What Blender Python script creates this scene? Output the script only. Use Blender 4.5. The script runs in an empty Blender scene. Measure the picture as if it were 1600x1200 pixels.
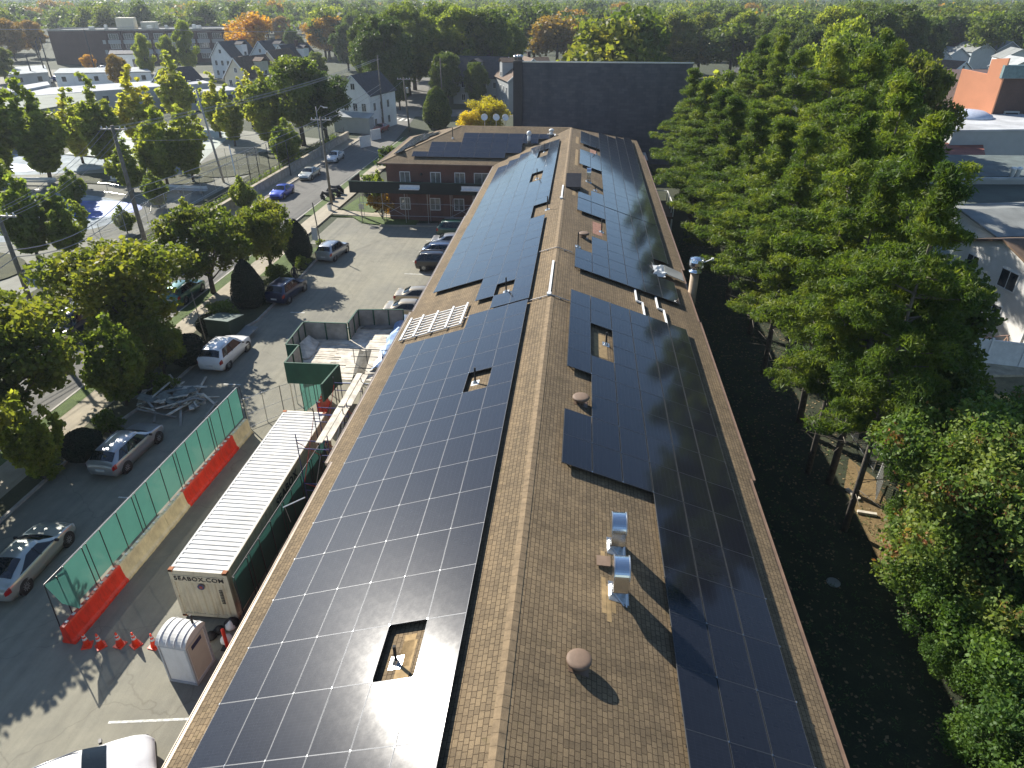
import bpy, math, random
import numpy as np
from mathutils import Vector, Matrix
S = bpy.context.scene
COL = S.collection
R = math.radians
rnd = random.Random(7)

# ------------------------------------------------------------------ camera
H = 22.9
cd = bpy.data.cameras.new('camera'); cam = bpy.data.objects.new('camera', cd); COL.objects.link(cam)
F_PX = 1067.0
cd.sensor_width = 36.0; cd.lens = 36.0*F_PX/1600.0
cd.clip_start = 0.1; cd.clip_end = 20000
PITCH = math.atan(610/F_PX); YAW = math.atan(118/math.hypot(F_PX, 610))
cam.location = (0, 0, H)
cam.rotation_euler = (math.pi/2-PITCH, 0, YAW)
S.camera = cam
S.render.resolution_x = 1024; S.render.resolution_y = 768

# survey helper: where the ray through a point of the photograph meets the level z
_d = Vector((-math.sin(YAW)*math.cos(PITCH), math.cos(YAW)*math.cos(PITCH), -math.sin(PITCH)))
_r = Vector((math.cos(YAW), math.sin(YAW), 0)); _u = _r.cross(_d)
def gp(px, py, z=0.0):
    v = _d*F_PX + _r*(px-800) - _u*(py-600)
    t = (z-H)/v.z
    return (v.x*t, v.y*t)

# ------------------------------------------------------------------ tagging
def tag(o, label=None, cat=None, group=None, kind=None):
    if label: o['label'] = label
    if cat: o['category'] = cat
    if group: o['group'] = group
    if kind: o['kind'] = kind
    return o
def thing(name, label, cat, loc=(0,0,0), rz=0.0, group=None):
    o = bpy.data.objects.new(name, None); COL.objects.link(o)
    o.empty_display_size = 0.3
    o.location = loc; o.rotation_euler = (0,0,rz)
    return tag(o, label, cat, group)
def dup(root, loc, rz=0.0, label=None, scale=None, group=None):
    r = root.copy(); COL.objects.link(r); r.location = loc; r.rotation_euler = (0,0,rz)
    if scale is not None: r.scale = scale
    if label: r['label'] = label
    if group: r['group'] = group
    for ch in list(root.children):
        c = ch.copy(); COL.objects.link(c); c.parent = r
        for g in ch.children:
            d = g.copy(); COL.objects.link(d); d.parent = c
    return r

# ------------------------------------------------------------------ mesh builder
class MB:
    def __init__(s): s.v=[]; s.f=[]; s.m=[]
    def add(s, vs, fs, mi=0):
        n=len(s.v); s.v += [tuple(p) for p in vs]
        for f in fs: s.f.append(tuple(i+n for i in f)); s.m.append(mi)
    def box(s, x0,x1,y0,y1,z0,z1, mi=0):
        s.add([(x0,y0,z0),(x1,y0,z0),(x1,y1,z0),(x0,y1,z0),(x0,y0,z1),(x1,y0,z1),(x1,y1,z1),(x0,y1,z1)],
              [(0,3,2,1),(4,5,6,7),(0,1,5,4),(1,2,6,5),(2,3,7,6),(3,0,4,7)], mi)
    def obox(s, c, sx,sy,sz, rot=None, mi=0):
        M = rot if rot is not None else Matrix.Identity(3)
        vs=[]
        for z in (-1,1):
            for (x,y) in ((-1,-1),(1,-1),(1,1),(-1,1)):
                vs.append(Vector(c)+M@Vector((x*sx/2,y*sy/2,z*sz/2)))
        s.add(vs,[(0,3,2,1),(4,5,6,7),(0,1,5,4),(1,2,6,5),(2,3,7,6),(3,0,4,7)],mi)
    def bar(s, a,b,w,h=None,mi=0,up=(0,0,1)):
        h = h or w
        a=Vector(a); b=Vector(b); d=(b-a); L=d.length
        if L<1e-6: return
        d/=L; u=Vector(up)
        if abs(d.dot(u))>.98: u=Vector((0,1,0))
        x=d.cross(u).normalized(); z=x.cross(d)
        M=Matrix((x,d,z)).transposed()
        s.obox((a+b)/2,w,L,h,M,mi)
    def tube(s, pts, r, n=8, mi=0, cap=True):
        pts=[Vector(p) for p in pts]
        rs = r if isinstance(r,(list,tuple)) else [r]*len(pts)
        base=len(s.v); prev=None
        for i,p in enumerate(pts):
            if i==0: t=pts[1]-p
            elif i==len(pts)-1: t=p-pts[i-1]
            else: t=(pts[i+1]-p).normalized()+(p-pts[i-1]).normalized()
            t.normalize()
            if prev is None:
                q=Vector((0,0,1)) if abs(t.z)<.9 else Vector((1,0,0))
                x=t.cross(q).normalized()
            else:
                x=(prev-t*prev.dot(t)).normalized()
            prev=x; y=t.cross(x)
            for k in range(n):
                a=2*math.pi*k/n
                s.v.append(tuple(p+x*math.cos(a)*rs[i]+y*math.sin(a)*rs[i]))
        for i in range(len(pts)-1):
            for k in range(n):
                a=base+i*n+k; b=base+i*n+(k+1)%n
                s.f.append((a,b,b+n,a+n)); s.m.append(mi)
        if cap:
            s.f.append(tuple(base+k for k in range(n-1,-1,-1))); s.m.append(mi)
            e=base+(len(pts)-1)*n
            s.f.append(tuple(e+k for k in range(n))); s.m.append(mi)
    def cyl(s, c, r, h, n=16, mi=0, r2=None):
        s.tube([c,(c[0],c[1],c[2]+h)],[r,r if r2 is None else r2],n,mi)
    def lathe(s, prof, n=16, mi=0, c=(0,0,0)):
        base=len(s.v)
        for (r,z) in prof:
            for k in range(n):
                a=2*math.pi*k/n; s.v.append((c[0]+r*math.cos(a),c[1]+r*math.sin(a),c[2]+z))
        for i in range(len(prof)-1):
            for k in range(n):
                a=base+i*n+k; b=base+i*n+(k+1)%n
                s.f.append((a,b,b+n,a+n)); s.m.append(mi)
        s.f.append(tuple(base+k for k in range(n-1,-1,-1))); s.m.append(mi)
        e=base+(len(prof)-1)*n
        s.f.append(tuple(e+k for k in range(n))); s.m.append(mi)
    def prism(s, poly, z0, z1, mi=0):
        n=len(poly)
        vs=[(x,y,z0) for x,y in poly]+[(x,y,z1) for x,y in poly]
        s.add(vs,[tuple(range(n-1,-1,-1)),tuple(range(n,2*n))]+[(i,(i+1)%n,n+(i+1)%n,n+i) for i in range(n)],mi)
    def slab(s, pts, t, mi=0):
        """3-D polygon thickened downwards along its normal"""
        P=[Vector(p) for p in pts]; nrm=(P[1]-P[0]).cross(P[2]-P[0]).normalized()
        if nrm.z<0: P.reverse(); nrm=-nrm
        n=len(P); vs=P+[p-nrm*t for p in P]
        s.add(vs,[tuple(range(n)),tuple(range(2*n-1,n-1,-1))]+[((i+1)%n,i,n+i,n+(i+1)%n) for i in range(n)],mi)
    def extr(s, prof, x0, x1, mi=0):
        """profile in (y,z) pushed along x"""
        n=len(prof)
        vs=[(x0,y,z) for y,z in prof]+[(x1,y,z) for y,z in prof]
        s.add(vs,[tuple(range(n-1,-1,-1)),tuple(range(n,2*n))]+[(i,(i+1)%n,n+(i+1)%n,n+i) for i in range(n)],mi)
    def build(s, name, mats, parent=None, smooth=False, label=None, loc=None):
        me=bpy.data.meshes.new(name); me.from_pydata(s.v,[],s.f)
        if not isinstance(mats,(list,tuple)): mats=[mats]
        for m in mats: me.materials.append(m)
        me.polygons.foreach_set('material_index', s.m)
        if smooth: me.polygons.foreach_set('use_smooth',[True]*len(s.f))
        me.update(); me.validate()
        import bmesh
        bm=bmesh.new(); bm.from_mesh(me); bmesh.ops.recalc_face_normals(bm,faces=bm.faces); bm.to_mesh(me); bm.free()
        o=bpy.data.objects.new(name,me); COL.objects.link(o)
        if parent: o.parent=parent
        if loc: o.location=loc
        if label: o['label']=label
        return o

def one(name, mb, mats, label, cat, loc=(0,0,0), rz=0, group=None, kind=None, smooth=False):
    o=mb.build(name,mats,None,smooth); o.location=loc; o.rotation_euler=(0,0,rz)
    return tag(o,label,cat,group,kind)
def struct(name, mb, mats): 
    o=mb.build(name,mats); o['kind']='structure'; return o

# ------------------------------------------------------------------ materials
def nt(name):
    m=bpy.data.materials.new(name); m.use_nodes=True
    t=m.node_tree; b=t.nodes['Principled BSDF']; return m,t,b
def lk(t,a,b): t.links.new(a,b)
def texco(t, scale=(1,1,1), obj=True, rot=(0,0,0)):
    tc=t.nodes.new('ShaderNodeTexCoord'); mp=t.nodes.new('ShaderNodeMapping')
    mp.inputs['Scale'].default_value=scale; mp.inputs['Rotation'].default_value=rot
    lk(t,tc.outputs['Object' if obj else 'Generated'],mp.inputs['Vector']); return mp.outputs['Vector']
def noise(t, vec, scale, detail=4, rough=.55):
    n=t.nodes.new('ShaderNodeTexNoise'); n.inputs['Scale'].default_value=scale
    n.inputs['Detail'].default_value=detail; n.inputs['Roughness'].default_value=rough
    lk(t,vec,n.inputs['Vector']); return n.outputs['Fac']
def ramp(t, fac, stops):
    r=t.nodes.new('ShaderNodeValToRGB'); e=r.color_ramp.elements
    while len(e)<len(stops): e.new(.5)
    for i,(p,c) in enumerate(stops):
        e[i].position=p; e[i].color=(c[0],c[1],c[2],1)
    lk(t,fac,r.inputs['Fac']); return r.outputs['Color']
def mixc(t, fac, a, b, mode='MIX'):
    n=t.nodes.new('ShaderNodeMix'); n.data_type='RGBA'; n.blend_type=mode
    for s,v in ((n.inputs[0],fac),(n.inputs[6],a),(n.inputs[7],b)):
        if hasattr(v,'is_output'): lk(t,v,s)
        elif isinstance(v,(tuple,list)): s.default_value=(v[0],v[1],v[2],1)
        else: s.default_value=v
    return n.outputs[2]
def bump(t, b, fac, strength=.3, dist=.02):
    n=t.nodes.new('ShaderNodeBump'); n.inputs['Strength'].default_value=strength; n.inputs['Distance'].default_value=dist
    lk(t,fac,n.inputs['Height']); lk(t,n.outputs['Normal'],b.inputs['Normal'])
def plain(name, c, rough=.6, metal=0.0, var=.18, scale=3.0, bmp=0.0, spec=.5, coat=0):
    """one colour with soft dirt variation"""
    m,t,b=nt(name); v=texco(t)
    f=noise(t,v,scale,5)
    lo=tuple(x*(1-var) for x in c); hi=tuple(min(1,x*(1+var)) for x in c)
    lk(t,ramp(t,f,[(.3,lo),(.7,hi)]),b.inputs['Base Color'])
    b.inputs['Roughness'].default_value=rough; b.inputs['Metallic'].default_value=metal
    b.inputs['Specular IOR Level'].default_value=spec
    if coat: b.inputs['Coat Weight'].default_value=coat; b.inputs['Coat Roughness'].default_value=.04
    if bmp: bump(t,b,noise(t,v,scale*12,3),bmp)
    return m
M={}
def asphalt(name, c, patch=.25, warm=(1,1,1), fine=60, crack=True):
    m,t,b=nt(name); v=texco(t)
    big=noise(t,v,.11,5,.6); mid=noise(t,v,1.3,4,.6); fin=noise(t,v,fine,2,.5)
    c1=tuple(x*(1-patch) for x in c); c2=tuple(x*(1+patch)*w for x,w in zip(c,warm))
    col=ramp(t,big,[(.35,c1),(.65,c2)])
    col=mixc(t,.5,col,ramp(t,mid,[(.3,(.78,.78,.78)),(.7,(1.15,1.13,1.1))]),'MULTIPLY')
    col=mixc(t,.35,col,ramp(t,fin,[(.3,(.6,.6,.6)),(.7,(1.35,1.35,1.3))]),'MULTIPLY')
    # long streaks along the driving direction
    vs=texco(t,(1.6,.05,1)); st=noise(t,vs,1.6,4,.6)
    col=mixc(t,.4,col,ramp(t,st,[(.35,(.78,.77,.75)),(.6,(1.1,1.1,1.08))]),'MULTIPLY')
    if crack:
        vo=t.nodes.new('ShaderNodeTexVoronoi'); vo.feature='DISTANCE_TO_EDGE'; vo.inputs['Scale'].default_value=.22
        wv=t.nodes.new('ShaderNodeVectorMath'); wv.operation='ADD'
        nn=t.nodes.new('ShaderNodeTexNoise'); nn.inputs['Scale'].default_value=.9; lk(t,v,nn.inputs['Vector'])
        lk(t,v,wv.inputs[0]); lk(t,nn.outputs['Color'],wv.inputs[1]); lk(t,wv.outputs[0],vo.inputs['Vector'])
        cr=ramp(t,vo.outputs['Distance'],[(0.0,(.74,.73,.72)),(.007,(1,1,1))])
        col=mixc(t,.7,col,cr,'MULTIPLY')
    lk(t,col,b.inputs['Base Color']); b.inputs['Roughness'].default_value=.92; b.inputs['Specular IOR Level'].default_value=.22
    bump(t,b,fin,.25,.01); return m
M['lot']=asphalt('lot_asphalt',(.225,.22,.188),.14,(1.05,1.02,.94))
M['street']=asphalt('street_asphalt',(.155,.152,.14),.12)
M['concrete']=asphalt('sidewalk_concrete',(.36,.32,.25),.12,crack=False)
M['pale_concrete']=asphalt('plaza_concrete',(.22,.22,.19),.2,crack=False)
def grassmat(name,a,b_,sc=.8):
    m,t,b=nt(name); v=texco(t)
    col=ramp(t,noise(t,v,sc,6,.7),[(.3,a),(.7,b_)])
    col=mixc(t,.6,col,ramp(t,noise(t,v,14,4,.7),[(.3,(.45,.45,.4)),(.7,(1.4,1.4,1.3))]),'MULTIPLY')
    lk(t,col,b.inputs['Base Color']); b.inputs['Roughness'].default_value=.95; bump(t,b,noise(t,v,30,3),.8,.05); return m
M['grass']=grassmat('grass',(.045,.075,.015),(.10,.15,.03))
M['planting']=grassmat('planting_soil',(.03,.035,.016),(.075,.08,.03))
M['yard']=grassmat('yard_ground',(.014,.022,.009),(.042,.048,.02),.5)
M['country']=grassmat('country_ground',(.02,.032,.012),(.045,.055,.022),.03)
M['pool']=plain('pool_paint',(.02,.10,.42),.5,var=.4,scale=.6)
M['pool_light']=plain('splash_pad_white',(.30,.34,.36),.9,var=.35,scale=.5,spec=.15)
M['curb']=plain('curb_concrete',(.33,.31,.27),.85,var=.25,scale=2)
M['white_line']=plain('worn_white_line',(.55,.55,.5),.8,var=.4,scale=8)

def shingle(name, axes, hue=1.0):
    """laminated shingle courses; axes says which way the courses run"""
    m,t,b=nt(name)
    if axes=='Y':   # courses run along Y, slope along X
        v=texco(t,(1,1,0.0)); sx=t.nodes.new('ShaderNodeSeparateXYZ'); cx=t.nodes.new('ShaderNodeCombineXYZ')
        lk(t,v,sx.inputs[0]); lk(t,sx.outputs['Y'],cx.inputs['X']); lk(t,sx.outputs['X'],cx.inputs['Y']); vec=cx.outputs[0]
    else: vec=texco(t,(1,1,0.0))
    br=t.nodes.new('ShaderNodeTexBrick'); br.offset=.37; br.offset_frequency=2; br.squash=.8; br.squash_frequency=3
    br.inputs['Scale'].default_value=1; br.inputs['Brick Width'].default_value=.20; br.inputs['Row Height'].default_value=.125
    br.inputs['Mortar Size'].default_value=.009; br.inputs['Mortar Smooth'].default_value=.3; br.inputs['Bias'].default_value=-.1
    br.inputs['Color1'].default_value=(.20,.15,.09,1); br.inputs['Color2'].default_value=(.138,.104,.064,1)
    br.inputs['Mortar'].default_value=(.065,.045,.026,1)
    lk(t,vec,br.inputs['Vector'])
    v2=texco(t)
    g=noise(t,v2,45,3,.7); big=noise(t,v2,.35,5,.6); moss=noise(t,v2,1.7,6,.75)
    col=mixc(t,.7,br.outputs['Color'],ramp(t,g,[(.3,(.6,.6,.6)),(.7,(1.35,1.33,1.3))]),'MULTIPLY')
    col=mixc(t,.8,col,ramp(t,big,[(.3,(.8,.8,.8)),(.7,(1.12,1.1,1.08))]),'MULTIPLY')
    col=mixc(t,ramp(t,moss,[(.60,(0,0,0)),(.74,(.55,.55,.55))]),col,(.10,.085,.03))
    # run-off streaks down the slope and long patches of faded courses
    v3=texco(t,(.16,2.2,1) if axes=='Y' else (2.2,.16,1)); st=noise(t,v3,1.0,5,.65)
    col=mixc(t,.9,col,ramp(t,st,[(.32,(.80,.80,.80)),(.5,(1,1,1)),(.72,(1.10,1.09,1.07))]),'MULTIPLY')
    v4=texco(t,(1.4,.10,1) if axes=='Y' else (.10,1.4,1)); fd=noise(t,v4,1.1,3,.5)
    col=mixc(t,.8,col,ramp(t,fd,[(.38,(.84,.84,.84)),(.62,(1.10,1.09,1.07))]),'MULTIPLY')
    if hue!=1: col=mixc(t,1.0,col,(hue,hue,hue),'MULTIPLY')
    lk(t,col,b.inputs['Base Color']); b.inputs['Roughness'].default_value=.9
    b.inputs['Specular IOR Level'].default_value=.25
    # saw-tooth relief of the courses plus grit
    ax='Y' if True else 'X'
    sp=t.nodes.new('ShaderNodeSeparateXYZ'); lk(t,vec,sp.inputs[0])
    dv=t.nodes.new('ShaderNodeMath'); dv.operation='DIVIDE'; dv.inputs[1].default_value=.125; lk(t,sp.outputs['Y'],dv.inputs[0])
    fr=t.nodes.new('ShaderNodeMath'); fr.operation='FRACT'; lk(t,dv.outputs[0],fr.inputs[0])
    ad=t.nodes.new('ShaderNodeMath'); ad.operation='MULTIPLY_ADD'; lk(t,g,ad.inputs[0]); ad.inputs[1].default_value=.35; lk(t,fr.outputs[0],ad.inputs[2])
    a2=t.nodes.new('ShaderNodeMath'); a2.operation='SUBTRACT'; lk(t,ad.outputs[0],a2.inputs[0]); lk(t,br.outputs['Fac'],a2.inputs[1])
    bump(t,b,a2.outputs[0],.5,.012)
    return m
M['shingle_y']=shingle('roof_shingles_long','Y'); M['shingle_x']=shingle('roof_shingles_cross','X')
M['ridge_cap']=plain('ridge_cap_shingle',(.19,.135,.075),.9,var=.25,scale=5,bmp=.3)

def brick(name,c1,c2,mort,w=.22,h=.075,rowaxis='auto'):
    m,t,b=nt(name)
    tc=t.nodes.new('ShaderNodeTexCoord'); sx=t.nodes.new('ShaderNodeSeparateXYZ'); lk(t,tc.outputs['Object'],sx.inputs[0])
    ad=t.nodes.new('ShaderNodeMath'); ad.operation='ADD'; lk(t,sx.outputs['X'],ad.inputs[0]); lk(t,sx.outputs['Y'],ad.inputs[1])
    cx=t.nodes.new('ShaderNodeCombineXYZ'); lk(t,ad.outputs[0],cx.inputs['X']); lk(t,sx.outputs['Z'],cx.inputs['Y'])
    br=t.nodes.new('ShaderNodeTexBrick'); br.inputs['Scale'].default_value=1
    br.inputs['Brick Width'].default_value=w; br.inputs['Row Height'].default_value=h; br.inputs['Mortar Size'].default_value=.008
    for k,c in (('Color1',c1),('Color2',c2),('Mortar',mort)): br.inputs[k].default_value=(*c,1)
    lk(t,cx.outputs[0],br.inputs['Vector'])
    v=texco(t); col=mixc(t,.6,br.outputs['Color'],ramp(t,noise(t,v,.7,5),[(.3,(.75,.75,.75)),(.7,(1.15,1.15,1.15))]),'MULTIPLY')
    lk(t,col,b.inputs['Base Color']); b.inputs['Roughness'].default_value=.88; return m
M['brick']=brick('red_brown_brick',(.16,.055,.035),(.11,.04,.028),(.16,.13,.11))
M['brick_dark']=brick('dark_brick',(.10,.05,.04),(.07,.04,.035),(.10,.09,.08))
M['slate_wall']=brick('dark_slate_cladding',(.105,.11,.125),(.075,.08,.095),(.05,.052,.062),.9,.4)
def siding(name,c,rowh=.15,vertical=False,dark=.72):
    m,t,b=nt(name)
    tc=t.nodes.new('ShaderNodeTexCoord'); sx=t.nodes.new('ShaderNodeSeparateXYZ'); lk(t,tc.outputs['Object'],sx.inputs[0])
    if vertical:
        ad=t.nodes.new('ShaderNodeMath'); ad.operation='ADD'; lk(t,sx.outputs['X'],ad.inputs[0]); lk(t,sx.outputs['Y'],ad.inputs[1]); src=ad.outputs[0]
    else: src=sx.outputs['Z']
    dv=t.nodes.new('ShaderNodeMath'); dv.operation='DIVIDE'; dv.inputs[1].default_value=rowh; lk(t,src,dv.inputs[0])
    fr=t.nodes.new('ShaderNodeMath'); fr.operation='FRACT'; lk(t,dv.outputs[0],fr.inputs[0])
    g=ramp(t,fr.outputs[0],[(0,(dark,)*3),(.12,(1,1,1))])
    col=mixc(t,1.0,g,c,'MULTIPLY'); v=texco(t)
    col=mixc(t,.5,col,ramp(t,noise(t,v,.9,5),[(.3,(.82,.82,.8)),(.7,(1.08,1.08,1.08))]),'MULTIPLY')
    lk(t,col,b.inputs['Base Color']); b.inputs['Roughness'].default_value=.6; bump(t,b,fr.outputs[0],.3,.02); return m
M['siding_white']=siding('white_siding',(.78,.79,.78)); M['siding_cream']=siding('cream_siding',(.60,.55,.42)); M['siding_blue']=siding('pale_blue_siding',(.50,.56,.60))
M['siding_grey']=siding('grey_siding',(.36,.38,.38))
M['roof_dark']=plain('dark_roof_shingle',(.045,.045,.05),.9,var=.3,scale=2,bmp=.3)
M['roof_brown']=plain('brown_roof_shingle',(.13,.085,.055),.9,var=.3,scale=2,bmp=.3)
M['roof_grey']=plain('grey_roof_membrane',(.20,.21,.20),.85,var=.22,scale=.6)
M['roof_green']=plain('green_grey_roof_membrane',(.12,.145,.115),.85,var=.22,scale=.5)
M['roof_pale']=plain('pale_roof_membrane',(.36,.38,.38),.9,var=.2,scale=.5,spec=.15)
M['roof_white']=plain('white_roof_coating',(.42,.43,.44),.9,var=.25,scale=.35,spec=.15)
M['trim_white']=plain('white_trim_paint',(.70,.70,.68),.5,var=.1)
M['trim_brown']=plain('brown_trim_paint',(.14,.09,.06),.5,var=.15)
M['gutter']=plain('brown_gutter_metal',(.42,.34,.26),.35,.3,var=.15)
M['black']=plain('black_rubber',(.014,.014,.015),.7,var=.2)
M['dark_metal']=plain('dark_painted_metal',(.03,.03,.033),.45,.3,var=.2)
M['grey_metal']=plain('galvanised_steel',(.52,.53,.53),.34,.85,var=.12,scale=6)
M['shiny_metal']=plain('bright_galvanised_duct',(.72,.74,.75),.20,1.0,var=.08,scale=4)
M['conduit']=plain('grey_conduit',(.38,.35,.32),.5,.3,var=.15)
M['wood']=plain('weathered_plank_wood',(.56,.51,.42),.85,var=.35,scale=2.2,bmp=.2)
M['pole_wood']=plain('utility_pole_wood',(.16,.14,.11),.9,var=.3,scale=4)
M['bark']=plain('tree_bark',(.075,.058,.042),.95,var=.4,scale=5,bmp=.6)
M['bark_grey']=plain('grey_tree_bark',(.12,.105,.085),.95,var=.4,scale=5,bmp=.6)
M['cap_brown']=plain('brown_vent_cap',(.15,.098,.064),.7,var=.12,scale=6)
M['plywood_green']=plain('dark_green_plywood',(.016,.075,.045),.75,var=.2,scale=1.5)
M['plywood_grey']=plain('raw_grey_plywood',(.26,.25,.22),.85,var=.35,scale=1.3)
M['red_plastic']=plain('orange_red_plastic',(.72,.035,.012),.45,var=.12,scale=2)
M['cream_plastic']=plain('faded_cream_plastic',(.72,.62,.40),.5,var=.2,scale=2)
M['cone_red']=plain('cone_plastic',(.85,.06,.02),.45,var=.08)
M['cone_white']=plain('cone_reflective_band',(.62,.60,.58),.4,var=.1)
M['mesh_green']=None
M['white_plastic']=plain('white_plastic',(.72,.73,.72),.5,var=.06,scale=1)
M['cream_paint']=plain('cream_container_paint',(.62,.56,.40),.5,var=.10,scale=.8)
M['white_paint']=plain('white_container_paint',(.62,.61,.57),.8,var=.14,scale=.9,spec=.2)
M['navy']=plain('navy_label',(.02,.025,.08),.5,var=.1)
M['rust']=plain('rusty_steel',(.30,.10,.03),.8,var=.4,scale=6)
M['text_black']=plain('black_lettering',(.015,.015,.017),.6,var=.1)
M['emblem_blue']=plain('emblem_blue',(.06,.06,.14),.6,var=.2); M['emblem_red']=plain('emblem_red',(.30,.06,.05),.6,var=.2)
M['blue_paint']=plain('blue_scaffold_paint',(.03,.035,.13),.45,.2,var=.3)
M['red_paint']=plain('red_scaffold_paint',(.45,.03,.02),.5,.2,var=.3)
M['tarp']=plain('blue_grey_tarp',(.30,.42,.62),.4,var=.25,scale=3)
M['plate']=plain('pale_license_plate',(.55,.56,.55),.4,var=.1)
M['orange_wall']=plain('orange_wall_paint',(.80,.33,.17),.7,var=.06,scale=.4)
M['stain']=plain('rail_red_brown',(.42,.27,.20),.6,var=.2)
def glassy(name,c,rough=.06):
    m,t,b=nt(name); b.inputs['Base Color'].default_value=(*c,1); b.inputs['Roughness'].default_value=rough
    b.inputs['Specular IOR Level'].default_value=.6; b.inputs['IOR'].default_value=1.5
    v=texco(t); lk(t,ramp(t,noise(t,v,1.5,3),[(.3,tuple(x*.6 for x in c)),(.7,tuple(x*1.5 for x in c))]),b.inputs['Base Color'])
    return m
M['glass']=glassy('dark_window_glass',(.03,.038,.042)); M['car_glass']=glassy('car_glass',(.012,.016,.018),.03)
M['curtain_glass']=glassy('curtained_window_glass',(.17,.17,.15),.08)
M['lamp_glass']=glassy('headlamp_lens',(.42,.44,.45),.08); M['tail_red']=glassy('tail_lamp_red',(.35,.01,.01),.12)
def paint(name,c,metal=0.0,rough=.28):
    m,t,b=nt(name); v=texco(t)
    lk(t,ramp(t,noise(t,v,2,4),[(.3,tuple(x*.93 for x in c)),(.7,tuple(min(1,x*1.05) for x in c))]),b.inputs['Base Color'])
    b.inputs['Roughness'].default_value=rough; b.inputs['Metallic'].default_value=metal
    b.inputs['Coat Weight'].default_value=.8; b.inputs['Coat Roughness'].default_value=.03; return m
PAINT=dict(silver=paint('silver_car_paint',(.42,.43,.44),.6), white=paint('white_car_paint',(.74,.74,.73)), black=paint('black_car_paint',(.012,.012,.016)),
  navy=paint('dark_blue_car_paint',(.012,.02,.06),.2), darkgreen=paint('dark_green_car_paint',(.008,.055,.04),.2), blue=paint('bright_blue_car_paint',(.02,.06,.42),.3),
  gold=paint('champagne_car_paint',(.42,.36,.26),.5), bluegrey=paint('blue_grey_car_paint',(.11,.16,.26),.5), taupe=paint('taupe_car_paint',(.10,.10,.10),.4), red=paint('red_car_paint',(.30,.02,.015)),
  teal=paint('teal_car_paint',(.05,.16,.15),.4), greysilver=paint('pale_green_silver_car_paint',(.44,.46,.42),.5))
def meshmat(name,c,alpha):
    m,t,b=nt(name); tr=t.nodes.new('ShaderNodeBsdfTransparent'); mx=t.nodes.new('ShaderNodeMixShader')
    v=texco(t); f=noise(t,v,1.2,5)
    lk(t,ramp(t,f,[(.3,tuple(x*.8 for x in c)),(.7,tuple(x*1.15 for x in c))]),b.inputs['Base Color']); b.inputs['Roughness'].default_value=.8
    out=t.nodes['Material Output']
    tl=t.nodes.new('ShaderNodeBsdfTranslucent'); tl.inputs['Color'].default_value=(*[min(1,x*1.1) for x in c],1)
    m2=t.nodes.new('ShaderNodeMixShader'); m2.inputs[0].default_value=.45; lk(t,b.outputs[0],m2.inputs[1]); lk(t,tl.outputs[0],m2.inputs[2])
    mx.inputs[0].default_value=alpha; lk(t,tr.outputs[0],mx.inputs[1]); lk(t,m2.outputs[0],mx.inputs[2]); lk(t,mx.outputs[0],out.inputs['Surface']); return m
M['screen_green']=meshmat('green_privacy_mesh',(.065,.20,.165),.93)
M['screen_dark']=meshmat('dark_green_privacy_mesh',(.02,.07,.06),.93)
M['chainlink']=meshmat('chain_link_mesh',(.16,.17,.17),.16)
M['netting']=meshmat('dark_netting',(.02,.03,.03),.8)

# solar panel glass: cell grid and mid-panel gap
def panelmat():
    m,t,b=nt('solar_cell_glass')
    v=texco(t); br=t.nodes.new('ShaderNodeTexBrick'); br.offset=0; br.inputs['Scale'].default_value=1
    br.inputs['Brick Width'].default_value=.172; br.inputs['Row Height'].default_value=.0855; br.inputs['Mortar Size'].default_value=.0022
    br.inputs['Color1'].default_value=(.0075,.0085,.0125,1); br.inputs['Color2'].default_value=(.009,.010,.0145,1); br.inputs['Mortar'].default_value=(.022,.025,.033,1)
    lk(t,v,br.inputs['Vector'])
    oi=t.nodes.new('ShaderNodeObjectInfo')
    col=mixc(t,.6,br.outputs['Color'],ramp(t,oi.outputs['Random'],[(0,(.75,.75,.8)),(1,(1.3,1.3,1.25))]),'MULTIPLY')
    dust=noise(t,texco(t),3.5,6,.7)
    col=mixc(t,ramp(t,dust,[(.3,(.01,.01,.01)),(.9,(.035,.035,.035))]),col,(.12,.13,.15))
    lk(t,col,b.inputs['Base Color'])
    b.inputs['Roughness'].default_value=.33; b.inputs['Specular IOR Level'].default_value=.028; b.inputs['Coat Weight'].default_value=1.0; b.inputs['Coat IOR'].default_value=1.46
    lk(t,ramp(t,dust,[(.3,(.080,)*3),(.9,(.115,)*3)]),b.inputs['Coat Roughness'])
    return m
M['cells']=panelmat()
M['frame_l']=plain('panel_frame_glint',(.095,.10,.11),.5,.6,var=.1)  # frames are black; the grey tone stands for sun glints along their edges
M['frame_r']=plain('panel_frame_black_anodised',(.10,.105,.11),.45,.6,var=.1)  # right-slope copy of the same frame, glint grey in its colour too
M['frame_d']=plain('panel_frame_dark',(.02,.02,.022),.4,.6,var=.1)

def grimy(m,amount=.6,dark=(.45,.40,.33),scale=2.2,rust=None):
    """vertical dirt runs and scuffs mixed over a plain paint"""
    t=m.node_tree; b=t.nodes['Principled BSDF']; src=b.inputs['Base Color'].links[0].from_socket
    f=noise(t,texco(t,(scale*2,scale*2,scale*.35)),1.0,6,.7); g=noise(t,texco(t),scale*5,4,.7)
    col=mixc(t,ramp(t,f,[(.50,(0,0,0)),(.68,(amount,)*3)]),src,mixc(t,1.0,src,dark,'MULTIPLY'))
    col=mixc(t,ramp(t,g,[(.60,(0,0,0)),(.70,(amount*.7,)*3)]),col,mixc(t,1.0,src,(.6,.57,.52),'MULTIPLY'))
    if rust: col=mixc(t,ramp(t,noise(t,texco(t,(3,3,.8)),1.7,6,.75),[(.66,(0,0,0)),(.70,(.9,.9,.9))]),col,rust)
    lk(t,col,b.inputs['Base Color'])
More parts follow.
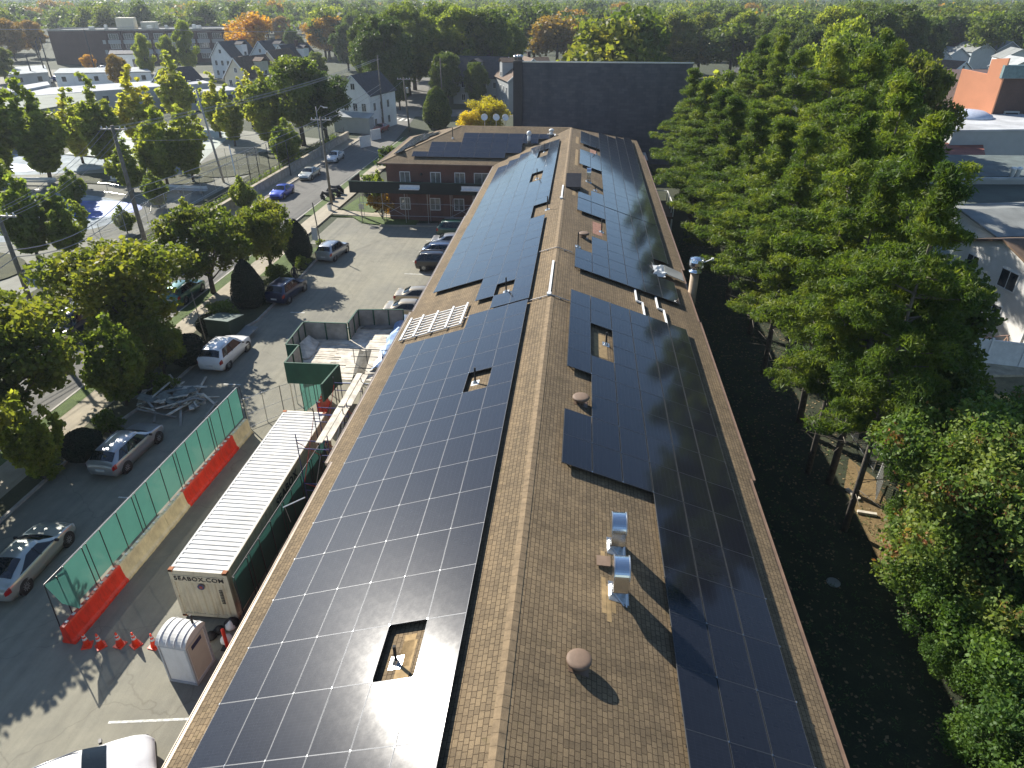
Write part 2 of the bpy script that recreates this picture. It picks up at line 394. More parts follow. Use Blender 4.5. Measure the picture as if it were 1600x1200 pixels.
grimy(M['cream_paint'],.5,rust=(.22,.09,.035)); grimy(M['white_paint'],.4,(.7,.66,.58),1.2); grimy(M['white_plastic'],.3,(.7,.68,.62)); grimy(M['cream_plastic'],.45,(.7,.66,.6)); grimy(M['red_plastic'],.7,(.5,.4,.4)); grimy(M['plywood_green'],.5,(.6,.6,.6)); grimy(M['slate_wall'],.8,(.6,.6,.62),.12); grimy(M['siding_white'],.3,(.75,.74,.7),.5); grimy(M['brick'],.6,(.6,.6,.6),.5)
# ------------------------------------------------------------------ the ground
def sheet(name, poly, z, mat):
    mb=MB(); mb.add([(x,y,z) for x,y in poly],[tuple(range(len(poly)))]); return struct(name,mb,mat)
mb=MB()
# terrain reaching the far hills: flat near, low ridges beyond
xs=[-4200,-3200,-2400,-1700,-1200,-800,-500,-300,-150,0,150,300,500,800,1200,1700,2400,3200,4200]
ys=[-400,-100,0,200,400,700,1000,1400,1800,2300,2800,3300,3800,4400]
def terr(x,y):
    d=math.hypot(x,y)
    if d<1300: return -0.02
    k=min(1,(d-1300)/2200)
    return -0.02+k*k*(3+14*(.5+.5*math.sin(x*.0016+1.3))+9*(.5+.5*math.sin(x*.0041+y*.0011)))
n=len(xs)
mb.add([(x,y,terr(x,y)) for y in ys for x in xs],[(j*n+i,j*n+i+1,(j+1)*n+i+1,(j+1)*n+i) for j in range(len(ys)-1) for i in range(n-1)])
struct('ground',mb,M['country'])
sheet('parking_lot',[(-28,-20),(-8,-20),(-8,77),(-24.5,75),(-26.2,77.3),(-28,77)],.012,M['lot'])
sheet('street',[(-39.6,-20),(-32.4,-20),(-32.4,98),(-33.0,125),(-34.8,146),(-37.5,170),(-47,230),(-54,228),(-46,168),(-42,145),(-40.2,122),(-39.6,100)],.010,M['street'])
sheet('cross_street',[(-44.5,152),(-8,156),(60,162),(60,170),(-9,166),(-44.5,162)],.014,M['street'])
mb=MB()
for k in range(6): mb.box(-42.8+k*1.25,-42.2+k*1.25,147.0,150.4,.016,.020)
struct('crosswalk_marking',mb,M['white_line'])
mb=MB(); mb.box(-31.2,-29.1,-20,128,-.1,.135); struct('sidewalk',mb,M['concrete'])
mb=MB(); mb.box(-41.7,-39.75,-20,126,-.1,.135); struct('far_sidewalk',mb,M['concrete'])
mb=MB(); mb.box(-32.25,-31.2,-20,72.5,-.1,.12); mb.box(-32.25,-31.2,77.5,128,-.1,.12); struct('grass_strip',mb,M['grass'])
mb=MB(); mb.box(-32.4,-32.25,-20,128,-.1,.14); mb.box(-39.75,-39.6,-20,126,-.1,.14); struct('street_curb',mb,M['curb'])
# planter strip between the sidewalk and the lot
P1=[(-29.1,-20),(-28.0,-20),(-27.9,30),(-26.6,37),(-26.4,44),(-25.2,48),(-25.2,56),(-25.4,62),(-24.8,66),(-25.6,67.2),(-29.1,67.2)]
mb=MB(); mb.prism(P1,-.1,.13); struct('planting_bed',mb,M['planting'])
mb=MB()
for a,b in zip(P1[1:10],P1[2:11]): mb.bar((a[0],a[1],.07),(b[0],b[1],.07),.15,.16)
struct('planter_curb',mb,M['curb'])
mb=MB(); mb.prism([(-29.1,57.5),(-26.9,57.5),(-26.2,65.8),(-29.1,65.8)],.05,.15); struct('lawn_patch',mb,M['grass'])
# lawns and walk in front of the wing
mb=MB(); mb.prism([(-29.1,77.6),(-26.3,77.4),(-24.2,75.1),(-21.6,74.4),(-18.2,74.9),(-18.2,76.6),(-23.2,77.6),(-24.2,79.6),(-29.1,79.6)][:7],-.1,.12); mb.prism([(-28.6,80.2),(-24.3,79.2),(-24.0,86),(-28.0,86.6)],-.1,.12)
struct('front_lawn',mb,M['grass'])
mb=MB(); mb.prism([(-29.1,78.3),(-20,77.4),(-8.4,77.4),(-8.4,78.6),(-20,78.8),(-29.1,80.1)],-.1,.10); mb.prism([(-22.2,74.2),(-8.3,74.8),(-8.3,75.0),(-22.2,74.5)],-.1,.15); struct('front_walk',mb,M['concrete'])
mb=MB(); mb.cyl((-22.6,73.6,.014),.55,.012,18); struct('drain_cover',mb,M['dark_metal'])
# painted lines in the lot
mb=MB()
for y in (14.2,11.0,8.2): mb.bar((-15.6-.4*(y==14.2),y-.3,.016),(-12.2,y+.25,.016),.10,.004)
for y in (59.7,63.2,66.1,69.6,50.9,48.4): mb.bar((-15.9,y,.016),(-10.4,y,.016),.10,.004)
for y in (26,38,50): mb.bar((-23.2,y,.016),(-22.0,y,.016),.10,.004)
struct('bay_marking',mb,M['white_line'])
# park
sheet('park_ground',[(-160,10),(-42.2,10),(-42.2,124),(-160,170)],.006,M['pale_concrete'])
def blob(cx,cy,rx,ry,n=40,ph=0,w=.0): return [(cx+rx*(1+w*math.sin(3*a+ph))*math.cos(a),cy+ry*(1+w*math.sin(2*a+ph))*math.sin(a)) for a in [2*math.pi*k/n for k in range(n)]]
sheet('splash_pad',blob(-68,74,15,10.5,48),.012,M['pool_light'])
sheet('splash_pad_deep',blob(-60.5,77.5,6.8,4.6,36,1,.12),.018,M['pool'])
sheet('upper_pool',blob(-86,101,15,7.5,36),.012,M['pool_light'])
sheet('upper_pool_deep',blob(-90,98,9,3.4,36,2,.1),.018,M['pool'])
sheet('tennis_court',[(-84,108),(-58,101),(-66,132),(-94,140)],.012,plain('court_surface',(.30,.34,.30),.8,var=.12,scale=.3))
mb=MB()
mb.prism([(-47.5,10),(-42.25,10),(-42.25,124),(-47.5,120)],-.1,.10)
mb.prism(blob(-63,93,12,3.4),-.1,.12); mb.prism(blob(-52,104,6,9),-.1,.12); mb.prism(blob(-84,86,9,3),-.1,.12); mb.prism(blob(-62,56,10,6),-.1,.12)
struct('park_beds',mb,M['planting'])
sheet('bus_yard',[(-200,150),(-118,128),(-95,175),(-120,235),(-230,250)],.010,M['lot'])
# east side yard
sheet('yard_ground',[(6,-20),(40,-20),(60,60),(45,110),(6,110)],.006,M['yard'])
mb=MB(); mb.prism([(14.7,24.2),(16.4,23.6),(16.8,31.5),(16.0,33.2),(14.9,30.5)],-.05,.03); struct('leafy_path',mb,grassmat('leaf_litter',(.13,.085,.035),(.24,.17,.08)))
sheet('neighbour_yard',[(27,20),(48,20),(60,120),(30,72)],.012,grassmat('dry_lawn',(.10,.09,.05),(.24,.20,.11)))
mb=MB(); mb.prism([(26.2,43.6),(34.5,44.6),(34.4,48.9),(26.4,48.0)],-.05,.18); struct('timber_deck',mb,plain('deck_boards',(.36,.31,.22),.8,var=.3,scale=2))
# ------------------------------------------------------------------ sky, sun, air
AZ=-48.0; EL=33.0
w=bpy.data.worlds.new('World'); S.world=w; w.use_nodes=True; t=w.node_tree
bg=t.nodes['Background']; sk=t.nodes.new('ShaderNodeTexSky'); sk.sky_type='NISHITA'; sk.sun_disc=False
sk.sun_elevation=R(EL); sk.sun_rotation=R(AZ); sk.altitude=50; sk.air_density=1.0; sk.dust_density=.15; sk.ozone_density=3.0
lk(t,sk.outputs[0],bg.inputs[0]); bg.inputs[1].default_value=.078
sd=bpy.data.lights.new('sun','SUN'); so=bpy.data.objects.new('sun',sd); COL.objects.link(so)
sd.energy=5.0; sd.angle=R(.53); sd.color=(1.0,.94,.84)
sv=Vector((math.sin(R(AZ))*math.cos(R(EL)),math.cos(R(AZ))*math.cos(R(EL)),math.sin(R(EL))))
so.rotation_euler=sv.to_track_quat('Z','Y').to_euler()
S.view_settings.view_transform='Standard'; S.view_settings.look='None'; S.view_settings.exposure=1.02; S.view_settings.gamma=1
# ------------------------------------------------------------------ apartment building (L-shaped, hipped roof)
XR=-1.13; ZR=9.3; AL=math.atan(.3346); CA=math.cos(AL); SA=math.sin(AL)
def rp(side,u,Y,h=0.0):
    """point on the main roof: u metres down the slope from the ridge, h above it"""
    return Vector((XR+side*(u*CA+h*SA), Y, ZR-u*SA+h*CA))
YE=84.6; HW=8.25
apt=thing('apartment_building','long brick apartment building with brown shingle roof, solar arrays and a far wing','building',(0,0,0))
def eave(side,segs):
    pts=[]
    for (y0,y1,u) in segs: pts += [tuple(rp(side,u,y0)),tuple(rp(side,u,y1))]
    return pts
segL=[(-8,21.5,8.62),(21.5,36.6,8.86),(36.6,56.8,8.70)]
segR=[(-8,22.0,8.72),(22.0,36.8,8.88),(36.8,45.5,8.80),(45.5,84.0,9.02)]
mb=MB()
L=eave(-1,segL)+[tuple(rp(-1,8.62,56.8)),(XR-8.17,76.43,ZR-8.17*.3346)]
mb.slab([(XR,-8,ZR)]+L+[(XR,YE,ZR)],.16)
mb.slab([(XR,-8,ZR)]+eave(1,segR)+[(XR+8.3,92.9,ZR-8.3*.3346),(XR,YE,ZR)],.16)
roof=mb.build('roof',M['shingle_y'],apt)
mb=MB()
XH=-14.25
mb.slab([(XR,YE,ZR),(XH,YE,ZR),(-22.3,76.43,ZR-8.17*.3346),(XR-8.17,76.43,ZR-8.17*.3346)],.16)
mb.slab([(XR,YE,ZR),(XH,YE,ZR),(-22.3,92.9,ZR-8.3*.3346),(XR+8.3,92.9,ZR-8.3*.3346)],.16)
roof2=mb.build('roof',M['shingle_x'],apt)
mb=MB(); mb.slab([(XH,YE,ZR),(-22.3,92.9,ZR-8.3*.3346),(-22.3,76.43,ZR-8.3*.3346)],.16); mb.build('roof',M['shingle_y'],apt)
# ridge and hip caps
def cap(a,b,n1,n2,w=.17):
    a=Vector(a); b=Vector(b); c=MB()
    k=int((b-a).length/.3); d=(b-a)/k
    for i in range(k):
        p=a+d*i; q=a+d*(i+1.12)
        lift=Vector((0,0,.010)); l2=Vector((0,0,.016))
        c.add([p+l2,q+lift,q+Vector(n1)*w+lift,p+Vector(n1)*w+l2],[(0,1,2,3)]); c.add([p+l2,q+lift,q+Vector(n2)*w+lift,p+Vector(n2)*w+l2],[(0,3,2,1)])
    return c
c1=cap((XR,-8,ZR),(XR,YE,ZR),(-CA,0,-SA),(CA,0,-SA)); c1.build('ridge_cap',M['ridge_cap'],roof)
c1=cap((XR,YE,ZR),(XH,YE,ZR),(0,-CA,-SA),(0,CA,-SA)); c1.build('ridge_cap',M['ridge_cap'],roof2)
c1=cap((XH,YE,ZR),(-22.3,76.43,ZR-8.17*.3346),(-.7,.66,-.03),(.7,-.66,-.03)); c1.build('ridge_cap',M['ridge_cap'],roof2)
c1=cap((XR,YE,ZR),(XR+8.3,92.9,ZR-8.3*.3346),(.7,-.66,-.03),(-.7,.66,-.03)); c1.build('ridge_cap',M['ridge_cap'],roof2)
# walls
mb=MB(); mb.box(-8.75,6.5,-7.5,76.9,0,6.45); mb.build('wall',M['brick'],apt)
mb=MB(); mb.box(-21.6,6.5,76.9+.004,92.2,0,6.45); wingwall=mb.build('wall',M['brick'],apt)
mb=MB()
mb.box(-22.0,-8.8,76.55,76.9,6.40,6.47); mb.box(6.5,7.0,-7.5,92,6.36,6.42); mb.box(-9.2,-8.75,-7.5,76.9,6.32,6.38)
mb.build('soffit',M['trim_brown'],apt)
# gutters
for side,segs,nm in ((-1,segL+[(56.8,75.9,8.62)],'gutter'),(1,segR,'gutter')):
    g=MB()
    for (y0,y1,u) in segs:
        a=rp(side,u+.07,y0,-.06); b=rp(side,u+.07,y1,-.06)
        g.bar(a,b,.13,.12); g.bar(a+Vector((side*.06,0,.06)),b+Vector((side*.06,0,.06)),.02,.03)
    g.build('gutter',M['gutter'] if side<0 else M['trim_brown'],apt)
g=MB(); g.bar((-22.3,76.35,6.50),(-9.3,76.35,6.50),.12,.12); g.bar((-22.38,76.4,6.48),(-22.38,92.9,6.48),.12,.12); g.build('gutter',M['trim_brown'],apt)
g=MB()
for (y,x) in ((8,6.6),(30,6.6),(52,6.6),(74,6.6)): g.tube([(x+.35,y,6.2),(x+.05,y,5.8),(x+.05,y,.1)],.05,8)
g.build('downspout',M['trim_brown'],apt)
def window(parent,x,y,z0,wd,h,axis='y',mull=1,side=-1,frame='trim_white',glass='curtain_glass',name='window'):
    """window in a wall facing -Y (axis y) or +-X (axis x); (x,y) = centre of the sill on the wall face"""
    f=MB(); t_=.07
    def bx(a0,a1,b0,b1,d0,d1,mm):
        if axis=='y': f_=(x+a0,x+a1,y+min(side*d0,side*d1),y+max(side*d0,side*d1),z0+b0,z0+b1)
        else: f_=(x+min(side*d0,side*d1),x+max(side*d0,side*d1),y+a0,y+a1,z0+b0,z0+b1)
        mm.box(*f_)
    bx(-wd/2,wd/2,-t_,0,0,.09,f); bx(-wd/2,wd/2,h,h+t_,0,.07,f); bx(-wd/2-t_,-wd/2,-t_,h+t_,0,.06,f); bx(wd/2,wd/2+t_,-t_,h+t_,0,.06,f)
    for k in range(mull):
        xx=-wd/2+wd*(k+1)/(mull+1); bx(xx-.025,xx+.025,0,h,0,.05,f)
    fo=f.build(name,M[frame],parent)
    p=MB(); bx(-wd/2+.004,wd/2-.004,.003,h-.003,0,.03,p); p.build('pane',M[glass],fo)
    return fo
for xx,wd in ((-19.5,1.05),(-16.0,1.05),(-13.25,1.05),(-10.75,1.65)):
    window(apt,xx,76.9,4.15,wd,1.35); window(apt,xx-.2,76.9,1.35,wd,1.25)
    b=MB(); b.box(xx-.5,xx+.5,76.55,76.9,3.62,3.98); b.build('wall_air_conditioner',M['dark_metal'],apt)
for yy in range(12,76,5):
    window(apt,-8.75,yy,4.0,1.3,1.3,axis='x',side=-1); window(apt,-8.75,yy,1.2,1.3,1.3,axis='x',side=-1)
for yy in range(4,90,6): window(apt,6.5,yy,4.0,1.3,1.3,axis='x',side=1)
b=MB(); b.lathe([(.12,0),(.16,.05),(.12,.25),(.02,.3)],10,c=(-17.6,76.75,5.2)); b.build('wall_lamp',M['dark_metal'],apt)

# ------------------------------------------------------------------ solar arrays
PW,PL,PT=1.082,1.727,.038
def panel_mesh(name,frame,w_,l_):
    mb=MB(); e=.0075; x,y=w_/2,l_/2
    # frame: chamfered rails
    for (x0,x1,y0,y1) in ((-x,-x+e,-y,y),(x-e,x,-y,y),(-x+e,x-e,-y,-y+e),(-x+e,x-e,y-e,y)):
        mb.box(x0,x1,y0,y1,-PT,0,1)
    mb.box(-x+e,x-e,-y+e,y-e,-PT+.004,-.003,0)
    me_o=mb.build(name,[M['cells'],frame]); me=me_o.data; bpy.data.objects.remove(me_o); return me
PM_L=panel_mesh('panel_lit',M['frame_l'],PW,PL); PM_R=panel_mesh('panel_shade',M['frame_r'],PW,PL)
PM_W=panel_mesh('panel_wing',M['frame_l'],1.722,1.075)
def place_panel(parent,me,loc,rot,name='solar_panel'):
    o=bpy.data.objects.new(name,me); COL.objects.link(o); o.parent=parent; o.location=loc; o.rotation_euler=rot; return o
LIFT=.17
def array(label,side,cells,rowY,u0,pitch_u,group='solar arrays on the apartment roof',me=None,dy=0):
    """cells: list of (col,row); a panel of its own per cell"""
    root=thing('solar_array',label,'solar panels',(0,0,0),0,group)
    me=me or (PM_L if side<0 else PM_R)
    rails=MB()
    for (c,r) in cells:
        u=u0+(c+.5)*pitch_u; y=rowY(r)
        j=rnd.uniform(-.0025,.0025)
        place_panel(root,me,rp(side,u,y,LIFT+PT+rnd.uniform(-.002,.002)),(j,side*AL+rnd.uniform(-.002,.002),0))
    rows=sorted(set(r for c,r in cells))
    for r in rows:
        cs=sorted(c for c,rr in cells if rr==r)
        run=[]; 
        for c in cs+[None]:
            if run and (c is None or c!=run[-1]+1):
                for off in (-.48,.48):
                    a=rp(side,u0+run[0]*pitch_u+.02,rowY(r)+off,LIFT-.03); b=rp(side,u0+(run[-1]+1)*pitch_u-.02,rowY(r)+off,LIFT-.03)
                    rails.bar(a,b,.04,.045)
                    for k in range(len(run)+1):
                        p=rp(side,u0+(run[0]+.12+k*(len(run)-.24)/len(run))*pitch_u,rowY(r)+off,0); rails.bar(p,p+Vector((0,0,LIFT-.04)),.05,.05)
                run=[]
            if c is not None: run.append(c)
    for (c,r) in cells:
        for off in (-.5,.5):
            p=rp(side,u0+(c+1)*pitch_u,rowY(r)+off*1.735,LIFT+PT+.004)
            rails.obox(p,.03,.05,.012,Matrix.Rotation(side*AL,3,'Y'),1)
    rails.build('mounting_rail',[M['frame_d'],M['shiny_metal']],root)
    return root
PU=1.093
# left near: rows counted towards the camera from Y=32.95
def r1(r): return 32.95-1.735*(r+.5)
cells=[(c,r) for r in range(0,18) for c in range(6) if not (r==0 and c>=3)]
# holes round the vent pipes: rows 4 (Y 24.3-26) and 12 (Y 10.3-12)
cells=[x for x in cells if x not in ((1,4),(1,12))]
cells=[x for x in cells if not(x[1]>=16)]
array('near solar array on the sunlit left slope, white sun glare in its lower corner',-1,cells,r1,1.20,PU)
def r2(r): return 33.12+1.73*(r+.5)
cells=[]
for r in range(0,11):
    for c in range(6):
        if r==0 and c not in (0,1): continue
        if r==1 and c not in (0,2): continue
        if r==2 and c not in (0,1,2): continue
        if r in (9,10) and c==0: continue
        cells.append((c,r))
array('middle left solar array with a stepped lower edge beside the white rail frame',-1,cells,r2,1.16,PU)
cells=[(c,r) for r in range(11,26) for c in range(6) if r<[26,26,26,25,24,23][c] and (c,r) not in ((1,16),(1,17),(1,22),(1,23))]
array('far solar array on the left slope running up to the wing roof',-1,cells,r2,1.10,PU)
# right near: rows towards the camera from 34.4
def r3(r): return 34.4-1.735*(r+.5)
cells=[]
for r in range(0,18):
    for c in range(6):
        if c==0 and (r in (5,6) or r>8): continue
        if c in (1,2) and r>8: continue
        if c==1 and r in (2,3): continue
        cells.append((c,r))
array('near black solar array on the right slope, stepping round brown and silver vents',1,cells,r3,.99,1.115)
cells=[(0,15),(1,15)]
array('short strip of black panels at the bottom edge of the photograph, right of the ridge',1,[(0,0)],lambda r:7.15,1.30,1.1)
def r4(r): return 38.05+1.735*(r+.5)
cells=[]
for r in range(0,9):
    for c in range(6):
        if c==0 and 2<=r<7: continue
        if c==1 and 4<=r<7: continue
        if c==5 and r in (2,3): continue
        cells.append((c,r))
array('middle right solar array beside the turbine flue, crumpled sheeting in its gap',1,cells,r4,1.12,1.11)
def r5(r): return 53.8+1.735*(r+.5)
cells=[]
for r in range(0,22):
    for c in range(6):
        Y=r5(r)+.9; lim=84.6+ (1.12+c*1.11)*CA-.6
        if Y>lim: continue
        if c<2 and (2-(c==0)<=r<7 or r in (11,12) or r>16): continue
        if c==2 and r>19: continue
        cells.append((c,r))
array('far solar array on the right slope, bright with reflected sky, ending at the diagonal hip',1,cells,r5,1.12,1.11)
# wing arrays
def wp(x,v,h=0.0): # v metres up the wing front slope from its eave
    return Vector((x,76.43+v*CA-h*SA,ZR-8.17*.3346+v*SA+h*CA))
root=thing('solar_array','blue-black solar array on the front slope of the brick wing, stepped at both ends','solar panels',(0,0,0),0,'solar arrays on the apartment roof')
x0=gp(641,243,7.3)[0]; wcells=[(0,0)]+[(c,r) for c in (1,2) for r in range(3)]+[(c,r) for c in (3,4,5) for r in range(5)]+[(6,r) for r in range(1,5)]+[(7,r) for r in (3,4)]+[(8,4)]
mr=MB()
for c,r in wcells:
    p=wp(x0+.88+c*1.745,1.15+(r+.5)*1.088,LIFT+PT); place_panel(root,PM_W,p,(AL,0,0))
    mr.bar(wp(x0+c*1.745,1.15+(r+.3)*1.088,LIFT-.03),wp(x0+1.76+c*1.745,1.15+(r+.3)*1.088,LIFT-.03),.04,.06)
    mr.bar(wp(x0+.5+c*1.745,1.15+(r+.3)*1.088,0),wp(x0+.5+c*1.745,1.15+(r+.3)*1.088,LIFT-.03),.05,.05)
mr.build('mounting_rail',M['frame_d'],root)
def hp(y,v,h=0.0): return Vector((-22.3+v*CA-h*SA,y,ZR-8.3*.3346+v*SA+h*CA))
root=thing('solar_array','small dull green-grey solar array on the hipped left end of the wing roof','solar panels',(0,0,0),0,'solar arrays on the apartment roof')
mr=MB()
for c,r in [(c,0) for c in range(0,6)]+[(c,1) for c in range(1,6)]+[(c,2) for c in (2,3,4)]+[(3,3)]:
    p=hp(79.0+c*1.745,1.5+(r+.5)*1.088,LIFT+PT); o=place_panel(root,PM_R,p,(0,-AL,0))
    mr.bar(hp(78.2+c*1.745,1.5+(r+.3)*1.088,LIFT-.03),hp(79.9+c*1.745,1.5+(r+.3)*1.088,LIFT-.03),.04,.06)
    mr.bar(hp(79+c*1.745,1.5+(r+.3)*1.088,0),hp(79+c*1.745,1.5+(r+.3)*1.088,LIFT-.03),.05,.05)
mr.build('mounting_rail',M['frame_d'],root)

# ------------------------------------------------------------------ roof furniture
def on_roof(side,u,Y): return tuple(rp(side,u,Y))
# gooseneck vents
def gooseneck(label,side,u,Y,s=1.0,group='silver gooseneck vents'):
    p=rp(side,u,Y); r=thing('gooseneck_vent',label,'roof vent',tuple(p),0,group); r.scale=(s,s,s)
    # duct with curved hood, mouth facing the camera side (-Y)
    o=[(.16,-.25),(.16,.80)]
    for k in range(1,20):
        a=math.pi*k/20; o.append((-.16+.32*math.cos(a),.80+.30*math.sin(a)))
    o += [(-.48,.80),(-.48,.44),(-.17,.30)]
    o += [(-.17,-.25)]
    mb=MB(); mb.extr(o,-.16,.16); mb.build('hood',M['shiny_metal'],r)
    mb=MB()
    for x in (-.17,.155):
        o2=[(y*1.03-.0,z+.004) for y,z in o[1:22]]
        for a,b in zip(o2,o2[1:]): mb.bar((x+.008,a[0],a[1]),(x+.008,b[0],b[1]),.02,.02)
    mb.build('seam',M['grey_metal'],r)
    mb=MB(); mb.box(-.145,.145,-.475,-.19,.425,.437); mb.build('mouth_screen',M['black'],r)
    mb=MB(); n=Vector((side*SA,0,CA)); ex=Vector((side*CA,0,-SA))*1.0
    def q(a,b,h=.010): return Vector((0,0,0))+Vector((CA,0,-SA*side))*a+Vector((0,1,0))*b+n*h
    mb.slab([q(-.24,-.34),q(.24,-.34),q(.24,.22),q(-.24,.22)],.01); mb.build('flashing',M['grey_metal'],r)
    mb=MB()
    A=(-.16,-.19,.22);B=(.17,-.19,.20);Cc=(.17,-.42,-.10)
    for a,b in ((A,B),(B,Cc),(Cc,A)): mb.bar(a,b,.035,.02)
    mb.build('brace',M['grey_metal'],r)
    return r
gooseneck('farther of the two silver gooseneck vents standing together on the near right slope',1,2.93,15.75,1.25)
gooseneck('nearer of the two silver gooseneck vents, its long shadow falling across black panels',1,2.93,13.95,1.25)
gooseneck('small silver gooseneck vent high on the far right slope between panels',1,2.1,60.9,1.1)
p=rp(1,2.5,14.85); r=thing('roof_vent','small flat brown vent between the two silver gooseneck vents','roof vent',tuple(p))
mb=MB(); mb.box(-.14,.14,-.14,.14,-.04,.10); mb.build('base',M['cap_brown'],r); mb=MB(); mb.slab([(-.2,-.2,.12),(.2,-.2,.10),(.2,.2,.10),(-.2,.2,.12)],.02); mb.build('cap',M['cap_brown'],r)
# mushroom vents
def mushroom(label,u,Y,s=1.0):
    p=rp(1,u,Y); r=thing('mushroom_vent',label,'roof vent',tuple(p),0,'brown mushroom vents'); r.scale=(s,s,s)
    mb=MB(); mb.lathe([(.17,-.1),(.17,.26)],18); mb.build('neck',M['cap_brown'],r,True)
    mb=MB(); mb.lathe([(.20,.20),(.33,.20),(.355,.235),(.355,.285),(.33,.315),(.25,.335),(.12,.35),(.02,.352)],28); mb.build('cap',M['cap_brown'],r,True)
    mb=MB(); mb.slab([(-.28,-.28,.28*.3346+.012),(.28,-.28,-.28*.3346+.012),(.28,.28,-.28*.3346+.012),(-.28,.28,.28*.3346+.012)],.01); mb.build('flashing',M['trim_brown'],r)
mushroom('nearest brown mushroom vent, alone on bare shingles below the gooseneck vents',1.78,11.1,.88)
mushroom('brown mushroom vent between two black panels beside the ridge',1.72,23.4,.95)
mushroom('farthest brown mushroom vent, small and pale on the middle of the right slope',1.75,44.8,1.0)
# vent pipes
pipe_lab=[('black vent pipe in the nearest panel cut-out of the left slope',-1,3.0,11.05,.62),('black vent pipe in the second panel cut-out of the left slope',-1,3.05,25.3,.75),
 ('black vent pipe in the notch at the lower edge of the middle left array',-1,2.75,35.5,.85),('black vent pipe in a notch by the ridge on the left slope',-1,1.15,50.6,1.0),
 ('small vent pipe in the nearer far cut-out of the left slope',-1,2.75,62.4,.9),('small vent pipe in the farther far cut-out of the left slope',-1,2.75,74.4,.9),
 ('black vent pipe in the cut-out of the near right array',1,2.95,29.5,.65),('black vent pipe beside reddish patched shingles on the right slope',1,3.05,47.4,.9),
 ('thin vent pipe between panels at the far right of the roof',1,3.0,74.0,.9),('thin black vent pipe at the notch left of the farthest mushroom vent',1,1.35,42.4,.95),
 ('pair of pale vent pipes in the large right cut-out',1,2.7,58.6,.45)]
for lab,sd_,u,Y,h in pipe_lab:
    p=rp(sd_,u,Y); r=thing('vent_pipe',lab,'vent pipe',tuple(p),0,'plumbing vent pipes')
    mb=MB(); mb.tube([(0,0,-.05),(0,0,h)],.042,12); mb.tube([(0,0,h-.004),(0,0,h+.002)],.03,10); mb.build('pipe',M['black'],r)
    mb=MB(); mb.lathe([(.11,-.03),(.085,.05),(.055,.13)],14); mb.slab([(-.17,-.2,sd_*.17*.3346+.012),(.17,-.2,-sd_*.17*.3346+.012),(.17,.2,-sd_*.17*.3346+.012),(-.17,.2,sd_*.17*.3346+.012)],.008); mb.build('flashing',M['grey_metal'],r)
# patched lighter shingles: thin overlay sheets with a stain of their own
patch=plain('new_shingle_patch',(.30,.205,.095),.9,var=.25,scale=6)
red_patch=plain('reddish_shingle_patch',(.30,.15,.10),.9,var=.25,scale=5)
def rpatch(mt,side,u0,u1,y0,y1,h=.006):
    mb=MB(); mb.slab([rp(side,u0,y0,h),rp(side,u1,y0,h),rp(side,u1,y1,h),rp(side,u0,y1,h)],.004); mb.build('shingle_patch',mt,roof)
for u0,y0,y1 in ((2.43,13.0,14.3),(2.57,12.75,14.0),(2.71,13.1,13.9),(2.43,15.1,15.35)): rpatch(patch,1,u0,u0+.13,y0,y1)
for u0,u1,y0,y1 in ((.72,1.02,65.6,73),(.66,.98,76.2,80),(.72,.98,54.6,56.0)): rpatch(patch,1,u0,u1,y0,y1)
for u0,u1,y0,y1 in ((2.55,2.95,10.3,11.7),(2.62,2.95,10.9,11.9)): rpatch(patch,-1,u0,u1,y0,y1)
rpatch(patch,1,2.35,3.0,28.0,30.4)
rpatch(red_patch,1,2.4,3.1,46.4,49.3); rpatch(red_patch,1,2.3,3.0,72.8,75.8)
# conduits over the ridge
for lab,Y in (('grey conduit crossing the ridge between near and middle arrays',33.05),('grey conduit crossing the ridge farther up the roof',40.75)):
    mb=MB(); mb.tube([rp(-1,6.3 if Y<35 else 1.25,Y,.07),rp(-1,.05,Y,.07),rp(1,.05,Y,.07),rp(1,1.0,Y,.07)],.028,8)
    for sd_,u in ((-1,.6),(1,.5)): mb.obox(rp(sd_,u,Y,.03),.08,.12,.06,Matrix.Rotation(sd_*AL,3,'Y'))
    one('conduit_pipe',mb,M['conduit'],lab,'conduit')
for lab,Y0,Y1 in (('short white raceway along the ridge just above the nearer conduit',33.2,38.3),('white raceway on the far ridge beside the dark skylight shadow',52.5,56.5)):
    mb=MB(); mb.bar(rp(-1,.10,Y0,.06),rp(-1,.10,Y1,.06),.12,.09); mb.obox(rp(-1,.1,Y0,.08),.22,.25,.13); one('raceway',mb,M['trim_white'],lab,'conduit')
for k,(u,lab) in enumerate(((5.3,'upper of two white stepped raceways between the right arrays'),(6.6,'lower of two white stepped raceways between the right arrays'))):
    mb=MB(); mb.bar(rp(1,u,34.3,.08),rp(1,u,36.4,.08),.10,.08); mb.bar(rp(1,u,36.4,.08),rp(1,u-.35,36.4,.08),.10,.08); mb.bar(rp(1,u-.35,36.4,.08),rp(1,u-.35,38.1,.08),.10,.08)
    one('raceway',mb,M['trim_white'],lab,'conduit',group='stepped raceways')
# tilted smoke hatch on the ridge, shade painted into its lid as a dark colour
r=thing('roof_hatch','tilted hatch standing open beside the far ridge, shade put into its lid colour','roof hatch',tuple(rp(1,.75,57.2)))
mb=MB(); mb.box(-.55,.55,-1.0,1.0,-.2,.22); mb.build('curb',M['dark_metal'],r); mb=MB(); mb.slab([(-.6,-1.05,.25),(.62,-1.05,.25),(.62,.5,1.0),(-.6,.5,1.0)],.06); mb.build('lid',M['dark_metal'],r)
